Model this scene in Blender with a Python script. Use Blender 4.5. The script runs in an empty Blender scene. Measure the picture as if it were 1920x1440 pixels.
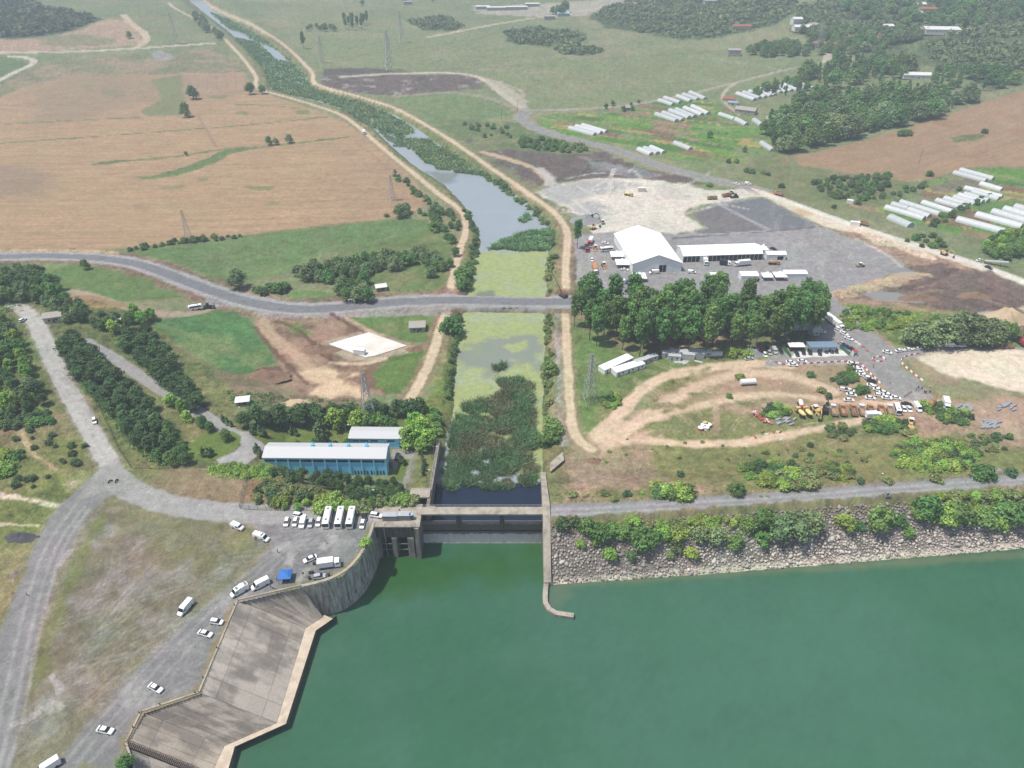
import bpy,bmesh,math,random
import numpy as np
from mathutils import Vector,Matrix,Euler
R=math.radians
scene=bpy.context.scene
COL=scene.collection
random.seed(11)
RNG=np.random.RandomState(7)
# camera, sky, sun, exposure
CAMH,PITCH,FPX=182.0,35.0,1331.0
cam_d=bpy.data.cameras.new('camera')
cam=bpy.data.objects.new('camera',cam_d)
COL.objects.link(cam)
cam.location=(0,0,CAMH)
cam.rotation_euler=(R(90-PITCH),0,0)
cam_d.sensor_width=36.0
cam_d.lens=36.0*FPX/1920.0
cam_d.clip_start=1.0
cam_d.clip_end=30000.0
scene.camera=cam
SUN_DIR=Vector((0.40,0.09,-1.0)).normalized()
world=bpy.data.worlds.new('World')
scene.world=world
world.use_nodes=True
wn=world.node_tree.nodes
sky=wn.new('ShaderNodeTexSky')
sky.sky_type='NISHITA'
sky.sun_disc=False
sky.sun_elevation=math.asin(-SUN_DIR.z)
sky.sun_rotation=math.atan2(-SUN_DIR.x,-SUN_DIR.y)
sky.air_density,sky.dust_density,sky.ozone_density=1.2,2.0,1.0
world.node_tree.links.new(sky.outputs[0],wn['Background'].inputs[0])
wn['Background'].inputs[1].default_value=0.13
sun_d=bpy.data.lights.new('sun','SUN')
sun_d.energy=4.6
sun_d.angle=R(0.5)
sun_d.color=(1.0,0.955,0.88)
sun=bpy.data.objects.new('sun',sun_d)
COL.objects.link(sun)
sun.location=(-200,100,400)
sun.rotation_euler=SUN_DIR.to_track_quat('-Z','Y').to_euler()
scene.view_settings.view_transform='Standard'
scene.view_settings.look='None'
scene.view_settings.gamma=1.0
scene.view_settings.exposure=0.0
scene.cycles.max_bounces=5
scene.cycles.diffuse_bounces=2
scene.cycles.glossy_bounces=2
scene.cycles.transmission_bounces=2
scene.cycles.transparent_max_bounces=6
scene.cycles.volume_bounces=0
scene.cycles.use_denoising=True
# numbers
KALB=0.555
def lin(c):
 c=c/255.0
 return c/12.92 if c<=0.04045 else((c+0.055)/1.055)**2.4
def C(r,g,b,k=1.0):
 """base colour of a surface that shows this sRGB colour in full sun"""
 k=k*KALB*(1+.28*min(1,max(0,((r+g+b)/3-145)/60)))
 return(lin(r)*k,lin(g)*k,lin(b)*k)
def hash01(ix,iy,s):
 n=(ix.astype(np.int64)*374761393+iy.astype(np.int64)*668265263+s*974711)&0xffffffff
 n=((n^(n>>13))*1274126177)&0xffffffff
 n=((n^(n>>15))*2246822519)&0xffffffff
 return((n^(n>>16))&0xffff)/65535.0
def vnoise(x,y,s=0):
 x=np.asarray(x,dtype=float);y=np.asarray(y,dtype=float)
 fx=np.floor(x);fy=np.floor(y)
 tx=x-fx;ty=y-fy
 tx=tx*tx*(3-2*tx);ty=ty*ty*(3-2*ty)
 a=hash01(fx,fy,s);b=hash01(fx+1,fy,s);c=hash01(fx,fy+1,s);d=hash01(fx+1,fy+1,s)
 return((a*(1-tx)+b*tx)*(1-ty)+(c*(1-tx)+d*tx)*ty)*2-1
def fbm(x,y,scale,octv=3,s=0):
 x=np.asarray(x,dtype=float);y=np.asarray(y,dtype=float)
 r=0.0;a=1.0;t=0.0;f=1.0/scale
 for o in range(octv):
  ca,sa=math.cos(o*1.1+0.5),math.sin(o*1.1+0.5)
  r=r+a*vnoise((x*ca-y*sa)*f+o*17.3,(x*sa+y*ca)*f-o*9.1,s+o*31)
  t+=a;a*=0.55;f*=2.1
 return r/t
def sstep(a,b,x):
 t=np.clip((x-a)/(b-a),0,1)
 return t*t*(3-2*t)
def ray(u,v):
 cx=(np.asarray(u,float)-960.0)/FPX;cy=(np.asarray(v,float)-720.0)/FPX
 c,s=math.cos(R(PITCH)),math.sin(R(PITCH))
 return cx,c-cy*s,-s-cy*c
def onplane(u,v,z):
 dx,dy,dz=ray(u,v)
 t=(z-CAMH)/dz
 return dx*t,dy*t
def sd_poly(px,py,poly):
 """signed distance to a closed polygon, positive inside"""
 d2=np.full(px.shape,1e18);ins=np.zeros(px.shape,bool)
 n=len(poly)
 for i in range(n):
  ax,ay=poly[i];bx,by=poly[(i+1)%n]
  ex,ey=bx-ax,by-ay
  wx,wy=px-ax,py-ay
  t=np.clip((wx*ex+wy*ey)/(ex*ex+ey*ey+1e-12),0,1)
  d2=np.minimum(d2,(wx-t*ex)**2+(wy-t*ey)**2)
  c=((ay<=py)&(by>py))|((by<=py)&(ay>py))
  if ey!=0:
   ins^=c&(px<ax+(py-ay)/ey*ex)
 d=np.sqrt(d2)
 return np.where(ins,d,-d)
def d_line(px,py,pts):
 d2=np.full(px.shape,1e18);lat=np.zeros(px.shape)
 for i in range(len(pts)-1):
  ax,ay=pts[i];bx,by=pts[i+1]
  ex,ey=bx-ax,by-ay
  wx,wy=px-ax,py-ay
  t=np.clip((wx*ex+wy*ey)/(ex*ex+ey*ey+1e-12),0,1)
  q=(wx-t*ex)**2+(wy-t*ey)**2
  side=(ex*wy-ey*wx)/math.sqrt(ex*ex+ey*ey+1e-12)
  m=q<d2
  d2=np.where(m,q,d2);lat=np.where(m,side,lat)
 return np.sqrt(d2),lat
def smooth_pts(pts,it=2):
 for _ in range(it):
  o=[pts[0]]
  for a,b in zip(pts[:-1],pts[1:]):
   o+=[(a[0]*.75+b[0]*.25,a[1]*.75+b[1]*.25),(a[0]*.25+b[0]*.75,a[1]*.25+b[1]*.75)]
  pts=o+[pts[-1]]
 return pts
 # levels and terrain
ZR,ZP,ZC=-16.0,-8.0,-11.0
PIERX=12.2
CANAL_PX=[(345,-6),(390,30),(430,60),(465,95),(495,130),(505,152),(508,168),(540,179),(600,193),(640,206),(700,241),(730,271),(770,306),(800,326),(830,345),(860,375),(880,398),(895,430),(901,458),(893,478),(880,540),(875,560),(867,590),(860,640),(855,700),(850,745),(846,780),(838,815),(830,850),(815,905),(796,960),(782,1030),(1022,1030),(1021,940),(1018,880),(1018,840),(1019,780),(1020,700),(1022,640),(1023,590),(1023,555),(1028,475),(1040,440),(1022,415),(1000,390),(975,370),(940,350),(905,325),(850,290),(775,236),(740,215),(700,200),(640,181),(585,166),(572,142),(545,115),(520,95),(500,76),(450,46),(400,20),(375,-6)]
CANAL=[tuple(float(q)for q in onplane(u,v,ZC))for u,v in CANAL_PX]
CAUSEWAY=[tuple(float(q)for q in onplane(u,v,ZP))for u,v in[(700,570),(780,565),(860,563),(960,565),(1080,566)]]
def zt(x,y):
 x=np.asarray(x,float);y=np.asarray(y,float)
 y0=np.interp(x,[-300,-150,-100,-88,-60,-28,12,60,160,300],[215,205,201,198,184.5,184.5,187,189,200,216])
 y1=np.interp(x,[-300,-150,-112,-90,-60,-28,12,60,160,300],[380,350,290,214,198,198,213,217,228,246])
 t=np.clip((y-y0)/(y1-y0),0,1)
 t=t*t*(3-2*t)*0.6+t*0.4
 z=ZP*t
 far=sstep(230,420,y)
 z=z+far*0.5*fbm(x,y,60,2,3)
 z=z+10*sstep(-150,-230,x)*sstep(210,280,y)*(1-sstep(330,480,y))
 z=z+36*np.exp(-(((x+900)/330)**2+((y-1450)/380)**2))
 z=z+42*np.exp(-(((x-620)/420)**2+((y-1560)/430)**2))
 z=z+26*sstep(260,700,x)*sstep(420,620,y)*(1-0.0*y)
 m=(y>170)&(x>-900)&(x<140)
 if np.any(m):
  xs,ys,zs=x[m]if x.ndim else x.reshape(1),y[m]if y.ndim else y.reshape(1),z[m]if z.ndim else np.asarray(z).reshape(1)
  sd=sd_poly(xs,ys,CANAL)
  sd=sd+0.8*fbm(xs,ys,7,2,5)*sstep(215,235,ys)
  zc=ZC+0.1+np.clip(-sd,-3.0,30)*(0.6+6.0*(1-sstep(203,222,ys)))
  dc,_=d_line(xs,ys,CAUSEWAY)
  fill=sstep(9.5,5.5,dc)
  zc=zc*(1-fill)+zs*fill
  zs=np.minimum(zs,zc)
  if z.ndim:
   z=z.copy();z[m]=zs
  else:
   z=zs[0]
 yn=np.interp(x,[12,70,160,300],[178.6,183.5,192.5,206])
 sl=-(yn-1.2-y)*1.0
 z=np.where((x>PIERX)&(y<yn-1.2),np.maximum(sl,-20.0),z)
 return z
def P(u,v,z=None):
 """ground point seen at photo pixel (u, v)"""
 if z is not None:
  x,y=onplane(u,v,z)
  return Vector((float(x),float(y),z))
 zz=ZP if v<900 else 0.0
 for _ in range(40):
  x,y=onplane(u,v,zz)
  zn=float(zt(np.array([float(x)]),np.array([float(y)]))[0])
  if abs(zn-zz)<0.005:
   break
  zz=zz*0.4+zn*0.6
 return Vector((float(x),float(y),zz))
def W(pts,z=None):
 return[tuple(P(u,v,z)[:2])for u,v in pts]
 # objects
def tag(o,label,cat,group=None):
 o['label']=label;o['category']=cat
 if group:o['group']=group
 return o
def kind(o,k):
 o['kind']=k
 return o
def link(name,me,parent=None):
 o=bpy.data.objects.new(name,me)
 COL.objects.link(o)
 if parent is not None:o.parent=parent
 return o
def empty(name,loc=(0,0,0),rz=0.0,sc=1.0):
 o=bpy.data.objects.new(name,None)
 COL.objects.link(o)
 o.empty_display_size=0.5
 o.location=loc;o.rotation_euler=(0,0,rz);o.scale=(sc,sc,sc)if not isinstance(sc,tuple)else sc
 return o
KIDS={}
def part(name,me,parent):
 o=link(name,me,parent)
 KIDS.setdefault(parent.name,[]).append(o)
 return o
def copy_tree(o,parent=None):
 c=o.copy()
 COL.objects.link(c)
 if parent is not None:
  c.parent=parent
  KIDS.setdefault(parent.name,[]).append(c)
 for ch in list(KIDS.get(o.name,[])):
  copy_tree(ch,c)
 return c
class MB:
 """collects shapes and builds ONE mesh"""
 def __init__(self):
  self.v,self.f,self.mi=[],[],[]
  self.m=0
 def add(self,vs,fs):
  b=len(self.v)
  self.v+=[tuple(p)for p in vs]
  self.f+=[tuple(b+i for i in f)for f in fs]
  self.mi+=[self.m]*len(fs)
  return self
 def box(self,c,s,rz=0.0,taper=1.0):
  x,y,z=(k/2 for k in s)
  vs=[]
  ca,sa=math.cos(rz),math.sin(rz)
  for dz,k in((-z,1.0),(z,taper)):
   for dx,dy in((-x,-y),(x,-y),(x,y),(-x,y)):
    vs.append((c[0]+(dx*ca-dy*sa)*k,c[1]+(dx*sa+dy*ca)*k,c[2]+dz))
  return self.add(vs,[(3,2,1,0),(4,5,6,7),(0,1,5,4),(1,2,6,5),(2,3,7,6),(3,0,4,7)])
 def bar(self,a,b,r,n=4,r2=None):
  a,b=Vector(a),Vector(b)
  d=(b-a).normalized()
  up=Vector((0,0,1))if abs(d.z)<0.95 else Vector((1,0,0))
  s=d.cross(up).normalized();t=s.cross(d)
  r2=r if r2 is None else r2
  vs=[]
  for p,q in((a,r),(b,r2)):
   for i in range(n):
    w=2*math.pi*(i+0.5)/n
    vs.append(p+s*(q*math.cos(w))+t*(q*math.sin(w)))
  fs=[(i,(i+1)%n,n+(i+1)%n,n+i)for i in range(n)]
  fs+=[tuple(reversed(range(n))),tuple(range(n,2*n))]
  return self.add(vs,fs)
 def cyl(self,c,r,h,n=10,axis='z',r2=None):
  c=Vector(c)
  d={'x':Vector((1,0,0)),'y':Vector((0,1,0)),'z':Vector((0,0,1))}[axis]
  return self.bar(c-d*h/2,c+d*h/2,r,n,r2)
 def loft(self,secs,cap=True):
  n=len(secs[0])
  vs=[p for s in secs for p in s]
  fs=[]
  for k in range(len(secs)-1):
   for i in range(n):
    j=(i+1)%n
    fs.append((k*n+i,k*n+j,(k+1)*n+j,(k+1)*n+i))
  if cap:
   fs.append(tuple(reversed(range(n))))
   fs.append(tuple(range((len(secs)-1)*n,len(secs)*n)))
  return self.add(vs,fs)
 def prism(self,poly,z0,z1):
  n=len(poly)
  a=sum(poly[i][0]*poly[(i+1)%n][1]-poly[(i+1)%n][0]*poly[i][1]for i in range(n))
  if a<0:poly=list(reversed(poly))
  vs=[(p[0],p[1],z0 if not callable(z0)else z0(p))for p in poly]+[(p[0],p[1],z1 if not callable(z1)else z1(p))for p in poly]
  fs=[tuple(reversed(range(n))),tuple(range(n,2*n))]+[(i,(i+1)%n,n+(i+1)%n,n+i)for i in range(n)]
  return self.add(vs,fs)
 def mesh(self,name,mats,smooth=False):
  me=bpy.data.meshes.new(name)
  me.from_pydata([tuple(p)for p in self.v],[],self.f)
  for m in(mats if isinstance(mats,(list,tuple))else[mats]):
   me.materials.append(m)
  if self.f:
   me.polygons.foreach_set('material_index',self.mi)
   if smooth:me.polygons.foreach_set('use_smooth',[True]*len(self.f))
  me.update()
  return me
 def build(self,name,mats,parent=None,smooth=False):
  me=self.mesh(name,mats,smooth)
  return part(name,me,parent)if parent is not None else link(name,me)
def np_mesh(name,co,quads,mat,col=None,smooth=False):
 me=bpy.data.meshes.new(name)
 n,q=len(co),len(quads)
 k=quads.shape[1]
 me.vertices.add(n)
 me.vertices.foreach_set('co',np.ascontiguousarray(co,dtype=np.float32).ravel())
 me.loops.add(q*k)
 me.loops.foreach_set('vertex_index',np.ascontiguousarray(quads,dtype=np.int32).ravel())
 me.polygons.add(q)
 me.polygons.foreach_set('loop_start',np.arange(0,q*k,k,dtype=np.int32))
 if smooth:me.polygons.foreach_set('use_smooth',np.ones(q,bool))
 me.update(calc_edges=True)
 if col is not None:
  a=me.color_attributes.new('tint','FLOAT_COLOR','POINT')
  c4=np.ones((n,4),np.float32);c4[:,:3]=col
  a.data.foreach_set('color',c4.ravel())
 me.materials.append(mat)
 return me
 # materials
MATS={}
def nodes_of(name):
 m=bpy.data.materials.new(name)
 m.use_nodes=True
 nt=m.node_tree
 return m,nt,nt.nodes,nt.links,nt.nodes['Principled BSDF']
def noise_node(N,L,scale,detail=3.0,coord='Object',rough=0.6,warp=None):
 tc=N.new('ShaderNodeTexCoord')
 nz=N.new('ShaderNodeTexNoise')
 nz.inputs['Scale'].default_value=scale
 nz.inputs['Detail'].default_value=detail
 nz.inputs['Roughness'].default_value=rough
 if warp:
  mp=N.new('ShaderNodeMapping');mp.inputs['Scale'].default_value=warp
  L.new(tc.outputs[coord],mp.inputs[0]);L.new(mp.outputs[0],nz.inputs['Vector'])
 else:
  L.new(tc.outputs[coord],nz.inputs['Vector'])
 return nz
def ramp(N,L,src,stops):
 r=N.new('ShaderNodeValToRGB')
 el=r.color_ramp.elements
 while len(el)<len(stops):el.new(0.5)
 for e,(p,c)in zip(el,stops):
  e.position=p;e.color=(*c,1.0)if len(c)==3 else c
 L.new(src,r.inputs[0])
 return r
def mixc(N,L,fac,a,b,mode='MIX'):
 m=N.new('ShaderNodeMix');m.data_type='RGBA';m.blend_type=mode
 for s,v in((0,fac),(6,a),(7,b)):
  if hasattr(v,'is_linked')or hasattr(v,'links'):L.new(v,m.inputs[s])
  elif s==0:m.inputs[0].default_value=v
  else:m.inputs[s].default_value=(*v,1.0)
 return m.outputs[2]
def mat(name,col,rough=0.6,metal=0.0,var=0.12,scale=2.0,bump=0.0,spec=0.4,per_object=0.0,coord='Object',dirt=None):
 if name in MATS:return MATS[name]
 m,nt,N,L,b=nodes_of(name)
 nz=noise_node(N,L,scale,4.0,coord)
 r=ramp(N,L,nz.outputs[0],[(0.3,tuple(c*(1-var)for c in col)),(0.7,tuple(min(1,c*(1+var))for c in col))])
 out=r.outputs[0]
 if dirt:
  n2=noise_node(N,L,scale*0.35,5.0,coord)
  k=ramp(N,L,n2.outputs[0],[(0.45,(0,0,0)),(0.7,(1,1,1))])
  out=mixc(N,L,k.outputs[0],out,dirt)
 if per_object:
  oi=N.new('ShaderNodeObjectInfo')
  mr=N.new('ShaderNodeMapRange');mr.inputs[3].default_value=1-per_object;mr.inputs[4].default_value=1+per_object
  L.new(oi.outputs['Random'],mr.inputs[0])
  hs=N.new('ShaderNodeHueSaturation');L.new(mr.outputs[0],hs.inputs['Value']);L.new(out,hs.inputs['Color'])
  out=hs.outputs[0]
 L.new(out,b.inputs['Base Color'])
 b.inputs['Roughness'].default_value=rough
 b.inputs['Metallic'].default_value=metal
 b.inputs['Specular IOR Level'].default_value=spec
 if bump:
  bp=N.new('ShaderNodeBump');bp.inputs['Strength'].default_value=bump;bp.inputs['Distance'].default_value=0.1
  L.new(nz.outputs[0],bp.inputs['Height']);L.new(bp.outputs[0],b.inputs['Normal'])
 MATS[name]=m
 return m
def ground_mat():
 m,nt,N,L,b=nodes_of('ground_surface')
 at=N.new('ShaderNodeAttribute');at.attribute_name='tint'
 n1=noise_node(N,L,1.3,4.0,'Object',0.75)
 n2=noise_node(N,L,0.35,4.0,'Object',0.65)
 a=N.new('ShaderNodeMath');a.operation='ADD';L.new(n1.outputs[0],a.inputs[0]);L.new(n2.outputs[0],a.inputs[1])
 r=ramp(N,L,a.outputs[0],[(0.0,(0.62,)*3),(1.0,(1.0,)*3)])
 r.color_ramp.elements[0].position=0.25
 mr=N.new('ShaderNodeMapRange');mr.inputs[1].default_value=0.55;mr.inputs[2].default_value=1.45;mr.inputs[3].default_value=0.66;mr.inputs[4].default_value=1.34
 L.new(a.outputs[0],mr.inputs[0])
 hs=N.new('ShaderNodeHueSaturation');L.new(at.outputs['Color'],hs.inputs['Color']);L.new(mr.outputs[0],hs.inputs['Value'])
 N.remove(r)
 L.new(hs.outputs[0],b.inputs['Base Color'])
 b.inputs['Roughness'].default_value=0.95
 b.inputs['Specular IOR Level'].default_value=0.15
 bp=N.new('ShaderNodeBump');bp.inputs['Strength'].default_value=0.5;bp.inputs['Distance'].default_value=0.25
 L.new(a.outputs[0],bp.inputs['Height']);L.new(bp.outputs[0],b.inputs['Normal'])
 return m
def water_mat(name,rough,bump,scale,spec=0.5):
 m,nt,N,L,b=nodes_of(name)
 at=N.new('ShaderNodeAttribute');at.attribute_name='tint'
 L.new(at.outputs['Color'],b.inputs['Base Color'])
 b.inputs['Roughness'].default_value=rough
 b.inputs['IOR'].default_value=1.33
 b.inputs['Specular IOR Level'].default_value=spec
 nz=noise_node(N,L,scale,3.0)
 bp=N.new('ShaderNodeBump');bp.inputs['Strength'].default_value=bump;bp.inputs['Distance'].default_value=0.1
 L.new(nz.outputs[0],bp.inputs['Height']);L.new(bp.outputs[0],b.inputs['Normal'])
 return m
HAZE=0.00027
# the ground: one sheet, painted region by region, cut into its named surfaces
us=np.concatenate([np.arange(-520,-20,14.0),np.arange(-20,1940,2.1),np.arange(1940,2450,14.0)])
vs=np.concatenate([[-190,-178,-165,-150,-135,-120,-105,-90,-75,-60,-48,-36,-26,-18,-10,-4],np.arange(0,1445,2.1),np.arange(1450,1700,12.0)])
NU,NV=len(us),len(vs)
UU,VV=np.meshgrid(us,vs)
GX,GY=onplane(UU,VV,-4.0)
GX,GY=GX.ravel(),GY.ravel()
class Painter:
 def __init__(self,x,y):
  self.x,self.y=x,y
  self.col=np.zeros((len(x),3));self.cls=np.zeros(len(x),np.int16)
  self.names=['ground']
 def _apply(self,idx,al,col,name,var,vsc,col2,c2,streak,seed):
  x,y=self.x[idx],self.y[idx]
  c=np.array(col)[None,:]*np.ones((len(idx),1))
  if col2 is not None:
   m=sstep(0.15-c2[1],0.15+c2[1],fbm(x,y,c2[0],4,seed+5)+c2[2])
   c=c*(1-m[:,None])+np.array(col2)[None,:]*m[:,None]
  if var:
   c=c*(1+var*fbm(x,y,vsc,4,seed+1)+var*0.7*fbm(x,y,vsc*6,2,seed+2))[:,None]
  if streak:
   ang,wd,ln,amp=streak
   ca,sa=math.cos(ang),math.sin(ang)
   p,q=x*ca+y*sa,-x*sa+y*ca
   c=c*(1+amp*fbm(p/ln,q/wd,1.0,3,seed+3))[:,None]
  a=al[:,None]
  self.col[idx]=self.col[idx]*(1-a)+np.clip(c,0.002,0.9)*a
  if name:
   if name not in self.names:self.names.append(name)
   self.cls[idx[al>0.5]]=self.names.index(name)
 def base(self,col,**k):
  idx=np.arange(len(self.x))
  self._apply(idx,np.ones(len(idx)),col,None,k.get('var',.1),k.get('vsc',6),k.get('col2'),k.get('c2',(40,.2,0)),None,1)
 def poly(self,pts,col,name=None,soft=0.5,warp=0.6,wsc=4.0,al=1.0,var=0.10,vsc=5.0,col2=None,c2=(15,.2,0),streak=None,seed=0,z=None,world=False,grow=0.0):
  w=pts if world else W(pts,z)
  a=np.array(w)
  mg=soft+warp*2+abs(grow)+1
  idx=np.nonzero((self.x>a[:,0].min()-mg)&(self.x<a[:,0].max()+mg)&(self.y>a[:,1].min()-mg)&(self.y<a[:,1].max()+mg))[0]
  if not len(idx):return
  x,y=self.x[idx],self.y[idx]
  sd=sd_poly(x,y,w)+grow
  if warp:sd=sd+warp*2*fbm(x,y,wsc,3,seed+40)
  t=sstep(-soft,soft,sd)*al
  k=t>0.004
  self._apply(idx[k],t[k],col,name,var,vsc,col2,c2,streak,seed)
 def line(self,pts,wd,col,name=None,soft=0.4,warp=0.3,wsc=4.0,al=1.0,var=0.08,vsc=4.0,col2=None,c2=(12,.2,0),seed=0,ruts=None,smooth=2,z=None,world=False,streak=None):
  w=pts if world else W(smooth_pts(pts,smooth),z)
  a=np.array(w)
  mg=wd+soft+warp*2+1
  idx=np.nonzero((self.x>a[:,0].min()-mg)&(self.x<a[:,0].max()+mg)&(self.y>a[:,1].min()-mg)&(self.y<a[:,1].max()+mg))[0]
  if not len(idx):return
  d,lat=d_line(self.x[idx],self.y[idx],w)
  k=d<mg
  idx,d,lat=idx[k],d[k],lat[k]
  if not len(idx):return
  x,y=self.x[idx],self.y[idx]
  sd=wd/2-d+(warp*2*fbm(x,y,wsc,3,seed+41)if warp else 0)
  t=sstep(-soft,soft,sd)*al
  k=t>0.004
  self._apply(idx[k],t[k],col,name,var,vsc,col2,c2,streak,seed)
  if ruts:
   amp,sp,w2=ruts
   q=np.exp(-((np.abs(lat[k])-sp)/w2)**2)
   self.col[idx[k]]*=(1+amp*q*t[k])[:,None]
 def tracks(self,n,box,ln,col,al,wd,seed):
  """wheel tracks: wandering pairs of thin lines inside a pixel box"""
  rs=np.random.RandomState(seed)
  for i in range(n):
   p=P(rs.uniform(box[0],box[2]),rs.uniform(box[1],box[3]))
   a=rs.uniform(0,math.pi)if len(box)<5 else box[4]+rs.normal(0,.35)
   k=rs.normal(0,.02)
   pts=[(p.x,p.y)]
   for s in range(12):
    a+=k*ln/12
    pts.append((pts[-1][0]+math.cos(a)*ln/12,pts[-1][1]+math.sin(a)*ln/12))
   for o in(-0.9,0.9):
    q=[(x-math.sin(a)*o,y+math.cos(a)*o)for x,y in pts]
    self.line(q,wd,col,None,0.3,0.15,3,al,0.05,world=True,seed=seed+i)
g=Painter(GX,GY)
G1=C(146,155,108)
g.base(C(140,152,108),var=.10,vsc=9,col2=C(160,160,120),c2=(90,.35,0))
FAR_SCRUB=C(92,112,78)
g.poly([(560,40),(900,60),(1380,80),(1500,110),(1400,160),(1250,190),(990,210),(880,140),(640,140),(545,70)],C(146,156,112),'grassland',8,6,30,1,.06,14,C(158,160,122),(60,.3,-.1),seed=3)
g.poly([(1100,28),(1130,12),(1190,-6),(1480,-12),(1500,20),(1440,50),(1350,70),(1280,75),(1200,62),(1130,50)],C(84,104,66),'scrub_hill',4,6,22,1,.22,6,C(120,134,88),(20,.25,-.25),seed=4)
g.poly([(1500,10),(1920,-20),(1990,130),(1860,170),(1760,130),(1600,95),(1480,60)],C(110,126,84),'scrub_hill',4,8,30,1,.2,7,C(80,98,66),(26,.2,0.05),seed=5)
g.poly([(0,-14),(62,-10),(192,36),(166,49),(92,66),(0,74),(-120,80),(-160,0)],C(80,98,70),'scrub_hill',3,5,20,1,.2,8,C(112,124,82),(40,.2,-.2),seed=6)
for pl in([(945,62),(1000,50),(1090,60),(1095,80),(1030,88),(960,82)],[(765,40),(830,28),(870,50),(840,60),(790,55)],[(1040,92),(1080,82),(1130,95),(1110,105),(1060,102)],[(1730,90),(1810,78),(1920,92),(1920,132),(1820,130),(1740,112)]):
 g.poly(pl,C(92,112,76),None,3,8,14,.85,.2,6,seed=7)
g.poly([(885,12),(950,10),(1120,0),(1240,-8),(1180,12),(1100,30),(1000,32),(900,26)],C(190,182,168),'quarry_ground',3,5,15,.8,.12,8,seed=8)
g.line([(800,70),(870,57),(930,45),(1000,34),(1060,26)],9,C(205,190,165),'dirt_road',2,1,12)
g.line([(1060,26),(1140,12),(1280,-4),(1400,-20)],10,C(200,188,170),'dirt_road',2,1,12)
g.poly([(560,5),(700,-4),(880,-6),(880,6),(700,16),(600,18)],C(150,160,115),None,5,4,30,.6)
for ln_ in([(640,108),(760,92),(880,78),(930,62)],[(760,135),(900,128),(1100,112),(1350,96)],[(640,12),(800,8),(1000,4)]):
 g.line(ln_,5,C(118,126,92),None,3,2,12,.5)
g.poly([(-120,72),(30,74),(100,72),(160,52),(200,36),(232,38),(262,62),(276,84),(160,92),(50,97),(-120,104)],C(192,165,138),'stubble_field',3,3,14,1,.06,10,seed=9)
g.poly([(90,70),(160,62),(215,74),(210,84),(120,88),(80,84)],C(146,150,112),None,4,4,14,.8)
g.line([(-200,101),(0,99),(150,97),(300,88),(400,81)],11,C(205,192,172),'dirt_road',1.5,.8,10)
g.line([(232,28),(245,45),(270,60),(277,75),(262,86)],11,C(210,190,160),'dirt_road',1.5,.8,10)
g.poly([(-60,108),(20,108),(48,116),(54,126),(20,142),(-60,175)],C(118,142,92),'green_field',2,1.5,10,1,.08,8)
g.line([(-60,176),(0,150),(30,134),(60,122),(66,114),(52,108),(20,106)],8,C(208,200,186),'dirt_road',1,.5,8)
g.poly([(0,155),(40,140),(70,118),(150,108),(310,100),(420,88),(455,130),(460,138),(330,142),(140,140),(60,158),(0,182)],C(148,146,112),None,6,8,25,.8,.12,10,C(182,156,130),(35,.2,-.1),seed=10)
g.poly([(282,98),(300,92),(330,108),(315,114),(290,112)],C(170,168,164),None,2,2,8,.9)
WHEAT=C(192,162,126)
big=[(-260,215),(0,182),(60,158),(140,139),(300,141),(345,137),(460,136),(470,165),(500,177),(560,195),(612,214),(650,232),(690,257),(740,298),(804,369),(806,380),(782,397),(740,409),(640,419),(500,436),(400,446),(330,456),(240,464),(195,471),(0,473),(-260,480)]
g.poly(big,WHEAT,'wheat_field',.8,.8,6,1,.05,14,C(180,152,126),(160,.5,-.2),streak=(0.06,1.5,80,.20),seed=12)
g.poly([(60,158),(140,139),(300,141),(460,136),(470,165),(440,180),(300,190),(60,230)],C(168,150,124),None,14,10,40,.55,.08,10,C(150,150,112),(30,.2,-.25),seed=13)
for pl,cc,al in(([(282,150),(340,140),(348,195),(340,217),(280,219),(262,210),(300,186),(296,165)],(140,150,104),.85),([(345,140),(455,137),(462,170),(350,176)],(188,158,132),.7),([(190,165),(240,170),(235,182),(195,180)],(146,146,108),.5),([(440,208),(470,210),(465,216),(440,214)],(128,146,96),.8),([(555,207),(580,206),(578,214),(558,215)],(120,146,88),.8),([(455,348),(512,350),(500,356),(470,355)],(122,142,84),.7),([(300,350),(345,348),(335,354),(305,355)],(140,146,104),.6),([(505,376),(530,378),(522,386),(503,383)],(126,144,84),.7),([(365,334),(395,333),(385,340),(368,339)],(128,144,88),.7),([(390,180),(432,178),(420,185),(395,185)],(132,146,98),.7),([(255,384),(280,385),(275,395),(252,392)],(168,142,118),.5)):
 g.poly(pl,C(*cc),None,1.5,2,8,al,.1,5)
g.poly([(-40,310),(60,312),(112,338),(70,365),(-40,378)],C(166,144,124),None,12,6,30,.7)
for ln_,wd in(([(-40,270),(0,269),(215,253),(400,240),(520,229),(612,219)],4.0),([(10,232),(215,222),(280,219)],3.0),([(178,308),(215,303),(300,297),(370,288),(425,278),(480,276)],5.0),([(430,286),(480,277),(540,271),(650,257)],4.5),([(400,198),(480,196),(560,203)],2.0)):
 g.line(ln_,wd,C(124,140,92),'grass_strip',1.2,1.2,8,.95,.14,5)
g.poly([(255,332),(290,330),(330,318),(385,298),(420,282),(470,275),(430,290),(405,305),(370,318),(320,332),(275,336)],C(116,138,84),'grass_strip',1,1.5,7,1,.16,4)
g.poly([(180,306),(220,300),(235,302),(200,309)],C(112,130,82),'grass_strip',1,1,7,1,.16,4)
g.line([(372,218),(388,245),(405,275)],2.5,C(170,140,116),None,1,.4,6,.7)
for k in range(15):
 v0=292+k*12
 g.line([(-60,v0+3),(250,v0-2),(520,v0-14),(780,v0-40)],1.1,C(158,134,112),None,.7,.25,9,.4)
for k in range(6):
 g.line([(-60,196+k*13),(200,190+k*12),(420,186+k*9)],1.1,C(158,134,112),None,.7,.3,9,.35)
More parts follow.
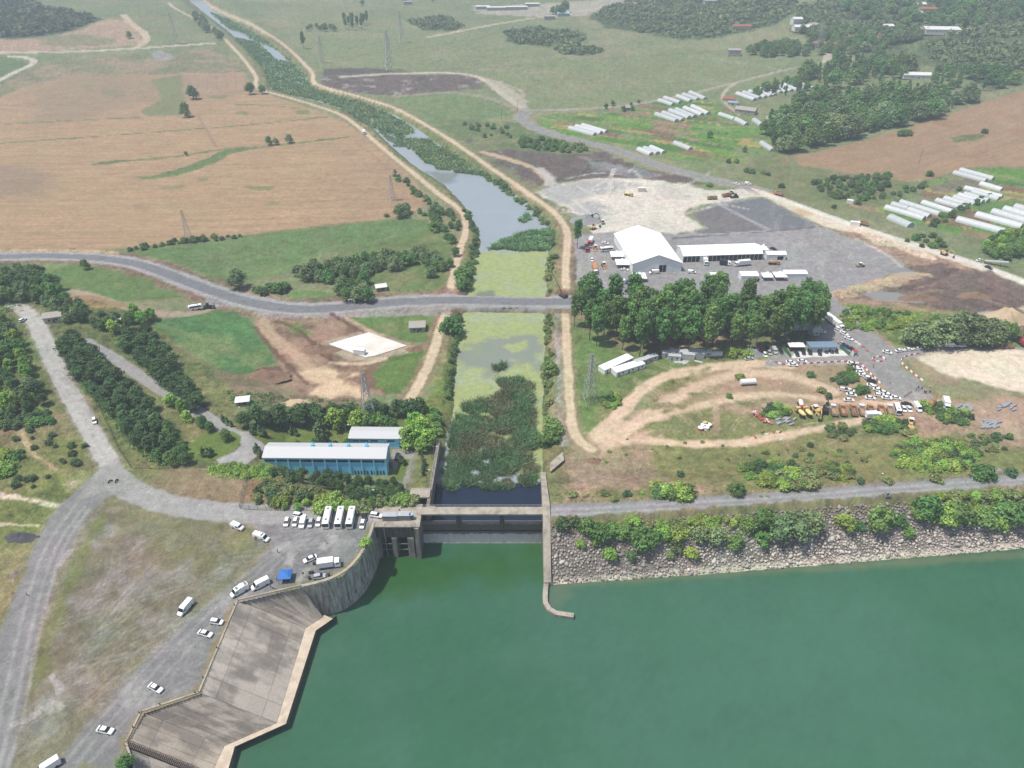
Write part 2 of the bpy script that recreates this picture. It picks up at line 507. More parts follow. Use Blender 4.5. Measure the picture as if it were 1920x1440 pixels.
for k in range(7):
 g.line([(350+k*18,143),(354+k*18,155),(352+k*18,168)],1.2,C(166,138,114),None,.8,.2,8,.6)
g.line([(668,268),(700,290),(720,310),(780,355)],2.0,C(170,142,120),None,1,.4,8,.6)
g.poly([(195,471),(330,457),(460,441),(640,421),(740,411),(800,412),(812,430),(800,452),(700,462),(640,472),(560,492),(545,510),(460,530),(410,530),(360,505),(290,483),(230,476)],C(120,146,92),'green_field',.8,.8,6,1,.10,7,C(142,158,108),(40,.25,-.1),streak=(.12,1.2,40,.08),seed=15)
g.line([(195,470),(330,457),(460,441),(640,420),(740,410)],4,C(150,146,104),None,1.2,1.2,7,.8)
g.poly([(40,490),(180,496),(262,509),(320,533),(345,556),(300,563),(215,566),(120,556),(60,520)],C(118,145,86),'green_field',.8,.8,6,1,.10,6,C(142,156,104),(30,.25,-.15),seed=16)
g.poly([(275,604),(400,580),(438,583),(475,606),(502,640),(520,668),(528,690),(500,702),(490,716),(440,705),(390,692),(345,652),(300,625)],C(98,140,84),'green_field',.7,.8,5,1,.12,5,C(128,152,96),(22,.2,-.15),streak=(-.55,1.2,30,.10),seed=17)
g.line([(300,610),(400,640),(490,690)],4,C(140,152,104),None,2,2,6,.6)
g.poly([(505,560),(560,545),(610,548),(650,562),(620,574),(550,574)],C(128,152,92),'green_field',.8,.8,5,1,.12,5)
g.poly([(650,595),(760,582),(815,580),(808,640),(760,640),(700,618)],C(122,148,84),'green_field',1,1.2,5,1,.14,5,C(150,158,104),(20,.2,-.1),seed=18)
g.poly([(690,560),(700,552),(760,548),(770,560),(765,568),(700,570)],C(142,156,100),'green_field',.8,.5,5,1,.1,4,streak=(.2,1.0,30,.16))
g.poly([(640,470),(810,430),(850,420),(850,480),(842,552),(770,556),(690,556),(640,545)],C(116,138,82),None,3,3,7,.9,.16,5,C(140,146,98),(16,.2,-.1),seed=19)
g.poly([(745,180),(850,178),(945,190),(960,215),(900,225),(800,228)],C(132,152,104),'green_field',2,1.5,8,1,.05,8,seed=20)
g.poly([(800,228),(900,225),(1000,232),(1060,258),(1130,275),(1180,290),(1060,292),(960,285),(880,268)],C(118,136,90),None,4,4,10,.9,.16,6,C(140,146,104),(18,.2,0),seed=21)
g.poly([(860,250),(920,280),(985,325),(1000,352),(1030,380),(1080,430),(1060,440),(1000,385),(940,340)],C(138,140,108),None,3,3,8,.9,.14,5,C(118,110,100),(14,.2,-.05),seed=22)
MUD=C(122,110,103)
g.poly([(598,140),(640,132),(700,141),(860,140),(905,148),(905,165),(850,170),(740,180),(650,173),(600,163)],MUD,'mud_ground',3,3,9,1,.16,6,C(168,160,150),(14,.15,-.15),seed=23)
g.poly([(605,128),(700,128),(760,134),(700,138),(610,140)],C(104,96,94),'mud_ground',2,2,8,.9,.2,5)
g.line([(740,180),(850,172),(920,183),(965,204)],8,C(178,165,148),None,3,2,9,.7)
g.line([(640,144),(740,138),(840,136),(885,140),(915,152),(935,170),(962,192),(985,206)],8,C(205,194,174),'dirt_road',1.5,.8,9,ruts=(.06,1.5,.6))
g.poly([(900,142),(935,152),(965,170),(990,190),(985,205),(955,190),(925,168)],C(196,186,166),'dirt_road',2,2,9,.8)
g.line([(905,145),(950,158),(985,172),(975,190)],4,C(190,175,155),None,1.5,.6,8,.8)
PLOTS=[(1000,222),(1060,214),(1160,204),(1250,192),(1330,182),(1380,196),(1425,232),(1452,285),(1400,300),(1320,315),(1280,305),(1180,282),(1130,268),(1060,254),(1015,240)]
g.poly(PLOTS,C(140,158,104),'garden_ground',2,1.5,8,1,.14,6,seed=24)
rs=np.random.RandomState(5)
wp=W(PLOTS)
c0=np.mean(np.array(wp),0)
pal=[C(104,156,62),C(120,164,74),C(140,164,90),C(172,146,116),C(148,122,98),C(92,136,66),C(182,172,104),C(124,150,84),C(112,146,76)]
def plots(poly,ang,n,seed):
 rs=np.random.RandomState(seed)
 wpx=np.array(W(poly));lo,hi=wpx.min(0),wpx.max(0)
 ca,sa=math.cos(ang),math.sin(ang)
 k=0
 while k<n:
  p=rs.uniform(lo,hi)
  k+=1
  if sd_poly(np.array([p[0]]),np.array([p[1]]),[tuple(q)for q in wpx])[0]<6:continue
  l,w_=rs.uniform(18,44),rs.uniform(6,15)
  q=[(p[0]+a*l*ca-b*w_*sa,p[1]+a*l*sa+b*w_*ca)for a,b in((-.5,-.5),(.5,-.5),(.5,.5),(-.5,.5))]
  g.poly(q,pal[rs.randint(len(pal))],'garden_ground',.35,.12,5,.97,.12,3,streak=(ang,.8,30,.22),world=True,seed=k)
plots(PLOTS,-0.5,240,3)
WHEAT_R=[(1490,292),(1560,278),(1680,247),(1800,207),(1920,168),(2100,120),(2100,330),(1920,312),(1830,312),(1745,335),(1700,340),(1640,330),(1560,318),(1500,310)]
g.poly([(1420,300),(1500,270),(1640,330),(1730,340),(1800,310),(1860,300),(1990,320),(1800,420),(1640,400),(1500,380),(1380,340)],C(132,142,96),'grassland',4,4,10,.9,.14,6,C(150,146,108),(20,.2,-.05),seed=25)
g.poly(WHEAT_R,C(182,152,120),'wheat_field',1.5,1.5,8,1,.07,10,C(174,142,112),(30,.2,-.2),streak=(.5,2.2,40,.16),seed=26)
for pl in([(1680,247),(1700,240),(1714,250),(1700,258),(1684,256)],[(1780,258),(1830,250),(1855,254),(1830,264),(1790,268)]):
 g.poly(pl,C(124,134,84),'grass_strip',1,1.5,7,.9,.14,4)
PL2=[(1600,390),(1680,372),(1745,345),(1800,318),(1870,316),(1990,330),(1990,450),(1900,455),(1830,450),(1760,430),(1690,408)]
g.poly(PL2,C(142,150,108),'garden_ground',2,2,8,1,.14,6,seed=27)
plots(PL2,-0.62,160,8)
for pl,cc in(([(1650,392),(1690,400),(1735,418),(1725,424),(1680,412)],(112,152,78)),([(1755,420),(1790,424),(1812,434),(1790,440),(1762,430)],(110,156,74)),([(1740,350),(1830,330),(1860,346),(1800,362),(1750,360)],(150,138,116)),([(1830,385),(1900,372),(1930,380),(1880,395),(1840,396)],(116,146,84))):
 g.poly(pl,C(*cc),'garden_ground',.8,.6,5,.95,.12,3,streak=(-.62,.8,30,.14))
g.poly([(905,285),(960,280),(1080,290),(1130,284),(1192,312),(1300,333),(1320,345),(1200,338),(1100,335),(1010,346),(975,330),(940,306)],MUD,'mud_ground',2.5,3,8,1,.14,5,C(150,142,134),(12,.15,-.2),seed=28)
g.poly([(1100,300),(1180,312),(1250,330),(1190,333),(1120,318)],C(158,158,158),None,2,4,8,.8,.1,5)
g.line([(1190,312),(1170,330),(1120,322),(1060,336)],2,C(190,192,194),None,.8,1,6,.8)
PALE=C(218,211,196)
g.poly([(1003,362),(1040,346),(1100,336),(1200,334),(1290,346),(1330,358),(1400,352),(1432,368),(1340,380),(1292,390),(1284,402),(1322,426),(1300,434),(1262,438),(1165,436),(1110,440),(1092,405),(1065,390)],PALE,'cleared_earth',2,2,8,1,.06,6,C(196,190,180),(24,.25,-.15),streak=(.35,1.5,40,.08),seed=29)
g.poly([(1003,362),(1050,345),(1150,338),(1200,345),(1120,365),(1060,382)],C(178,178,176),None,5,4,10,.8,.08,5)
g.poly([(1060,385),(1110,378),(1150,400),(1120,425),(1085,420)],C(180,180,178),None,5,4,9,.8,.1,5)
YARD=C(166,164,163)
g.poly([(1072,455),(1085,440),(1160,434),(1265,440),(1300,436),(1326,428),(1296,402),(1340,381),(1432,370),(1536,425),(1600,446),(1660,472),(1694,489),(1697,502),(1650,523),(1600,541),(1560,550),(1545,570),(1480,590),(1300,580),(1150,570),(1068,565)],YARD,'construction_yard',.8,.8,6,1,.06,6,C(166,162,158),(25,.2,-.1),streak=(.25,1.5,40,.07),seed=30)
g.poly([(1355,384),(1430,370.5),(1535,426),(1490,430),(1442,432)],C(136,138,142),'asphalt_apron',.4,.1,5,1,.04,8,streak=(.75,1.2,40,.05))
g.poly([(1296,402),(1352,384),(1436,432),(1330,440),(1300,437),(1328,428)],C(140,136,134),'construction_yard',.6,.3,5,1,.05,6,streak=(.6,1.2,30,.1))
g.line([(1350,384),(1400,410),(1442,430)],3.0,C(168,172,176),None,.5,.1,5,.9,smooth=0)
g.line([(1262,447),(1330,442),(1440,434),(1540,425)],2.2,C(102,106,112),None,.5,.1,5,.9,smooth=0)
g.tracks(34,(1440,440,1660,530,1.2),60,C(186,182,176),.25,1.0,77)
g.tracks(22,(1100,350,1290,430),50,C(236,228,212),.4,1.2,78)
g.tracks(14,(1090,470,1150,550,1.9),50,C(186,180,172),.35,.9,79)
g.line([(1062,470),(1085,500),(1092,540),(1080,566)],7,C(178,176,172),None,2,1.5,5,.9)
g.poly([(1066,460),(1076,462),(1082,500),(1080,530),(1072,556),(1065,556)],C(132,114,102),'dirt_bank',.8,.8,4,1,.14,3)
g.line([(985,206),(976,220),(990,233),(1015,245),(1060,259),(1120,272),(1165,284),(1205,300),(1255,317),(1320,334),(1385,347),(1425,358)],15,C(176,168,156),'gravel_road',2.5,2,8,.9,.1,5)
g.line([(985,206),(976,220),(990,233),(1015,245),(1060,259),(1120,272),(1165,284),(1205,300),(1255,317),(1320,334),(1385,347),(1425,358)],7.5,C(160,160,160),'gravel_road',.8,.3,8,1,.05,5,ruts=(.1,1.6,.7))
g.poly([(1395,348),(1430,357),(1480,374),(1530,394),(1575,413),(1640,431),(1712,455),(1790,479),(1860,500),(1960,538),(1960,548),(1840,508),(1760,484),(1690,462),(1630,441),(1545,426),(1490,398),(1436,370)],C(222,210,190),'haul_road',1.2,.8,7,1,.05,6,C(214,190,155),(25,.2,-.25),seed=31)
g.line([(1430,362),(1500,386),(1560,408),(1640,436),(1712,458),(1790,482),(1860,504),(1960,545)],7,C(226,220,208),'haul_road',1,.3,7,.9,.04,5,ruts=(.05,1.7,.6))
g.line([(985,207),(1060,206),(1130,203),(1250,187),(1380,155),(1470,131),(1540,119),(1552,110),(1556,96)],6,C(180,172,156),'dirt_road',1.2,.6,8,ruts=(.06,1.2,.5))
g.line([(1380,155),(1356,172),(1354,188),(1372,204),(1385,214)],4,C(196,182,160),'dirt_road',1,.5,6)
g.line([(1470,132),(1400,118),(1310,108),(1280,106)],3,C(176,168,150),None,1,.5,6,.8)
g.poly([(1540,118),(1560,118),(1560,96),(1548,98)],C(196,186,168),'dirt_road',1.5,1,6)
g.line([(905,285),(960,300),(1010,318),(1030,342)],7,C(206,182,150),'dirt_road',1.5,1,6,C(1,1,1)[0]*0+1)
g.line([(1010,316),(1030,332),(1030,345)],8,C(196,190,182),'dirt_road',1.5,1,6)
g.poly([(1540,430),(1640,441),(1700,465),(1800,492),(1960,552),(1960,700),(1880,650),(1760,600),(1640,580),(1560,566),(1548,552),(1600,541),(1650,523),(1697,503),(1694,489),(1660,472),(1600,447)],C(178,152,128),'torn_ground',1.5,1.5,7,1,.12,5,C(142,122,108),(18,.2,0),seed=32)
for pl,cc in(([(1700,500),(1760,492),(1800,505),(1770,520),(1700,530)],(128,112,104)),([(1650,556),(1720,540),(1800,520),(1860,535),(1930,570),(1930,612),(1840,590),(1760,578),(1700,566)],(130,112,103)),([(1785,508),(1860,508),(1930,548),(1920,572),(1850,548)],(134,116,106)),([(1560,545),(1650,525),(1720,520),(1660,540),(1580,560)],(196,172,142)),([(1600,428),(1640,434),(1670,462),(1640,458)],(214,196,172)),([(1880,585),(1930,575),(1930,600),(1890,600)],(226,206,172))):
 g.poly(pl,C(*cc),'torn_ground',2,2.5,6,.95,.14,4)
g.line([(1640,555),(1720,535),(1760,522),(1790,505)],3.5,C(112,98,90),None,1,1,5,.85)
g.line([(1690,558),(1780,538),(1860,566),(1930,590)],4,C(166,148,130),None,1.5,1,5,.8)
g.poly([(1668,508),(1690,498),(1718,512),(1715,520),(1680,522)],C(160,160,156),'puddle',.8,.8,5,1,.03)
g.poly([(1615,552),(1640,546),(1685,549),(1745,569),(1690,566),(1640,560)],C(164,162,158),'puddle',.8,.6,5,1,.03)
g.poly([(1830,586),(1870,582),(1892,594),(1870,596),(1838,590)],C(182,186,176),'puddle',.8,.5,5,1,.03)
g.poly([(1562,566),(1600,566),(1640,573),(1700,574),(1790,582),(1880,602),(1930,622),(1930,652),(1720,655),(1668,655),(1640,640),(1610,612)],C(130,148,84),'meadow',1.2,1.5,6,1,.14,5,C(154,154,104),(16,.2,-.1),seed=33)
g.line([(1560,562),(1600,590),(1650,628),(1672,650)],3.2,C(186,164,136),None,1,.6,5,.9)
g.line([(1552,556),(1580,576),(1600,592)],4,C(150,150,152),None,.8,.3,5,.9)
DIRT=C(186,161,134)
g.poly([(1066,600),(1150,640),(1300,680),(1430,660),(1430,680),(1340,686),(1260,700),(1190,748),(1130,805),(1085,815),(1072,760)],C(122,146,84),'meadow',1.2,1.5,6,1,.14,5,C(146,152,100),(16,.2,-.1),seed=34)
g.poly([(1070,530),(1150,560),(1300,570),(1480,585),(1540,590),(1530,640),(1440,668),(1300,680),(1160,650),(1070,610)],C(136,140,96),'grove_floor',1.5,2,6,1,.16,5,C(176,150,122),(14,.2,-.15),seed=35)
g.poly([(1030,850),(1110,845),(1180,800),(1260,705),(1340,684),(1440,686),(1600,686),(1740,752),(1960,742),(1960,905),(1650,925),(1450,938),(1100,952),(1028,952)],C(146,147,94),'meadow',1.5,2,8,1,.10,6,C(184,158,132),(28,.22,-.12),seed=36)
g.poly([(1180,800),(1250,735),(1330,690),(1440,684),(1600,684),(1650,705),(1740,752),(1960,745),(1960,830),(1800,800),(1700,770),(1560,768),(1400,776),(1330,752),(1230,775)],DIRT,'dirt_ground',2,3,8,.8,.09,5,C(176,152,124),(14,.2,-.1),seed=37)
g.poly([(1790,755),(1960,745),(1960,830),(1880,815),(1820,790)],C(194,166,142),None,3,2,7,.9,.07,5)
g.poly([(1060,830),(1100,838),(1150,805),(1200,806),(1290,828),(1180,836),(1120,856),(1085,846)],C(205,176,148),'dirt_ground',1.5,2,6,1,.07,4,seed=38)
TR=C(222,196,168)
g.line([(1100,835),(1135,805),(1165,770),(1205,728),(1250,704),(1320,690),(1400,682),(1480,684)],6.5,TR,'dirt_road',1.2,.8,6,.95,.07,4,ruts=(.08,1.3,.6))
g.line([(1120,842),(1180,800),(1240,760),(1300,728),(1360,706),(1420,698),(1500,706),(1560,735)],7,TR,'dirt_road',1.6,1,6,.85,.08,4)
g.line([(1140,835),(1200,790),(1260,776),(1330,756),(1400,742),(1470,738),(1560,752),(1680,758),(1760,756)],4,TR,'dirt_road',1.5,1,6,.85,.07,4,ruts=(.06,1.0,.5))
g.line([(1340,758),(1345,780),(1340,810)],4,C(200,172,146),None,1.2,.6,5,.7)
g.line([(1150,826),(1220,829),(1290,833),(1380,832),(1440,822),(1520,806),(1600,790),(1640,782)],4.2,TR,'dirt_road',1.2,.8,6,.95,.06,4,ruts=(.08,.9,.4))
g.line([(1640,782),(1760,768),(1900,800)],5,C(204,176,150),None,2,1,6,.5)
g.line([(1560,834),(1700,820),(1820,800)],3,C(184,160,126),None,1.5,1,6,.5)
for pl in([(1200,760),(1230,750),(1262,760),(1225,775)],[(1290,738),(1330,726),(1352,736),(1310,748)],[(1240,790),(1330,768),(1335,810),(1280,822),(1220,815)],[(1345,780),(1430,770),(1460,800),(1420,816),(1350,812)],[(1380,752),(1440,748),(1400,766)],[(1275,695),(1330,690),(1300,705)]):
 g.poly(pl,C(138,146,94),'meadow',1.5,2,6,.8,.14,4,C(170,156,116),(8,.2,-.2))
g.poly([(1120,848),(1210,842),(1260,900),(1180,920),(1080,905),(1040,870)],C(182,156,134),None,4,4,8,.7,.08,4,seed=39)
GREY=C(166,163,160)
g.poly([(1432,686),(1440,668),(1520,655),(1560,590),(1548,556),(1568,562),(1610,600),(1670,652),(1720,652),(1990,650),(1990,662),(1742,668),(1696,674),(1686,690),(1720,712),(1748,740),(1745,752),(1690,752),(1640,706),(1604,682),(1480,686)],GREY,'car_park',.8,.8,5,1,.06,5,C(178,174,168),(18,.2,-.15),streak=(-.7,1.5,30,.06),seed=40)
g.poly([(1482,672),(1594,666),(1582,656),(1494,657)],C(236,234,230),'paved_strip',.2,.05,4,1,.02)
g.poly([(1712,668),(1740,662),(1800,658),(1990,660),(1990,740),(1900,730),(1820,715),(1760,704),(1720,686)],C(228,214,190),'cleared_earth',1.5,2,7,1,.06,5,C(204,176,144),(18,.2,-.15),seed=41)
g.poly([(1697,676),(1716,668),(1750,690),(1800,715),(1800,724),(1755,722)],C(176,156,126),None,1.5,1,5,.9)
g.poly([(486,590),(560,582),(640,588),(660,600),(700,625),(790,645),(830,582),(846,585),(835,640),(806,690),(766,745),(735,740),(690,742),(640,752),(560,742),(505,714),(470,690),(525,684),(500,642),(480,612)],C(176,148,124),'dirt_ground',1.5,2,6,1,.12,5,C(138,112,94),(10,.25,.02),seed=42)
g.poly([(700,700),(740,660),(800,655),(800,690),(770,735),(720,742)],C(112,142,74),'green_field',1,1.5,5,1,.14,4,seed=43)
g.poly([(650,596),(740,584),(815,582),(800,640),(760,640),(700,616)],C(118,146,82),'green_field',1,1.5,5,.95,.14,4,C(146,152,100),(14,.2,-.1),seed=44)
g.poly([(530,605),(556,604),(585,628),(560,630)],C(120,144,80),'green_field',1,1,5,.9,.12,4)
g.line([(545,580),(505,596),(492,612),(520,640),(560,670),(590,700),(620,728)],6.5,C(196,168,140),'dirt_road',1.2,.8,6,1,.06,4,ruts=(.07,1.4,.5))
g.poly([(545,704),(600,690),(660,705),(680,745),(655,735),(620,750),(600,738),(575,742),(590,722)],C(220,194,160),'cleared_earth',2.5,3.5,7,1,.06,4)
g.poly([(470,690),(520,685),(545,705),(500,720),(480,706)],C(122,94,78),'dirt_bank',1.2,1.5,5,.95,.16,4)
g.poly([(560,640),(612,650),(640,690),(600,668)],C(124,98,82),'dirt_bank',1,1.2,5,.9,.16,4)
g.poly([(608,640),(690,618),(772,650),(765,660),(690,676),(640,672)],C(190,172,150),None,1.2,1.2,5,.9,.1,4)
g.line([(770,655),(800,648),(812,625),(822,590)],3,C(166,134,110),'dirt_bank',.8,.6,5,1,.14,3)
g.line([(804,664),(790,700),(760,735)],3,C(168,136,112),'dirt_bank',.8,.6,5,1,.14,3)
g.poly([(420,700),(470,700),(560,742),(680,752),(690,765),(560,770),(440,760),(415,725)],C(164,142,116),'dirt_ground',2,2.5,6,.9,.12,4,C(132,130,92),(10,.2,-.15),seed=45)
g.poly([(340,655),(400,690),(490,717),(470,730),(420,720),(360,690)],C(140,130,100),None,2,2,6,.9,.16,4)
g.poly([(-260,480),(0,488),(60,495),(120,552),(215,568),(275,600),(345,655),(420,715),(450,760),(480,830),(500,885),(215,890),(60,600),(-260,560)],C(122,132,84),'embankment',2,2,7,1,.16,5,C(150,146,98),(18,.2,-.1),seed=46)
g.poly([(-260,500),(60,590),(110,700),(195,870),(200,890),(-260,1000)],C(126,136,84),'hillside',2,2,7,1,.16,5,C(160,148,104),(20,.2,-.1),seed=47)
g.poly([(-260,765),(0,775),(110,772),(150,770),(195,875),(120,945),(70,1010),(45,1080),(10,1160),(-260,1400)],C(158,148,106),'hillside',2,2,8,1,.10,5,C(134,142,84),(24,.22,-.05),seed=48)
g.poly([(0,785),(90,780),(110,800),(60,815),(0,815)],C(178,150,116),None,3,3,8,.6)
g.line([(-20,795),(40,800),(48,830),(60,850),(105,880)],1.8,C(200,176,142),None,.7,.5,5,.8)
g.line([(-10,926),(60,938),(110,950)],2.2,C(220,206,182),None,.7,.5,5,.9)
g.line([(-10,983),(70,985)],1.6,C(214,198,170),None,.6,.5,5,.8)
g.poly([(120,900),(165,890),(160,905),(130,920)],C(204,186,160),None,2,1.5,6,.7)
g.line([(128,545),(180,556),(260,585),(330,590),(365,588),(420,568)],5.5,C(186,168,146),'dirt_road',1.2,.8,6,1,.07,4)
g.poly([(130,552),(200,558),(235,575),(190,580),(140,570)],C(176,148,106),None,1.5,1,6,.8)
LR=C(190,187,180)
g.line([(30,572),(60,592),(80,632),(110,702),(150,772),(190,842),(218,895)],9.2,C(164,158,140),None,1,.6,5,.9)
g.line([(20,566),(60,592),(80,632),(110,702),(150,772),(190,842),(218,895)],7.2,LR,'side_road',.5,.3,5,1,.05,4,C(174,170,164),(9,.2,-.2),ruts=(.06,1.5,.7))
g.line([(160,640),(205,665),(250,696),(300,730),(350,758),(400,790),(440,815),(470,826)],6.2,C(176,174,170),'plant_road',.4,.2,5,1,.05,4)
g.poly([(440,808),(492,824),(488,840),(470,862),(412,870),(404,862),(440,848),(452,834)],C(182,180,176),'plant_road',.4,.2,5,1,.05,4)
g.line([(455,818),(485,835),(448,866)],7.5,C(182,180,176),'plant_road',.4,.2,5,1,.05,4)
g.poly([(350,862),(404,862),(446,838),(455,818),(430,808),(380,812),(352,838)],C(120,142,72),'lawn',.4,.3,5,1,.08,4)
g.poly([(470,815),(500,800),(560,798),(640,800),(680,795),(700,770),(760,778),(760,806),(655,806),(640,836),(500,838)],C(122,142,74),'lawn',.5,.6,5,1,.1,4,C(150,148,88),(12,.2,-.15))
g.poly([(735,842),(795,842),(786,870),(770,930),(757,938),(762,880),(738,884)],C(172,168,162),'plant_road',.4,.2,5,1,.05,4)
g.line([(782,845),(772,890),(764,935)],6,C(174,170,164),'plant_road',.4,.2,5,1,.05,4)
g.poly([(785,870),(800,846),(818,850),(806,920),(774,935)],C(128,148,74),'lawn',.4,.3,5,1,.08,4)
g.poly([(738,885),(757,858),(768,862),(760,892),(742,900)],C(118,142,70),'lawn',.4,.3,5,1,.08,4)
g.poly([(225,880),(400,875),(470,900),(640,952),(640,962),(470,962),(380,956),(300,938),(250,912)],C(160,144,112),'crest_ground',1,1.2,6,1,.10,5,C(138,138,90),(16,.2,-.1),seed=49)
g.poly([(385,880),(430,872),(480,880),(520,900),(470,898),(410,892)],C(128,146,84),None,1,1,5,.9,.14,4)
g.poly([(470,905),(540,895),(620,930),(560,948),(470,945)],C(156,130,96),None,2,2,5,.8,.16,4,C(160,120,92),(8,.2,0))
g.poly([(-260,1700),(-260,1300),(0,1195),(65,1015),(120,950),(200,900),(250,912),(300,940),(470,965),(700,963),(700,990),(690,1020),(672,1052),(640,1078),(570,1100),(440,1132),(374,1300),(268,1336),(235,1395),(150,1700)],C(150,142,116),'crest_ground',.6,.4,6,1,.10,5,C(172,166,154),(10,.25,-.1),seed=50)
g.poly([(60,1420),(50,1330),(75,1215),(112,1110),(150,1020),(185,965),(250,935),(300,952),(430,972),(490,985),(512,1015),(470,1060),(400,1105),(330,1160),(250,1220),(150,1330),(100,1400)],C(144,136,112),'rough_ground',2,2.5,7,1,.14,3.5,C(160,154,142),(6,.3,.04),streak=(.9,.8,12,.10),seed=51)
g.poly([(200,940),(260,930),(330,960),(420,985),(440,1030),(380,1060),(320,1040),(240,1000)],C(138,138,92),None,5,4,7,.6,.14,3,seed=52)
g.poly([(110,1110),(150,1020),(180,975),(200,960),(150,1080),(100,1200),(60,1320),(45,1330),(70,1215)],C(134,140,84),None,2,1.5,6,.75,.14,3)
g.poly([(395,1010),(450,990),(505,1012),(480,1035),(420,1040)],C(140,138,88),None,2.5,2,6,.7,.14,3)
PAD=C(149,147,146)
g.poly([(455,962),(700,962),(698,990),(688,1020),(668,1050),(640,1072),(596,1086),(540,1095),(440,1130),(395,1245),(372,1296),(330,1318),(300,1326),(268,1336),(240,1384),(200,1440),(60,1470),(100,1425),(150,1385),(205,1305),(285,1222),(352,1160),(420,1110),(486,1060),(515,1018),(490,985),(440,970)],PAD,'crest_road',1.8,1.2,7,1,.05,5,C(168,166,162),(12,.25,-.15),streak=(.95,1.0,20,.06),seed=53)
g.poly([(-300,1440),(-60,1360),(0,1200),(15,1150),(45,1080),(70,1010),(111,948),(196,876),(250,912),(205,928),(172,960),(148,1000),(128,1030),(107,1075),(86,1135),(68,1200),(52,1270),(38,1340),(20,1440),(-60,1700),(-300,1700)],C(156,154,152),'crest_road',1,.6,6,1,.05,5,C(178,174,168),(14,.25,-.2),streak=(1.25,.9,25,.07),seed=54)
g.line([(205,885),(235,912),(285,938),(335,950),(400,959),(470,964),(600,966),(700,964)],9.5,C(176,174,170),'crest_road',.8,.4,5,1,.05,5,ruts=(.07,1.8,.8))
g.poly([(185,880),(225,876),(262,916),(232,926),(190,924),(150,935)],C(172,169,164),'crest_road',2,1,5,.9,.05,5)
g.line([(600,1088),(640,1075),(668,1051),(688,1019),(697,988)],2.6,C(160,150,104),None,.7,.5,4,.85,.16,3)
g.line([(440,1136),(396,1250),(374,1300),(268,1338),(236,1392)],3.4,C(168,150,112),None,1,.7,4,.9,.14,3)
g.poly([(150,1430),(205,1440),(260,1470),(250,1600),(100,1600)],C(150,146,90),None,1.5,1.5,6,.9,.14,4)
g.tracks(40,(90,1100,420,1380,.75),26,C(184,180,172),.22,.4,81)
g.tracks(18,(180,950,500,1080),18,C(182,176,166),.16,.4,82)
g.tracks(14,(470,1000,660,1075),20,C(176,174,172),.35,.5,84)
g.tracks(18,(1240,690,1560,830),40,C(206,180,152),.35,.8,83)
g.poly([(18,1004),(35,998),(58,1003),(60,1012),(25,1014)],C(92,92,96),None,.6,.3,4,1,.08,2)
for k in range(26):
 p_=P(rs.uniform(470,680),rs.uniform(985,1080))if k%2 else P(rs.uniform(20,140),rs.uniform(1000,1400))
 a_=rs.uniform(0,3.1);l_,q_=rs.uniform(1,4),rs.uniform(.5,1.5)
 g.poly([(p_.x+i_*l_*math.cos(a_)-j_*q_*math.sin(a_),p_.y+i_*l_*math.sin(a_)+j_*q_*math.cos(a_))for i_,j_ in((-1,-1),(1,-1),(1,1),(-1,1))],C(132,130,130)if k%3 else C(196,192,186),None,.4,.4,2,.45,.06,2,world=True,seed=k)
for q_ in(-2.2,2.2,5.4):
 g.line([(150+q_*4,948),(96+q_*4.4,1020),(66+q_*5,1105),(40+q_*5,1210),(15+q_*6,1330),(-20+q_*6,1450)],1.0,C(188,185,180),None,.6,.25,6,.45)
for q_ in(-8,14,40):
 g.line([(130+q_,1430),(215+q_,1325),(300+q_,1232),(366+q_,1160),(430+q_,1108),(500+q_*.6,1050),(560+q_*.4,1012)],.9,C(184,181,177),None,.6,.3,6,.4)
g.poly([(1030,942),(1100,948),(1250,938),(1450,930),(1650,915),(1800,901),(1960,890),(1960,900),(1650,922),(1100,955),(1030,955)],C(152,150,100),'meadow',.8,.8,5,.8,.14,3)
CR=[(1010,961),(1100,958.5),(1250,950),(1450,938),(1560,929),(1650,921),(1800,910),(1990,899)]
CR=W(CR,0.0)
g.line(CR,10.5,C(156,148,116),None,.8,.5,5,.9,world=True)
g.line(CR,7.6,C(160,159,158),'crest_road',.5,.3,5,1,.05,5,ruts=(.34,1.3,.8),world=True)
BR=[(-120,482),(0,481),(100,479),(200,484),(270,497),(330,520),(400,547),(450,563),(520,577),(580,581),(640,577),(720,568),(780,564),(860,563),(960,565),(1070,566),(1110,564)]
LT=[(316,6),(325,14),(342,23),(385,45),(415,65),(437,90),(456,110),(471,130),(482,146),(479,155),(479,161),(486,169),(512,175),(545,184),(582,195),(620,207),(645,217),(682,246),(704,266),(738,295),(782,330),(812,355),(832,371),(852,384),(869,400),(875,420),(871,442),(864,462),(857,490),(848,525),(843,553)]
LT2=[(838,582),(826,610),(816,650),(800,692),(784,722),(768,748)]
RT=[(383,2),(388,8),(420,25),(470,45),(500,62),(522,76),(547,96),(571,120),(589,140),(585,149),(592,158),(620,167),(650,174),(690,186),(740,201),(785,226),(830,253),(880,286),(920,315),(960,341),(1000,369),(1038,396),(1058,420),(1065,440),(1062,475),(1060,510),(1062,548)]
RT2=[(1060,584),(1062,640),(1066,710),(1069,770),(1074,805),(1086,828),(1108,842)]
cp=np.array(CANAL)
for off,colr in((9.0,C(134,142,92)),):
 g.poly(CANAL,colr,'canal_bank',3,2.5,6,.95,.16,4,C(160,150,108),(14,.2,-.15),world=True,grow=off,seed=56)
g.poly([(790,770),(830,690),(850,640),(850,590),(868,590),(852,700),(838,815),(815,820),(800,800)],C(134,148,80),'canal_bank',1.5,1.5,6,.95,.14,4,C(164,146,100),(12,.2,-.1),seed=57)
g.poly([(1030,590),(1052,590),(1056,700),(1060,800),(1062,850),(1030,850),(1026,700)],C(148,146,100),'canal_bank',1,1,5,.95,.14,3,C(178,158,132),(10,.2,-.05),seed=58)
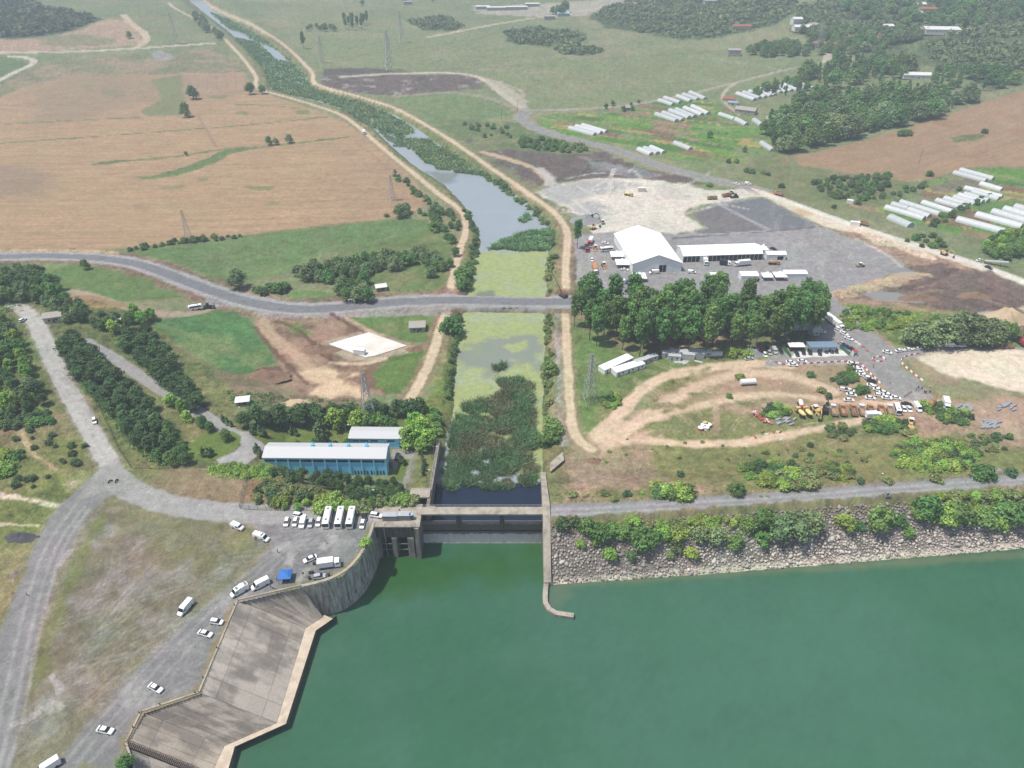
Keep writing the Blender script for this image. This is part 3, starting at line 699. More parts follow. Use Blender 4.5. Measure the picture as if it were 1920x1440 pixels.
g.line([(1050,590),(1050,650),(1053,720),(1056,780),(1058,830)],4,C(184,180,174),'canal_bank',1.2,.8,3,.8,.16,2)
for ln_,wd in((LT,9),(RT,9),(RT2,8),(LT2,10)):
 g.line(ln_,wd,C(166,150,116),None,1.5,1,6,.8,.1,4)
for ln_,wd in((LT,4.6),(RT,4.8),(RT2,4.4),(LT2,5)):
 g.line(ln_,wd,C(214,194,164),'towpath',.6,.35,5,1,.06,4,ruts=(.08,1.0,.5))
g.poly([(866,572),(1052,572),(1050,586),(868,588)],C(176,174,172),'causeway_bank',.8,.6,4,.95,.12,2)
g.line(BR,26,C(150,126,106),'dirt_bank',2,2.5,7,.9,.16,4,C(172,150,124),(10,.2,0),seed=55)
g.line(BR,15,C(178,176,174),'gravel_road',1.2,.8,5,1,.07,3)
g.poly([(440,572),(480,585),(560,590),(640,588),(760,578),(850,576),(840,590),(640,596),(500,596)],C(172,166,160),None,1.5,1,5,.85,.08,3)
g.line([(-120,470),(60,470),(190,471),(215,476)],6,C(202,178,146),None,1.2,.8,5,.9)
g.line(BR,8.2,C(146,147,150),'causeway_road',.35,.1,5,1,.03,6)
g.poly([(380,556),(430,566),(440,576),(390,574)],C(172,170,166),None,1.5,1,5,.9)
g.line(CR,10.5,C(156,148,116),None,.8,.5,5,.9,world=True)
g.line(CR,7.6,C(160,159,158),'crest_road',.5,.3,5,1,.05,5,ruts=(.34,1.3,.8),world=True)
yn_=lambda x:float(np.interp(x,[12,70,160,300],[178.6,183.5,192.5,206]))
xs_=[12.3,40,70,110,160,230]
g.poly([(x,yn_(x)-3.4)for x in xs_]+[(x,yn_(x)-22)for x in reversed(xs_)],C(156,147,136),'rock_slope',.4,.5,3,1,.25,1.5,world=True)
g.poly([(x,yn_(x)-.6)for x in xs_]+[(x,yn_(x)-5.0)for x in reversed(xs_)],C(140,140,84),'rock_slope',.6,.8,4,.8,.2,2.5,C(164,146,108),(6,.2,-.1),world=True)
g.line([(x,yn_(x)-17.0)for x in(12.5,40,70,110,160,230)],2.6,C(226,218,192),None,.5,.4,3,.9,world=True)
for ln_,wd,cc,al in(([(1600,428),(1650,446),(1700,466),(1740,482)],9,(226,206,178),.85),([(1690,500),(1660,474),(1606,448)],2.5,(206,196,182),.8),([(1300,437),(1330,441),(1440,433)],2,(196,192,186),.6),([(1560,552),(1640,532),(1700,512),(1740,516)],6,(206,182,150),.8),([(1640,576),(1760,582),(1880,606)],5,(176,148,122),.8),([(1760,540),(1840,552),(1930,590)],3,(112,96,88),.7),([(520,603),(550,612),(580,636),(612,668)],2.2,(120,94,78),.9),([(478,614),(505,650),(545,690),(575,720)],2.4,(126,100,82),.9),([(622,588),(650,606),(690,628)],2.2,(120,96,80),.9),([(640,590),(700,624)],2,(206,180,150),.8),([(620,680),(680,684),(720,672)],2.6,(214,192,164),.8),([(1085,560),(1110,520),(1106,470),(1120,440)],4,(182,178,172),.6)):
 g.line(ln_,wd,C(*cc),None,.7,.7,4,al,.1,3)
 # geometry
GZ=zt(GX,GY)
RES=W([(235,1395),(268,1336),(373,1300),(442,1129),(568,1099)],0.0)+W([(600,1092),(640,1078),(669,1052),(688,1021),(700,986),(704,970)],0.0)+[(-27.0,179.5),(-27.0,181.3),(PIERX,181.3),(PIERX,20.0),(-150,20.0)]+W([(245,1700)],0.0)
GRAIN={'wheat_field':.065,'asphalt_apron':.06,'causeway_road':.05,'plant_road':.06,'side_road':.08,'crest_road':.09,'construction_yard':.09,'car_park':.09,'paved_strip':.02,'gravel_road':.1,'haul_road':.08,'towpath':.08,'cleared_earth':.09,'dirt_road':.09,'puddle':0,'grass_strip':.2,'dirt_ground':.14,'green_field':.17,'meadow':.24,'rough_ground':.17,'crest_ground':.20,'hillside':.30,'embankment':.32,'canal_bank':.28,'garden_ground':.2,'scrub_hill':.34,'torn_ground':.22,'mud_ground':.22,'lawn':.12,'dirt_bank':.24,'grove_floor':.25,'rock_slope':.25}
ga=np.array([GRAIN.get(n_,.16)for n_ in g.names])[g.cls]
white=RNG.uniform(-1,1,len(GX))
gr_=white*.9+fbm(GX,GY,.9,2,201)*1.0+fbm(GX,GY,2.6,2,202)*1.1+fbm(GX,GY,8,2,203)*.8
g.col=np.clip(g.col*np.clip(1+ga*gr_,.35,1.9)[:,None],.002,.9)
tuft=sstep(.38,.62,fbm(GX,GY,1.7,2,204)+.25*white)*np.clip(ga-.15,0,.2)*4
g.col*=(1-np.array([.45,.32,.42])[None]*tuft[:,None])
stone=(hash01(np.arange(len(GX)),np.arange(len(GX))//7,77)>.9955)&np.isin(g.cls,[g.names.index(q)for q in('meadow','crest_ground','rough_ground','hillside','dirt_ground','crest_road','torn_ground','car_park','construction_yard')])
g.col[stone]=np.clip(g.col[stone]*1.5,0,.6)
hue=fbm(GX,GY,14,3,205)*np.clip(ga,0,.2)
g.col*=np.stack([1+hue*.9,1-hue*.1,1+hue*.5],1)
sdr=sd_poly(GX,GY,RES)
dig=C(120,112,104)
bumpy={'mud_ground':.35,'torn_ground':.45,'dirt_bank':.5,'dirt_ground':.12,'rock_slope':.3,'cleared_earth':.08,'rough_ground':.1,'meadow':.15,'canal_bank':.25,'embankment':.3,'hillside':.3,'scrub_hill':.8}
amp=np.zeros(len(GX))
for i,nme in enumerate(g.names):
 if nme in bumpy:amp[g.cls==i]=bumpy[nme]
GZ=GZ+amp*fbm(GX,GY,3.2,4,90)*1.2
ii=np.arange(NV*NU).reshape(NV,NU)
quads=np.stack([ii[1:,:-1].ravel(),ii[1:,1:].ravel(),ii[:-1,1:].ravel(),ii[:-1,:-1].ravel()],1)
drop=(sdr>0.25)[quads].all(1)|(GZ<-18.5)[quads].any(1)|((GX>10.5)&(GX<12.9)&(GY<176))[quads].any(1)
quads=quads[~drop]
qc=g.cls[quads]
major=np.sort(qc,axis=1)[:,1]
GM=ground_mat()
PUD=water_mat('puddle_water',.12,.05,.6)
for i,nme in enumerate(g.names):
 q=quads[major==i]
 if not len(q):continue
 used,inv=np.unique(q,return_inverse=True)
 co=np.stack([GX[used],GY[used],GZ[used]],1)
 me=np_mesh(nme,co,inv.reshape(-1,4),PUD if nme=='puddle' else GM,g.col[used],smooth=True)
 o=kind(link(nme,me),'structure')
 # reservoir water
rx,ry=np.meshgrid(np.arange(-150,420,1.5),np.arange(-60,215,1.5))
w=Painter(rx.ravel(),ry.ravel())
w.base(C(74,130,98,.88),var=.05,vsc=14,col2=C(84,134,108,.88),c2=(45,.3,0))
w.poly([(690,1045),(1020,1018),(1020,1080),(900,1090),(700,1120)],C(66,122,56,.85),None,6,3,10,.85,.06,6,z=ZR)
w.poly([(1028,1100),(1060,1098),(1075,1115),(1050,1140),(1028,1135)],C(140,160,130,.7),None,2,1.5,6,.6,.05,4,z=ZR)
sh=W([(1040,1093),(1200,1085),(1400,1072),(1600,1060),(1800,1047),(2100,1028)],ZR)
w.line(sh,3.0,C(150,160,124,.75),None,1.4,.6,4,.65,world=True)
w.line(W([(636,1150),(598,1187),(543,1362),(448,1402),(440,1440)],ZR),3.2,C(110,146,108,.7),None,1.4,.6,4,.6,world=True)
w.col*=(1+.05*RNG.uniform(-1,1,len(w.x))+.05*fbm(w.x,w.y,4,3,301)+.07*fbm(w.x/3,w.y,12,3,302)+.09*sstep(0,160,w.x)-.06*sstep(120,175,w.y))[:,None]
nx_,ny_=rx.shape[1],rx.shape[0]
ii=np.arange(nx_*ny_).reshape(ny_,nx_)
quads=np.stack([ii[:-1,:-1].ravel(),ii[:-1,1:].ravel(),ii[1:,1:].ravel(),ii[1:,:-1].ravel()],1)
qy=w.y[quads].mean(1);qx=w.x[quads].mean(1)
keep=((qx<PIERX)&(qy<181.0))|((qx>=PIERX)&(qy<196))
used,inv=np.unique(quads[keep],return_inverse=True)
me=np_mesh('reservoir_water',np.stack([w.x[used],w.y[used],np.full(len(used),ZR)],1),inv.reshape(-1,4),water_mat('reservoir_surface',.06,.42,1.1),w.col[used])
kind(link('reservoir_water',me),'structure')
# canal water
ug=np.arange(300,1060,2.4);vg=np.concatenate([np.arange(-12,1000,2.4)])
UU,VV=np.meshgrid(ug,vg)
cx_,cy_=onplane(UU,VV,ZC)
k=Painter(cx_.ravel(),cy_.ravel())
k.base(C(176,184,188,1.0),var=.05,vsc=8)  # pale grey sky reflection put into the canal's base colour
k.poly([(600,188),(900,330),(905,325),(640,180)],C(170,178,178,1.0),None,1,1,5,1,z=ZC)
k.poly([(780,320),(910,322),(1045,440),(900,475),(880,420)],C(172,182,188,1.0),None,3,2,8,1,.05,8,z=ZC)
k.poly([(800,322),(860,325),(850,345),(820,345)],C(150,156,130,.8),None,3,2,6,.7,z=ZC)
ALG=C(178,190,130,1.0)
k.poly([(880,476),(905,472),(940,470),(1035,472),(1035,560),(1030,600),(1030,900),(990,900),(830,780),(850,600)],ALG,'algae',.6,.5,4,1,.05,7,C(172,184,152,1.05),(16,.3,-.1),z=ZC)
k.poly([(880,645),(960,622),(1010,628),(1022,650),(1020,690),(980,690),(920,700),(868,690),(866,665)],C(150,158,158,.95),'canal_water',5,6,9,.72,.06,6,C(160,172,128,.95),(9,.25,-.2),z=ZC,seed=4)
k.poly([(940,648),(985,640),(990,655),(960,662)],ALG,'algae',1.5,1.5,5,.9,z=ZC)
k.poly([(895,545),(925,546),(925,560),(890,558)],C(140,150,140,.8),'canal_water',1.5,1,5,.7,z=ZC)
k.poly([(770,906),(1030,904),(1040,1000),(760,1000)],C(48,62,88,.8),'deep_water',.6,.5,4,1,.1,4,z=ZC)
k.poly([(985,800),(1022,790),(1022,880),(1010,890)],ALG,'algae',1,1,5,1,.08,4,z=ZC)
sd=sd_poly(k.x,k.y,CANAL)
ii=np.arange(len(ug)*len(vg)).reshape(len(vg),len(ug))
quads=np.stack([ii[1:,:-1].ravel(),ii[1:,1:].ravel(),ii[:-1,1:].ravel(),ii[:-1,:-1].ravel()],1)
keep=(sd[quads]>-5.0).any(1)&(k.y[quads]>181.6).all(1)&(k.x[quads]<140).all(1)
quads=quads[keep]
ALM=mat('algae_skin',(.5,.5,.5),.9)
ALM=ground_mat();ALM.name='algae_surface'
for i,nme in enumerate(k.names):
 real={0:'canal_water'}.get(i,nme)
 q=quads[np.sort(k.cls[quads],axis=1)[:,1]==i]
 if not len(q):continue
 used,inv=np.unique(q,return_inverse=True)
 mm=ALM if nme=='algae' else water_mat(real+'_surface',.08 if nme!='deep_water' else.05,.12,1.0)
 me=np_mesh(real,np.stack([k.x[used],k.y[used],np.full(len(used),ZC)],1),inv.reshape(-1,4),mm,k.col[used])
 kind(link(real,me),'stuff' if nme=='algae' else 'structure')
 # dam structures
def concrete_mat(name,col,dark,streak=6.0):
 m,nt,N,L,b=nodes_of(name)
 at=noise_node(N,L,0.5,5.0,'Object',.65)
 st=noise_node(N,L,1.0,4.0,'Object',.6,(1.2,1.2,0.12))
 r1=ramp(N,L,st.outputs[0],[(0.30,dark),(0.62,col)])
 r2=ramp(N,L,at.outputs[0],[(0.3,(.72,)*3),(0.7,(1.12,)*3)])
 L.new(mixc(N,L,1.0,r1.outputs[0],r2.outputs[0],'MULTIPLY'),b.inputs['Base Color'])
 b.inputs['Roughness'].default_value=.9
 b.inputs['Specular IOR Level'].default_value=.2
 return m
CON=concrete_mat('stained_concrete',C(186,178,166),C(128,120,112))
CON_D=concrete_mat('dark_concrete',C(132,124,116),C(76,73,70))
CON_L=mat('pale_concrete',C(196,186,170),.9,var=.12,scale=.8,dirt=C(160,150,134))
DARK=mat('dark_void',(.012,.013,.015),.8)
STEEL=mat('galvanised_steel',(.38,.39,.40),.5,.3,var=.1)
RUST=mat('rusty_steel',(.16,.09,.06),.8,var=.3,scale=4)
WIRE=mat('fence_wire',(.16,.15,.13),.7)
def tint_mat(name,rough=.9):
 m,nt,N,L,b=nodes_of(name)
 at=N.new('ShaderNodeAttribute');at.attribute_name='tint'
 n1=noise_node(N,L,1.6,4.0,'Object',.65)
 mr=N.new('ShaderNodeMapRange');mr.inputs[1].default_value=.3;mr.inputs[2].default_value=.7;mr.inputs[3].default_value=.88;mr.inputs[4].default_value=1.12
 L.new(n1.outputs[0],mr.inputs[0])
 hs=N.new('ShaderNodeHueSaturation');L.new(at.outputs['Color'],hs.inputs['Color']);L.new(mr.outputs[0],hs.inputs['Value'])
 L.new(hs.outputs[0],b.inputs['Base Color'])
 b.inputs['Roughness'].default_value=rough;b.inputs['Specular IOR Level'].default_value=.2
 return m
SLABM=tint_mat('slab_concrete')
apron=empty('concrete_apron',P(440,1240,0))
tag(apron,'stained concrete slab slope with pale bench between gravel lot and green water','embankment slope')
bpy.context.view_layer.update()
def slab(name,tl,tr,bl,br,na,nb,col,dark,seed,thick=.4):
 """corners in 3-D; a runs tl->tr, b runs tl->bl (down the slope)"""
 n=90
 a,b=np.meshgrid(np.linspace(0,1,n),np.linspace(0,1,n))
 a,b=a.ravel(),b.ravel()
 c=[np.array(q)for q in(tl,tr,bl,br)]
 p=((1-a)*(1-b))[:,None]*c[0]+(a*(1-b))[:,None]*c[1]+((1-a)*b)[:,None]*c[2]+(a*b)[:,None]*c[3]
 la=np.linalg.norm(c[1]-c[0]);lb=np.linalg.norm(c[2]-c[0])
 x,y=a*la,b*lb
 t=np.array(col)[None]*np.ones((len(a),1))
 m=.85*sstep(-.3,.5,.55*fbm(x/1.4,y/5.0,1.0,4,seed)+.7*fbm(x,y,6,4,seed+3)-.12+.25*(1-b))
 t=t*(1-m[:,None])+np.array(dark)[None]*m[:,None]
 cell=hash01(np.floor(a*na),np.floor(b*nb),seed)
 t*=(0.90+.2*cell)[:,None]
 ja=np.abs((a*na)%1.0-.5)*2;jb=np.abs((b*nb)%1.0-.5)*2
 j=np.maximum(sstep(1-.30*na/la,1,ja),sstep(1-.30*nb/lb,1,jb))
 t*=(1-.55*j*(0.6+.4*hash01(np.floor(x),np.floor(y),3)))[:,None]
 pale=sstep(.55,.75,fbm(x,y/3,2.2,3,seed+9))
 t*=(1+.35*pale)[:,None]
 ii=np.arange(n*n).reshape(n,n)
 q=np.stack([ii[:-1,:-1].ravel(),ii[1:,:-1].ravel(),ii[1:,1:].ravel(),ii[:-1,1:].ravel()],1)
 p=p-np.array(apron.location)[None]
 me=np_mesh(name,p,q,SLABM,t)
 return part(name,me,apron)
ZB=-13.0
p3=lambda u,v,z:tuple(P(u,v,z))
SC,SD=C(208,197,182,1.12),C(156,147,136,1.1)
DC,DD=C(200,188,174,1.1),C(148,138,128,1.05)
slab('slope_slab',p3(447,1126,.05),p3(374,1299,.05),p3(573,1178,ZB),p3(519,1356,ZB),6,5,SC,SD,3)
slab('slope_slab',p3(564,1099,.05),p3(447,1126,.05),p3(606,1157,ZB),p3(573,1178,ZB),4,3,DC,DD,4)
slab('slope_slab',p3(374,1299,.05),p3(266,1335,.05),p3(519,1356,ZB),p3(421,1399,ZB),4,4,DC,DD,5)
slab('slope_slab',p3(266,1335,.05),p3(237,1392,.05),p3(421,1399,ZB),p3(396,1452,ZB),3,4,C(204,190,172,1.1),SD,6)
slab('slope_slab',p3(238,1402,.02),p3(300,1560,.02),p3(392,1462,ZB),p3(380,1600,ZB),4,4,C(206,194,180,1.1),SD,7)
inn=[p3(u,v,ZB)for u,v in[(608,1153),(573,1178),(519,1356),(421,1399),(396,1452),(380,1600)]]
out=[p3(u,v,ZB-.05)for u,v in[(624,1160),(592,1182),(536,1357),(440,1400),(425,1452),(415,1600)]]
toe=[p3(u,v,-17.2)for u,v in[(634,1152),(597,1184),(543,1359),(447,1400),(438,1445),(425,1600)]]
L0=Vector(apron.location)
b1=MB();b2=MB()
for k in range(5):
 off=lambda q:Vector(q)-L0
 b1.add([off(inn[k]),off(inn[k+1]),off(out[k+1]),off(out[k])],[(0,1,2,3)])
 dn=[off(q)-Vector((0,0,.7))for q in(inn[k],inn[k+1],out[k+1],out[k])]
 b2.add([off(out[k]),off(out[k+1]),off(toe[k+1]),off(toe[k])],[(0,1,2,3)])
b1.build('bench',mat('bench_concrete',C(222,206,184),.9,var=.12,scale=.9,dirt=C(204,186,162)),apron)
b2.build('toe_slope',mat('toe_concrete',C(142,130,118),.9,var=.2,scale=.7),apron)
edge=MB()
top=[P(u,v,0)for u,v in[(566,1097),(446,1125),(373,1298),(265,1334),(236,1392),(262,1470)]]
for a,b in zip(top[:-1],top[1:]):
 d=(b-a);ln=d.length
 edge.box(tuple((a+b)/2-L0+Vector((0,0,.05))),(ln+.2,.5,.42),math.atan2(d.y,d.x))
edge.build('kerb',CON_L,apron)
for u,v in[(440,1136),(407,1216),(381,1272),(366,1300),(300,1322),(262,1338),(250,1365)]:
 m=MB();q=P(u,v,0)
 m.box((0,0,.45),(.22,.22,.9),.3).box((0,0,.93),(.3,.3,.08),.3)
 o=m.build('marker_post',CON_D);o.location=q
 tag(o,'short dark marker post standing on the edge of the concrete slope','post','marker posts along the slope edge')
a,b=P(237,1394,.1),P(392,1456,ZB)
st=empty('stairs',a)
tag(st,'dark ribbed stairway running down the lowest concrete slope','stairs')
d=b-a;n=46;ang=math.atan2(d.y,d.x)
m=MB()
for k in range(n):
 q=d*((k+.5)/n)
 m.box((q.x,q.y,q.z+.1),(d.xy.length/n*.62,1.3,.34),ang)
m.build('treads',mat('stair_concrete',C(132,122,112),.9),st)
side=Vector((-d.y,d.x,0)).normalized()
m=MB()
for sgn in(-.75,.75):
 m.bar(side*sgn+Vector((0,0,.8)),d+side*sgn+Vector((0,0,.8)),.06)
 for k in range(0,n,3):
  q=d*(k/n)+side*sgn
  m.bar(q,q+Vector((0,0,.8)),.04)
m.build('handrail',RUST,st)
cur=smooth_pts([tuple(P(u,v,0)[:2])for u,v in[(566,1099),(600,1092),(640,1077),(669,1051),(687,1020),(696,996),(701,980)]],3)
wl=empty('retaining_wall',(cur[0][0],cur[0][1],0))
tag(wl,'tall curved stained concrete wall holding the gravel lot above the water','wall')
bw,cp_=MB(),MB()
o0=Vector((cur[0][0],cur[0][1],0))
secw,secc=[],[]
for i,(x,y)in enumerate(cur):
 t0=Vector(cur[min(i+1,len(cur)-1)])-Vector(cur[max(i-1,0)])
 nrm=Vector((t0.y,-t0.x,0)).normalized()
 q=Vector((x,y,0))-o0
 secw.append([q+nrm*.35+Vector((0,0,-.2)),q+nrm*.35+Vector((0,0,-11)),q+nrm*.9+Vector((0,0,-14.5)),q+nrm*1.0+Vector((0,0,-18)),q-nrm*.3+Vector((0,0,-18)),q-nrm*.3+Vector((0,0,-.2))])
 secc.append([q+nrm*.5+Vector((0,0,-.2)),q-nrm*.5+Vector((0,0,-.2)),q-nrm*.5+Vector((0,0,.35)),q+nrm*.5+Vector((0,0,.35))])
bw.loft(secw);cp_.loft(secc)
WALLM=concrete_mat('wall_concrete',C(222,214,202),C(140,132,124))
bw.build('wall_face',WALLM,wl);cp_.build('coping',CON_L,wl)
ib=empty('intake_block',(-40,174,0))
tag(ib,'concrete intake block with two dark gate openings beside the curved wall','dam intake')
m=MB()
m.box((-.3,5.0,-.25),(16.4,11.0,.6))
m.build('deck',CON_L,ib)
m=MB();m.box((-.3,.5,-3.3),(15.4,.6,5.5));m.build('gate_curtain',CON_D,ib)
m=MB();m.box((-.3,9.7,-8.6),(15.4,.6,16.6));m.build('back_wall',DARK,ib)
for x0,x1 in((-8.6,-6.4),(-2.5,-.8),(3.0,5.3)):
 m=MB()
 m.loft([[(x0,-.3,z),(x1,-.3,z),(x1,9.4,z),(x0,9.4,z)]for z in(-18,-6.05)])
 m.build('gate_pier',CON,ib)
m=MB();m.box((6.7,4.0,-9.3),(1.6,10.0,17.4));m.build('side_wall',CON,ib)
m=MB()
for z in(-9.4,-12.2):m.box((-1.6,.25,z),(9.4,.15,.16))
m.build('gate_beam',STEEL,ib)
m=MB();m.bar((-4.6,-.45,.2),(-4.6,-.45,-15.5),.12);m.bar((-4.6,-.45,.2),(-4.6,.6,.6),.1);m.build('gauge_pipe',STEEL,ib)
m=MB()
for x in np.arange(-8,8.1,1.6):m.bar((x,.0,.05),(x,.0,1.05),.04)
for z in(.55,1.05):m.bar((-8,0,z),(8,0,z),.035)
m.build('railing',STEEL,ib)
wr=empty('spillway_weir',(-10.3,182.2,-7.7))
tag(wr,'long low concrete spillway weir with a dark upper band under the bridge','weir')
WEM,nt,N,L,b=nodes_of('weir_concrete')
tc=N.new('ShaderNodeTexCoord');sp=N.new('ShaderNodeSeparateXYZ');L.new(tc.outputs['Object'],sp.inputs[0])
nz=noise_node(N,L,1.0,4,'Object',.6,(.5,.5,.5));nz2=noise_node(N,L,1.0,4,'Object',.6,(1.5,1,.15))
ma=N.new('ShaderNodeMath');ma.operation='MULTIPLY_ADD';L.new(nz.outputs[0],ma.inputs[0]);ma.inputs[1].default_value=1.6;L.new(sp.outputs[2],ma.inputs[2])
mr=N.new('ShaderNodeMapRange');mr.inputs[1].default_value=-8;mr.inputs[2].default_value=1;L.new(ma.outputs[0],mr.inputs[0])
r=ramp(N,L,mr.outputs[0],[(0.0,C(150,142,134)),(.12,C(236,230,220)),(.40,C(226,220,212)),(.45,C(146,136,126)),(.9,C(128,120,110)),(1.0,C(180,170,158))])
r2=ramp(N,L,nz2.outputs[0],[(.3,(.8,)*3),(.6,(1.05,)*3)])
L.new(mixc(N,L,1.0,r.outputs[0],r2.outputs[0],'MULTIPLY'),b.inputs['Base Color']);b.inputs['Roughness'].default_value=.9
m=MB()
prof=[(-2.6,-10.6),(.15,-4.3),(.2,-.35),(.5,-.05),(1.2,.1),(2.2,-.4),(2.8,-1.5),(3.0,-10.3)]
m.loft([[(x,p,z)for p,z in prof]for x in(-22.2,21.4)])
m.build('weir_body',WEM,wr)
br=empty('dam_bridge',(-10.4,181.4,0))
tag(br,'narrow pale concrete bridge carrying the crest road over the spillway','bridge')
m=MB();m.box((0,0,-.35),(45.6,3.6,.7));m.build('deck',CON_L,br)
m=MB();m.box((0,-1.95,-.05),(45.6,.3,.5));m.build('parapet',CON_L,br)
m=MB()
for x in np.arange(-32,22.8,2.0):m.bar((x,1.9,.0),(x,1.9,1.0),.05)
for z in(.5,1.0):m.bar((-32,1.9,z),(22.6,1.9,z),.045)
m.build('railing',STEEL,br)
for x in(-8.7,6.8):
 m=MB();m.box((x,0,-4.3),(1.7,2.6,7.0)).box((x,0,-.95),(2.1,3.2,.5));m.build('pier',CON_D,br)
gr=MB()
for k in range(9):gr.box((-21.3+.0*k,-1.0+k*.0,0),(.01,.01,.01))
m=MB()
for k in range(8):m.box((-29.6,184.8+k*.5,-2.2-k*.5),(3.2,.5,1.6))
o=m.build('spillway_steps',CON);tag(o,'small flight of concrete steps beside the bridge and dark water','steps')
pw=empty('wing_wall',(PIERX,184,0))
tag(pw,'long straight pale concrete wall beside the rocks, dropping towards the water','wall')
m=MB();secs=[]
for y,z,hw in[(208,-6.0,.9),(200,-4.0,.95),(190,-1.0,1.1),(185,.35,1.25),(178.5,.35,1.25),(176.5,-1.0,1.2),(161,-14.3,1.2)]:
 secs.append([(-hw,y-184,-19),(hw,y-184,-19),(hw,y-184,z),(-hw,y-184,z)])
m.loft(secs);m.build('wall_body',CON,pw)
m=MB()
secs=[]
for y,z,hw in[(208,-6.0,1.0),(200,-4.0,1.05),(190,-1.0,1.2),(185,.35,1.35),(178.5,.35,1.35),(176.5,-1.0,1.3),(161,-14.3,1.3)]:
 secs.append([(-hw,y-184,z+.02),(hw,y-184,z+.02),(hw,y-184,z+.25),(-hw,y-184,z+.25)])
m.loft(secs);m.build('coping',CON_L,pw)
gq=[P(u,v,-14.8)for u,v in[(1024,1092),(1022,1118),(1023,1130),(1029,1141),(1042,1149),(1076,1154)]]
gw=empty('guide_wall',gq[0]);tag(gw,'low curved concrete wall reaching out into the green water','wall')
m=MB();secs=[]
for i,q in enumerate(gq):
 t0=(gq[min(i+1,len(gq)-1)]-gq[max(i-1,0)]).normalized();nrm=Vector((-t0.y,t0.x,0))*.85
 q=q-gq[0]
 secs.append([q-nrm+Vector((0,0,-3)),q+nrm+Vector((0,0,-3)),q+nrm,q-nrm])
m.loft(secs);m.build('wall_body',CON,gw)
m=MB();m.loft([[s[3]+Vector((0,0,.02)),s[2]+Vector((0,0,.02)),s[2]+Vector((0,0,.14)),s[3]+Vector((0,0,.14))]for s in secs]);m.build('coping',CON_L,gw)
a,b=P(823,824,-6.0),P(804,936,-2.6)
lw=empty('channel_wall',a);tag(lw,'straight concrete wall with railing between the lawn and the reed channel','wall')
d=b-a;nrm=Vector((d.y,-d.x,0)).normalized()
m=MB()
m.loft([[q-nrm*.6+Vector((0,0,-8)),q+nrm*.6+Vector((0,0,-8)),q+nrm*.6,q-nrm*.6]for q in(Vector((0,0,0)),d,d*1.12+Vector((0,0,-.3)))])
m.build('wall_body',CON,lw)
m=MB()
for k in range(16):
 q=d*(k/15)+nrm*.45;m.bar(q,q+Vector((0,0,1)),.04)
for z in(.5,1.0):m.bar(nrm*.45+Vector((0,0,z)),d+nrm*.45+Vector((0,0,z)),.03)
m.build('railing',STEEL,lw)
oc=empty('outlet_culvert',P(788,946,-6));tag(oc,'concrete box culvert with a black opening beside the channel wall','culvert')
m=MB();m.box((0,2.2,3.6),(7.4,5,.7));m.build('lid',CON_L,oc)
for x in(-3.4,3.4):
 m=MB();m.box((x,2.2,.6),(.6,5,5.3));m.build('side_wall',CON,oc)
m=MB();m.box((0,4.3,.6),(6.2,.4,5.3));m.build('back_wall',DARK,oc)
q=[P(u,v,z)for u,v,z in[(1031,868,-6.4),(1055,847,-6.6),(1058,862,-6.6),(1032,884,-5.9)]]
m=MB();c=q[0]
m.loft([[p-c-Vector((0,0,.5))for p in q],[p-c for p in q]])
o=m.build('revetment',CON_L);o.location=c;tag(o,'pale bare concrete panel on the bank at the wall end','concrete panel')
def cabin(name,label,cat,loc,s,wallm,roofm,rz=0,door=True,win=1):
 e=empty(name,loc,rz);tag(e,label,cat)
 m=MB();m.box((0,0,s[2]/2),s);m.build('walls',wallm,e)
 m=MB();m.box((0,0,s[2]+.06),(s[0]+.16,s[1]+.16,.12));m.build('roof',roofm,e)
 if door:
  m=MB();m.box((s[0]*.3,-s[1]/2-.02,1.0),(.85,.05,1.95));m.build('door',DARKG,e)
 for k in range(win):
  m=MB();m.box((-s[0]*.25+k*1.4,-s[1]/2-.02,1.55),(.9,.05,.8));m.build('window',GLASS,e)
 return e
GLASS=mat('dark_glass',(.02,.025,.03),.12,spec=.6,var=.05)
DARKG=mat('dark_grey_door',(.08,.085,.09),.6)
GREYM=mat('grey_sheet_metal',C(150,152,154),.5,var=.1)
LGREY=mat('light_grey_roof',C(196,200,204),.5,var=.08,scale=.6)
WHITE=mat('white_panel',(.74,.74,.73),.5,var=.05,scale=.5)
cabin('site_cabin','grey metal cabin beside the white jeep on the intake deck','cabin',P(732,973,.06),(5.0,2.2,2.3),GREYM,LGREY,0,False,0)
cabin('site_cabin','grey metal cabin next to the blue toilet on the intake deck','cabin',P(758,972,.06),(4.6,2.2,2.3),GREYM,LGREY,0,False,0)
cabin('portable_toilet','narrow bright blue portable toilet on the intake deck','portable toilet',P(772,973,.06),(1.2,1.2,2.3),mat('blue_plastic',C(84,150,205),.5),mat('blue_white_plastic',C(170,200,225),.5),0,True,0)
def fence(name,label,pts,h=2.2,step=3.0,wires=7,rail=False,pm=None,z=None):
 q=[P(u,v,z)for u,v in pts]
 e=empty(name,q[0]);tag(e,label,'fence')
 wm=MB();pl=0
 for a,b in zip(q[:-1],q[1:]):
  n=max(1,int((b-a).length/step))
  for k in range(n+(1 if b is q[-1]else 0)):
   c=a.lerp(b,k/n);c=Vector((c.x,c.y,float(zt(np.array([c.x]),np.array([c.y]))[0])if z is None else z))-q[0]
   if pl<95:
    m=MB();m.bar(c,c+Vector((0,0,h)),.07);m.build('post',pm or CON_D,e);pl+=1
  a,b=a-q[0],b-q[0]
  for w_ in range(wires):
   zz=h*(w_+.6)/wires
   wm.bar(a+Vector((0,0,zz)),b+Vector((0,0,zz)),.022,3)
  for w_ in range(int((b-a).length/1.0)):
   c=a.lerp(b,w_/max(1,int((b-a).length/1.0)))
   wm.bar(c+Vector((0,0,.1)),c+Vector((0,0,h)),.016,3)
 wm.build('wire_mesh',WIRE,e)
 return e
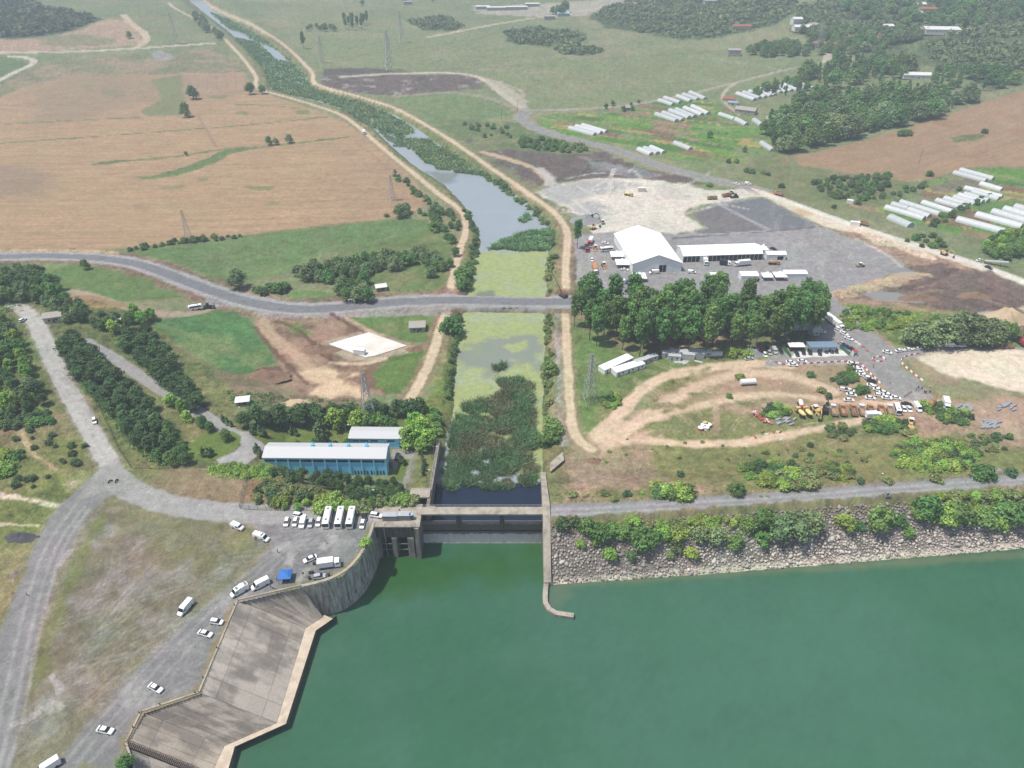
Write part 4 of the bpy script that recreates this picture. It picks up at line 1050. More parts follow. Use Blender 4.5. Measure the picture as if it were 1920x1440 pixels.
fence('wire_fence','tall dark wire fence along the crest road below the overgrown mound',[(452,955),(500,957),(560,958),(640,958),(700,955)])
fence('wire_fence','short dark wire fence climbing the dry mound from the road',[(450,953),(455,930),(462,905),(466,890)])
fence('wire_fence','long wire fence between the side road and the pine bank',[(190,772),(206,806),(222,842),(246,878),(300,880),(366,877),(420,876)])
fence('wire_fence','low wire fence along the foot of the grassy building site',[(545,745),(600,752),(650,752),(690,750)],1.6)
# plants
def leaf_mat(name,col,hue=.026,val=.26):
 m,nt,N,L,b=nodes_of(name)
 at=N.new('ShaderNodeAttribute');at.attribute_name='tint'
 oi=N.new('ShaderNodeObjectInfo')
 mr=N.new('ShaderNodeMapRange');mr.inputs[3].default_value=1-val;mr.inputs[4].default_value=1+val;L.new(oi.outputs['Random'],mr.inputs[0])
 mh=N.new('ShaderNodeMapRange');mh.inputs[3].default_value=.5-hue;mh.inputs[4].default_value=.5+hue
 fr=N.new('ShaderNodeMath');fr.operation='MULTIPLY';fr.inputs[1].default_value=7.31;L.new(oi.outputs['Random'],fr.inputs[0])
 f2=N.new('ShaderNodeMath');f2.operation='FRACT';L.new(fr.outputs[0],f2.inputs[0]);L.new(f2.outputs[0],mh.inputs[0])
 hs=N.new('ShaderNodeHueSaturation');hs.inputs['Color'].default_value=(*col,1)
 L.new(mr.outputs[0],hs.inputs['Value']);L.new(mh.outputs[0],hs.inputs['Hue'])
 out=mixc(N,L,1.0,hs.outputs[0],at.outputs['Color'],'MULTIPLY')
 L.new(out,b.inputs['Base Color'])
 b.inputs['Roughness'].default_value=.7
 b.inputs['Specular IOR Level'].default_value=.25
 tr=N.new('ShaderNodeBsdfTranslucent');L.new(out,tr.inputs[0])
 mx=N.new('ShaderNodeMixShader');mx.inputs[0].default_value=.22
 L.new(b.outputs[0],mx.inputs[1]);L.new(tr.outputs[0],mx.inputs[2])
 L.new(mx.outputs[0],nt.nodes['Material Output'].inputs[0])
 return m
BARK=mat('bark',(.10,.08,.06),.9,var=.3,scale=3)
LM={'poplar':leaf_mat('poplar_leaves',(0.139,0.265,0.073)),'pine':leaf_mat('pine_needles',(0.082,0.152,0.055),.01),'willow':leaf_mat('grey_green_leaves',(0.202,0.289,0.128)),'broad':leaf_mat('broad_leaves',(0.142,0.265,0.076)),'bright':leaf_mat('bright_leaves',(0.250,0.429,0.082)),'dark':leaf_mat('dark_leaves',(0.107,0.177,0.073)),'olive':leaf_mat('olive_scrub_leaves',(0.237,0.278,0.107)),'reed':leaf_mat('reed_blades',(0.166,0.297,0.124)),'vine':leaf_mat('bramble_leaves',(0.262,0.391,0.086)),'dry':leaf_mat('dry_stalks',(0.475,0.379,0.213)),}
def blob_core(lobes,k,rs):
 vs,fs=[],[]
 n,mm=8,5
 for(cx,cy,cz,rx,ry,rz)in lobes:
  b=len(vs)
  for i in range(mm+1):
   ph=math.pi*i/mm
   for j in range(n):
    th=2*math.pi*j/n
    s=k*(1+rs.uniform(-.12,.12))
    vs.append((cx+rx*s*math.sin(ph)*math.cos(th),cy+ry*s*math.sin(ph)*math.sin(th),cz+rz*s*math.cos(ph)))
  for i in range(mm):
   for j in range(n):
    j2=(j+1)%n
    fs.append((b+i*n+j,b+i*n+j2,b+(i+1)*n+j2,b+(i+1)*n+j))
 return np.array(vs),np.array(fs)
def leaves(lobes,n,size,rs,up=.35,inner=.72):
 lb=np.array(lobes)
 wts=lb[:,3]*lb[:,5];wts/=wts.sum()
 k=rs.choice(len(lb),n,p=wts)
 d=rs.normal(size=(n,3));d/=np.linalg.norm(d,axis=1)[:,None]
 d[:,2]=np.where(d[:,2]<-.5,-d[:,2]*.6,d[:,2])
 rad=rs.uniform(inner,1.22,n)
 c=lb[k,:3]+d*lb[k,3:]*rad[:,None]
 nr=d+rs.normal(size=(n,3))*.55+np.array([0,0,up]);nr/=np.linalg.norm(nr,axis=1)[:,None]
 a=np.cross(nr,rs.normal(size=(n,3)));a/=np.linalg.norm(a,axis=1)[:,None]+1e-9
 b=np.cross(nr,a)
 s=size*rs.uniform(.5,1.3,n)[:,None]
 fold=nr*s*rs.uniform(-.3,.3,n)[:,None]
 v=np.stack([c-a*s*.5-b*s*.35,c+a*s*.1-b*s*.5+fold,c+a*s*.55+b*s*.3,c-a*s*.15+b*s*.5+fold],1).reshape(-1,3)
 q=np.arange(n*4).reshape(n,4)
 lobe_t=rs.uniform(.78,1.22,len(lb))[k]
 t=np.repeat(lobe_t*rs.uniform(.72,1.28,n),4)
 return v,q,t
def crown_mesh(name,lobes,n,size,m,seed,core=.78,up=.35):
 rs=np.random.RandomState(seed)
 v,q,t=leaves(lobes,n,size,rs,up)
 tint=np.stack([t,t,t*rs.uniform(.9,1.05,len(t))],1)
 if core:
  cv,cq=blob_core(lobes,core,rs)
  q=np.concatenate([q,cq+len(v)]);v=np.concatenate([v,cv])
  tint=np.concatenate([tint,np.full((len(cv),3),.8)])
 return np_mesh(name,v,q,m,tint)
def rlobes(n,h0,h1,r,shape,seed,sz=.45,flat=1.0):
 rs=np.random.RandomState(seed)
 out=[]
 for i in range(n):
  f=(i+.5)/n
  z=h0+(h1-h0)*f
  if shape=='oval':w=r*math.sin(math.pi*(.12+.80*f))**.7
  elif shape=='dome':w=r*math.sqrt(max(.05,1-(f*.95)**2))
  elif shape=='broadtop':w=r*math.sin(math.pi*(.14+.66*f))**.6
  elif shape=='cone':w=r*(1.05-f)
  elif shape=='column':w=r*(math.sin(math.pi*(.08+.88*f))**.5)
  th=i*2.4+rs.uniform(-.5,.5)
  rr=w*(1-sz)*rs.uniform(.45,1.2)
  s=w*sz*rs.uniform(.65,1.45)
  zz=z
  out.append((rr*math.cos(th),rr*math.sin(th),zz,s*1.1,s*1.1,s*flat*rs.uniform(.85,1.15)))
 return out
def trunk_mesh(name,h,r,seed,limbs=4,spread=1.0):
 rs=np.random.RandomState(seed)
 m=MB()
 pts=[Vector((0,0,-.3)),Vector((rs.uniform(-.15,.15),rs.uniform(-.15,.15),h*.45)),Vector((rs.uniform(-.3,.3),rs.uniform(-.3,.3),h))]
 m.bar(pts[0],pts[1],r,7,r*.75);m.bar(pts[1],pts[2],r*.75,6,r*.35)
 for i in range(limbs):
  th=i*2.4+rs.uniform(0,1);z=h*rs.uniform(.35,.75)
  a=pts[1].lerp(pts[2],max(0,(z/h-.45)/.55))if z>h*.45 else pts[0].lerp(pts[1],z/(h*.45))
  m.bar(a,a+Vector((math.cos(th)*spread,math.sin(th)*spread,h*.28)),r*.42,5,r*.15)
 return m.mesh(name,BARK)
SPEC={'poplar':[(lambda s:rlobes(32,8.0,22.0,3.7,'broadtop',s,.38),2300,.76,'poplar',15,.28,22.)]*4,'pine':[(lambda s:rlobes(16,2.8,6.6,3.0,'dome',s,.40,.75),1100,.46,'pine',4.5,.22,7.5)]*4,'willow':[(lambda s:rlobes(24,2.0,8.2,4.2,'dome',s,.33,1.0),1700,.52,'willow',5.5,.3,9.)]*4,'broad':[(lambda s:rlobes(22,2.2,8.0,3.8,'dome',s,.35,1.0),1600,.52,'broad',5.0,.25,9.)]*4,'bright':[(lambda s:rlobes(18,1.6,6.6,3.2,'dome',s,.36,1.0),1300,.5,'bright',4.0,.2,7.5)]*3,'cypress':[(lambda s:rlobes(9,.8,4.6,1.25,'cone',s,.6,1.0),420,.42,'dark',2.0,.14,5.)]*3,'column':[(lambda s:rlobes(13,2.0,17,2.1,'column',s,.6,1.3),700,.95,'broad',10,.22,18.)]*3,'shrub_bright':[(lambda s:rlobes(14,.3,1.7,1.9,'dome',s,.36,.8),760,.34,'vine',0,0,2.2)]*3,'shrub_green':[(lambda s:rlobes(16,.4,2.4,2.0,'dome',s,.36,.9),900,.34,'broad',0,0,3.0)]*4,'shrub_dark':[(lambda s:rlobes(13,.3,1.9,1.7,'dome',s,.36,.9),700,.32,'dark',0,0,2.4)]*4,'shrub_grey':[(lambda s:rlobes(16,.4,2.6,2.0,'dome',s,.36,.95),900,.32,'willow',0,0,3.2)]*3,'shrub_olive':[(lambda s:rlobes(7,.3,1.2,1.5,'dome',s,.42,.8),380,.34,'olive',0,0,1.6)]*3,}
BANK={}
for kx,(kn,var)in enumerate(SPEC.items()):
 BANK[kn]=[]
 for i,(mk,n,sz,mt,th,tr_,uh)in enumerate(var):
  s=100*kx+i*7+3
  cm=crown_mesh(kn+'_crown',mk(s),n,sz,LM[mt],s,.66 if kn in('pine','cypress')or kn.startswith('shrub')else.5)
  tm=trunk_mesh(kn+'_trunk',th,tr_,s,5 if kn in('willow','poplar','broad')else 3,{'poplar':2.2,'willow':2.4,'broad':2.2}.get(kn,1.2))if th else None
  BANK[kn].append((cm,tm,uh))
TREE_NAME={'poplar':'poplar_tree','pine':'pine_tree','willow':'willow_tree','broad':'broadleaf_tree','bright':'broadleaf_tree','cypress':'conifer_tree','column':'columnar_poplar_tree'}
PR=random.Random(5)
def plant(kn,loc,h,label,group=None,cat=None,wide=1.0,name=None,parts=True):
 cm,tm,uh=PR.choice(BANK[kn])
 far=1.0 if loc[1]<420 else.55
 s=h/uh*(1+{'pine':.30,'shrub_bright':.5,'shrub_green':.5,'shrub_dark':.45,'shrub_grey':.5,'shrub_olive':.5,'cypress':.25,'willow':.15,'broad':.15,'bright':.25}.get(kn,0)*far)
 sc=(s*wide*PR.uniform(.92,1.08),s*wide*PR.uniform(.92,1.08),s)
 rz=PR.uniform(0,6.28)
 if tm is None:
  o=link(name or 'shrub',cm)
  o.location=loc;o.rotation_euler=(0,0,rz);o.scale=sc
  return tag(o,label,cat or 'shrub',group)
 e=empty(name or TREE_NAME[kn],loc,rz,sc)
 part('crown',cm,e);part('trunk',tm,e)
 return tag(e,label,cat or 'tree',group)
def scatter(poly,n,gap,seed,z=None):
 wpx=W(poly,z);a=np.array(wpx);lo,hi=a.min(0),a.max(0)
 rs=np.random.RandomState(seed);out=[]
 cand=rs.uniform(lo,hi,(n*60,2))
 cand=cand[sd_poly(cand[:,0],cand[:,1],wpx)>0]
 for p in cand:
  if all((p[0]-q[0])**2+(p[1]-q[1])**2>gap*gap for q in out):
   out.append(tuple(p))
   if len(out)>=n:break
 zz=zt(np.array([p[0]for p in out]),np.array([p[1]for p in out]))if out else[]
 return[Vector((p[0],p[1],float(q)-.1))for p,q in zip(out,zz)]
def grove(poly,n,gap,kinds,h,label,group,seed,**k):
 for i,p in enumerate(scatter(poly,n,gap,seed)):
  kn=kinds[(i*7+seed)%len(kinds)]
  lb=label[kn]if isinstance(label,dict)else label
  plant(kn,p,PR.uniform(*h),lb,group,**k)
grove([(1080,600),(1150,596),(1300,596),(1440,600),(1450,655),(1330,668),(1200,672),(1120,650),(1085,632)],56,6.3,['poplar'],(16,28),'tall dark green poplar crowded in the grove below the white tents','poplars of the main grove',3)
grove([(1462,606),(1532,606),(1528,640),(1470,650)],15,4.6,['poplar'],(21,26),'tall poplar in the clump behind the blue-roofed parking hut','poplars behind the parking hut',5)
for u,v,h in[(1090,590,22),(1104,600,20),(1077,612,19),(1120,606,21)]:
 plant('poplar',P(u,v),h,'tall poplar at the grove end beside the pale towpath','poplars at the grove end')
plant('poplar',P(1082,466),19,'lone dark poplar between the pale towpath and the gravel yard',None,wide=.8)
grove([(116,655),(138,640),(165,660),(222,712),(270,752),(305,794),(300,812),(244,814),(208,780),(176,755),(150,712)],78,4.3,['pine'],(5,6.6),'dark pine packed on the bank between the two converging roads','pines between the two roads',6,wide=1.15)
grove([(232,640),(270,625),(308,655),(330,695),(372,755),(384,772),(368,774),(328,738),(280,695),(236,658)],40,4.4,['pine'],(5,6.6),'dark pine in the belt beside the green field and plant road','pines beside the green field',7,wide=1.1)
grove([(236,815),(300,805),(335,815),(352,845),(356,872),(300,872),(262,850)],24,4.2,['pine','broad','pine','cypress'],(4,6.5),'small dark tree on the slope above the wire fence','small trees on the fenced slope',8)
grove([(448,800),(520,790),(620,784),(700,780),(786,772),(790,782),(700,792),(620,796),(520,802),(452,810)],40,3.9,['pine'],(6.5,8.5),'dark pine in the long row behind the blue works building','pines in the row behind the works',9)
grove([(512,892),(600,895),(690,905),(748,902),(755,925),(700,935),(640,926),(560,905)],34,3.6,['pine'],(3.4,4.6),'dark pine in the thicket in front of the blue works building','pines in front of the works',10)
grove([(665,925),(750,922),(755,948),(670,950)],14,3.2,['pine','cypress','broad'],(3.5,5.5),'small dark tree between the works thicket and the crest road','small trees by the crest road',11)
for u,v,h in[(529,806,4.5),(535,808,4),(489,816,5),(498,820,4.6),(476,812,5),(548,815,4),(556,816,3.8),(420,792,4),(428,796,3.6),(435,800,3.4),(484,850,5),(490,858,4.6),(383,855,4.4),(391,856,4.6),(398,854,4),(603,818,9),(608,830,6),(598,832,5)]:
 plant('cypress',P(u,v),h,'small dark cone-shaped conifer on the mown lawn round the works','cone conifers on the works lawn',wide=1.15)
for u,v,h in[(792,862,3.6),(796,872,3.6),(794,883,3.6),(793,892,3.4),(752,868,4.5),(757,872,4.2),(801,842,5)]:
 plant('cypress',P(u,v),h,'little conifer in the line along the lawn strip by the channel wall','conifers on the lawn strip')
for u,v,h in[(630,803,9),(676,803,8.5),(712,800,7),(770,835,9),(785,828,10),(778,806,8),(800,838,8),(792,815,8),(790,845,6)]:
 plant('bright',P(u,v),h,'bright green rounded tree near the two blue works buildings','bright trees near the works')
for u,v,h in[(652,842,5),(590,835,3.5),(560,838,3.2),(690,808,7),(725,806,7),(735,808,6)]:
 plant('broad',P(u,v),h,'dark rounded tree growing close to the blue works buildings','dark round trees near the works')
grove([(520,945),(640,938),(655,955),(530,957)],14,2.8,['bright','shrub_bright'],(2,3.2),'bright green bushy growth behind the fence on the crest road','bright growth behind the crest fence',12,name='hedge_bush',cat='bush')
grove([(665,945),(780,940),(782,952),(670,955)],12,2.6,['shrub_bright','shrub_olive'],(1.6,3),'pale green bush between the conifers and the crest road','pale bushes by the crest road',13,name='hedge_bush',cat='bush')
grove([(395,880),(430,874),(500,880),(520,892),(470,896)],22,2.4,['shrub_bright'],(1.0,1.8),'low bright bush covering the mound beside the works road','low bushes on the mound',14,name='mound_bush',cat='bush')
grove([(480,905),(540,900),(600,925),(560,945),(480,945)],20,2.8,['shrub_olive','shrub_dark'],(1.0,2.4),'brownish scrub on the dry mound above the crest fence','scrub on the dry mound',15,name='mound_bush',cat='bush')
grove([(300,742),(330,760),(390,800),(440,835),(425,830),(340,790)],9,5,['bright','broad'],(4,6),'light leafy tree lining the plant road through the pines','leafy trees on the plant road',16)
grove([(150,600),(205,600),(260,590),(300,605),(230,625),(170,620)],12,5,['bright','broad','pine'],(4.5,7),'leafy tree at the top of the pine bank near the rubble','leafy trees at the top of the bank',17)
HS={'broad':'dark broadleaf tree in the hillside wood beside the side road','willow':'grey-green tree in the hillside wood beside the side road','pine':'dark pine in the hillside wood beside the side road','bright':'bright leafy tree in the hillside wood beside the side road'}
grove([(-30,530),(60,515),(110,545),(112,568),(60,566),(20,572),(-30,580)],34,5.5,['broad','willow','broad','pine'],(7,10),HS,'trees of the hillside wood',18)
grove([(-30,600),(14,606),(38,645),(62,700),(88,750),(96,768),(40,775),(-30,775)],56,4.6,['broad','pine','willow','bright','broad'],(4,7.5),HS,'trees of the hillside wood',19)
grove([(84,566),(120,562),(150,575),(160,605),(130,606),(108,596)],13,4.5,['willow','broad','willow'],(5,6.6),'grey-green tree round the little house at the bend of the side road','trees round the little house',20)
for u,v,h in[(162,505,6),(155,585,6)]:
 plant('broad',P(u,v),h,'dark bushy tree at the field track near the rubble','trees at the field track')
grove([(-20,780),(90,775),(110,790),(60,800),(-20,805)],18,3.0,['shrub_dark','shrub_green'],(1.5,3),'dark bush at the wood edge above the dry slope','bushes at the wood edge',21,name='slope_bush',cat='bush')
for u,v in[(58,810),(62,822),(52,806),(65,842),(28,824),(32,826),(95,825),(105,838),(98,818),(138,852),(135,838),(116,865),(120,868),(142,868),(144,872),(90,833),(36,900),(50,902),(62,900),(30,912),(64,914),(90,896),(160,838),(40,850)]:
 plant('shrub_dark',P(u,v),PR.uniform(.9,2.0),'small dark bush dotted on the dry slope above the junction','small bushes on the dry slope','bush',name='slope_bush')
grove([(-25,845),(20,845),(38,860),(30,890),(-25,895)],14,3,['shrub_bright','shrub_green'],(1.6,2.6),'fresh green bramble bush at the edge of the dry slope','brambles on the dry slope',22,name='bramble_bush',cat='bush')
plant('broad',P(238,1436,0),4.2,'dark round bush beside the stairs at the lot corner',None,'bush',name='corner_bush')
plant('shrub_bright',P(688,1019,0),1.9,'bright little bush growing against the curved wall on the lot',None,'bush',name='corner_bush')
grove([(545,520),(600,505),(700,492),(790,482),(805,490),(790,500),(690,520),(640,530),(560,530)],34,4.6,['willow','willow','broad'],(6.5,9.5),'grey-green willow in the belt beside the bright green field','willows beside the green field',23)
grove([(640,535),(690,530),(695,550),(690,568),(640,568),(630,555)],11,4.6,['broad','willow'],(6,9),'dark leafy tree round the white shed by the causeway','trees round the white shed',24)
grove([(800,490),(850,480),(850,500),(820,530),(800,520)],9,4.4,['willow','broad'],(5.5,8.5),'willow by the towpath just upstream of the causeway','willows by the towpath',25)
grove([(805,400),(838,400),(862,420),(850,470),(810,440)],12,5,['willow','broad','shrub_green'],(3.5,7),'leafy tree in the corner where towpath and green field meet','trees in the towpath corner',26)
for u,v,h,kn,lb in[(447,540,11,'willow','slim grey-green tree alone in the green field by the causeway road'),(363,186,15,'broad','oval tree standing alone higher up in the wheat field'),(350,219,14,'broad','rounded dark tree standing alone on the green strip in the wheat'),(470,177,13,'broad','dark tree at the bend of the towpath'),(493,176,10,'broad','smaller dark tree just inside the towpath bend'),(752,408,10,'willow','broad grey willow at the corner of the wheat field'),(762,400,8,'willow','second grey willow behind the broad one at the wheat corner'),(787,400,4,'willow','small round grey bush beside the corner willow'),(812,404,8,'willow','willow beside the towpath above the dark bushes'),(570,92,22,'poplar','large dark tree alone on the far grassland'),(505,272,8,'broad','dark bushy tree on the strip through the wheat'),(518,271,6,'willow','small pale tree next to the bushy one in the wheat'),(543,268,8,'willow','pale tree at the end of the row in the wheat'),(350,292,4,'broad','tiny dark bush on the green strip in the wheat'),(846,428,5,'broad','round dark tree inside the towpath bend'),(848,408,5,'broad','round tree beside the towpath bend'),(855,480,6,'broad','dark tree between towpath and algae water'),(244,72,10,'broad','dark tree by the pale track below the far wooded hill')]:
 plant(kn,P(u,v),h,lb)
for u,v,h,lb in[(846,622,6.5,'round dark tree on the dry bank beside the algae'),(868,520,5.5,'dark bush on the bank just above the causeway'),(868,538,5,'dark bush nearest the causeway on the bank'),(1030,700,5,'round dark bush leaning over the algae'),(1038,806,4.5,'dark bush on the stony bank near the wing wall'),(1030,828,5,'taller dark bush on the stony bank near the wing wall')]:
 plant('shrub_green',P(u,v),h,lb,None,'bush',name='bank_bush')
grove([(360,30),(385,42),(430,82),(450,105),(425,82),(380,58)],13,9,['willow'],(9,13),'grey willow in the line beside the far towpath','willows beside the far towpath',27)
grove([(642,45),(690,42),(692,56),(645,58)],13,8,['poplar'],(15,19),'tree in the dense clump alone on the far grassland','clump on the far grassland',28)
grove([(590,50),(640,55),(620,62),(570,60)],9,9,['broad'],(7,11),'far tree in the sparse line before the grassland clump','sparse far line of trees',29)
grove([(735,395),(700,410),(800,404),(790,408)],5,4,['shrub_green'],(2,3),'bush on the wheat field edge','bushes on the wheat field edge',30,name='field_bush',cat='bush')
grove([(228,470),(290,462),(330,452),(455,440),(452,446),(330,460),(240,474)],26,4,['shrub_green','shrub_dark'],(1.6,3.2),'dark hedge bush between the wheat and the bright green field','hedge bushes between the fields',31,name='hedge_bush',cat='bush')
grove([(470,545),(535,542),(535,552),(480,555)],8,3.4,['shrub_dark','shrub_green'],(2.4,4),'dark bush in the thicket above the causeway road','thicket above the causeway road',32,name='field_bush',cat='bush')
grove([(740,320),(800,372),(830,395),(815,398),(770,360),(735,330)],20,6,['shrub_green','shrub_grey'],(2,4),'green bush on the slope between wheat and towpath','bushes on the towpath slope',33,name='bank_bush',cat='bush')
grove([(898,325),(950,352),(1000,388),(1030,425),(1042,450),(1036,468),(1024,430),(990,395),(940,362)],36,3.4,['shrub_green','shrub_grey'],(2,4),'leafy bush leaning over the grey canal water','bushes along the grey canal water',34,name='bank_bush',cat='bush')
grove([(865,390),(880,402),(896,440),(898,470),(886,520),(878,550),(872,545),(882,480),(884,430)],30,3.0,['shrub_green','shrub_dark'],(1.5,3),'dark bush lining the far bank of the algae water','bushes lining the algae bank',35,name='bank_bush',cat='bush')
grove([(866,592),(854,660),(846,740),(838,745),(848,650),(860,590)],26,2.4,['shrub_green','shrub_dark'],(1.0,2.2),'low bush along the dry bank beside the algae below the causeway','low bushes on the dry bank',36,name='bank_bush',cat='bush')
grove([(1026,590),(1034,590),(1034,700),(1030,850),(1022,850),(1024,700)],30,2.2,['shrub_green','shrub_olive'],(1.0,2.2),'low bush on the stony bank beside the algae','low bushes on the stony bank',37,name='bank_bush',cat='bush')
grove([(1030,480),(1040,480),(1042,550),(1026,552)],10,2.6,['shrub_green','shrub_olive'],(1.2,2.4),'bush on the bank just above the causeway','bushes above the causeway',38,name='bank_bush',cat='bush')
grove([(800,770),(826,780),(828,820),(800,815)],8,3,['shrub_bright','shrub_green'],(2,3.4),'bright bush between the works trees and the channel wall','bright bushes by the channel wall',39,name='bank_bush',cat='bush')
RB=[(1055,985,3,'shrub_dark'),(1075,982,2.4,'shrub_dark'),(1100,992,3.6,'shrub_green'),(1122,1004,4.4,'shrub_green'),(1145,1000,3.4,'shrub_green'),(1170,1004,3.6,'shrub_green'),(1198,1022,5.6,'shrub_green'),(1222,1018,4.6,'shrub_green'),(1245,1000,3.0,'shrub_bright'),(1268,1004,3.2,'shrub_bright'),(1145,1042,2.6,'shrub_bright'),(1184,1046,2.6,'shrub_grey'),(1256,1046,2.2,'shrub_grey'),(1264,1028,3,'shrub_grey'),(1296,1040,2.4,'shrub_bright'),(1312,1012,4.4,'shrub_grey'),(1340,1012,4.4,'shrub_grey'),(1378,1022,3.6,'shrub_green'),(1400,990,3.6,'shrub_green'),(1428,1014,3.4,'shrub_green'),(1430,985,5.2,'shrub_green'),(1460,1000,6.0,'shrub_grey'),(1488,996,6.4,'shrub_grey'),(1518,992,5.8,'shrub_grey'),(1580,985,3.4,'shrub_bright'),(1610,992,2.4,'shrub_green'),(1648,985,6.2,'shrub_green'),(1684,982,3,'shrub_green'),(1700,1000,2.2,'shrub_bright'),(1724,962,3,'shrub_bright'),(1734,965,6.4,'shrub_green'),(1770,975,4.4,'shrub_bright'),(1792,975,6.0,'shrub_green'),(1840,978,4.6,'shrub_green'),(1868,985,3.6,'shrub_bright'),(1880,970,6.0,'shrub_green'),(1910,975,5.6,'shrub_green'),(1938,970,5.4,'shrub_green'),(1118,1016,2,'shrub_bright'),(1330,985,2.6,'shrub_bright'),(1090,1022,1.6,'shrub_bright'),(1895,930,2,'shrub_dark')]
DESC={'shrub_dark':'dark low bush','shrub_green':'deep green rounded bush','shrub_bright':'bright green bush','shrub_grey':'pale grey-green bush'}
for u,v,h,kn in RB:
 big_='large ' if h>=5 else ''
 plant(kn,P(u,v),h*1.02,big_+DESC[kn]+' growing on the rock slope below the crest road',big_+DESC[kn]+' on the rock slope','bush',wide=.95,name='rock_slope_bush')
grove([(1130,982),(1240,978),(1330,973),(1440,968),(1440,980),(1330,990),(1240,998),(1140,992)],40,2.3,['shrub_bright','shrub_bright','shrub_olive'],(1.1,2.2),'low bramble at the top of the rock slope beside the crest road','brambles at the top of the rock slope',41,name='bramble_bush',cat='bush')
grove([(1760,930),(1920,925),(1990,920),(1990,960),(1860,965),(1780,955)],40,2.4,['shrub_bright','shrub_bright','shrub_olive'],(1.1,2.2),'low bramble in the far thicket at the top of the rock slope','brambles in the far slope thicket',42,name='bramble_bush',cat='bush')
def cl(cx,cy,rx,ry,n,kinds,h,label,group,seed,gap=2.2,name='meadow_shrub'):
 poly=[(cx+rx*math.cos(t*.785),cy+ry*math.sin(t*.785))for t in range(8)]
 grove(poly,n,gap,kinds,h,label,group,seed,name=name,cat='shrub')
cl(1262,928,32,9,9,['shrub_green','shrub_bright'],(2.2,3.4),'shrub in the clump by the crest road lamp post','clump by the crest road lamp post',50)
cl(1160,930,90,10,12,['shrub_olive','shrub_bright','shrub_dark'],(.7,1.7),'tiny shrub dotted along the crest road verge','tiny verge shrubs',51,5)
cl(1440,885,60,16,18,['shrub_dark','shrub_green','shrub_bright'],(1.4,2.8),'shrub in the clump below the dirt track bend','clump below the dirt track',52)
cl(1480,905,50,16,18,['shrub_green','shrub_bright','shrub_olive'],(1.6,3.2),'shrub in the thicket beside the crest road bend','thicket beside the crest road',53)
cl(1568,888,46,14,12,['shrub_dark','shrub_olive','shrub_bright'],(1.2,2.4),'scattered shrub between the thicket and the big bramble patch','scattered shrubs by the bramble patch',54,3)
cl(1750,855,82,30,62,['shrub_bright','shrub_bright','shrub_green','shrub_dark','shrub_bright'],(1.4,2.8),'shrub in the big bramble patch on the meadow','big bramble patch',55,2.5)
cl(1850,830,50,20,14,['shrub_dark','shrub_olive','shrub_green'],(1.2,2.4),'dark shrub past the big bramble patch','dark shrubs past the bramble patch',56,3)
cl(1660,800,45,12,18,['shrub_bright','shrub_dark','shrub_green'],(1.4,2.6),'shrub in the clump in front of the dump trucks','clump in front of the dump trucks',57,2.4)
cl(1575,812,28,14,9,['shrub_dark','shrub_olive'],(1.2,2.2),'dark shrub below the sandy track near the dump trucks','dark shrubs below the track',58,3)
cl(1452,774,28,10,12,['shrub_dark','shrub_bright','shrub_green'],(1.4,2.4),'shrub in the clump next to the red and white barrier heap','clump next to the barrier heap',59,2.2)
cl(1580,714,26,9,11,['shrub_dark','shrub_green'],(1.4,2.6),'dark shrub beside the line of parked white cars','shrubs beside the parked cars',60,2.2)
cl(1614,735,10,6,3,['shrub_green'],(2,3),'round bush among the parked white cars','bush among the parked cars',61,2)
cl(1756,768,30,10,10,['shrub_bright','shrub_green','shrub_dark'],(1.2,2.4),'shrub around the orange drilling rig','shrubs around the drilling rig',62,2.4)
cl(1790,785,30,12,12,['shrub_dark','shrub_green','shrub_bright'],(1.2,2.6),'shrub on the meadow below the grey pipe stacks','shrubs below the pipe stacks',63,2.6)
cl(1520,856,120,22,22,['shrub_olive','shrub_dark','shrub_bright'],(.6,1.6),'small shrub scattered over the open meadow','small scattered meadow shrubs',64,5)
cl(1260,850,160,40,18,['shrub_olive','shrub_bright'],(.4,1.0),'tiny tuft on the dry grass inside the track loop','tiny tufts on the dry grass',65,6)
for u,v,h,kn,lb in[(1382,925,3.4,'shrub_green','upright dark shrub alone by the crest road'),(1276,892,1.8,'shrub_dark','small dark shrub alone on the bare meadow'),(1518,706,2.2,'shrub_green','green shrub beside the yellow wreck on the dirt'),(1366,745,1.7,'shrub_green','single shrub beside the middle dirt track'),(1388,710,2,'shrub_bright','shrub behind the white tank'),(1552,746,2.0,'shrub_dark','dark shrub in front of the lone white car'),(1538,735,1.8,'shrub_olive','thin shrub on the dirt beside the track'),(1594,697,2.4,'shrub_green','dark shrub at the head of the car row'),(1842,895,4.6,'shrub_green','large dark round shrub by the crest road'),(1896,890,2.4,'shrub_dark','dark shrub beside the boulder by the crest road'),(1612,905,1.6,'shrub_dark','small dark shrub beside the crest road'),(1664,905,1.4,'shrub_olive','thin small shrub beside the crest road'),(1700,815,1.8,'shrub_olive','thin shrub below the yellow loader'),(1752,900,1.8,'shrub_olive','brownish shrub at the foot of the bramble patch')]:
 plant(kn,P(u,v),h,lb,None,'shrub',name='meadow_shrub')
cl(1150,752,22,12,10,['shrub_bright','shrub_green'],(1.2,2),'bright shrub in the patch by the lattice pylon','patch by the lattice pylon',66,2.4)
cl(1385,665,26,6,6,['shrub_bright'],(1.8,2.6),'bright bush beside the white cabins in front of the grove','bushes beside the cabins',67,2.4)
for u,v,h,kn,lb in[(1716,648,12,'willow','round willow at the end of the tree row by the site road'),(1760,645,14,'willow','broad willow beside the round one by the site road'),(1795,642,16,'willow','tallest broad willow by the site road'),(1822,645,14,'willow','broad willow behind the white van'),(1852,643,13,'willow','open pale willow with visible limbs by the site road'),(1886,636,9,'broad','small dark tree next to the crane')]:
 plant(kn,P(u,v),h,lb,wide=1.25)
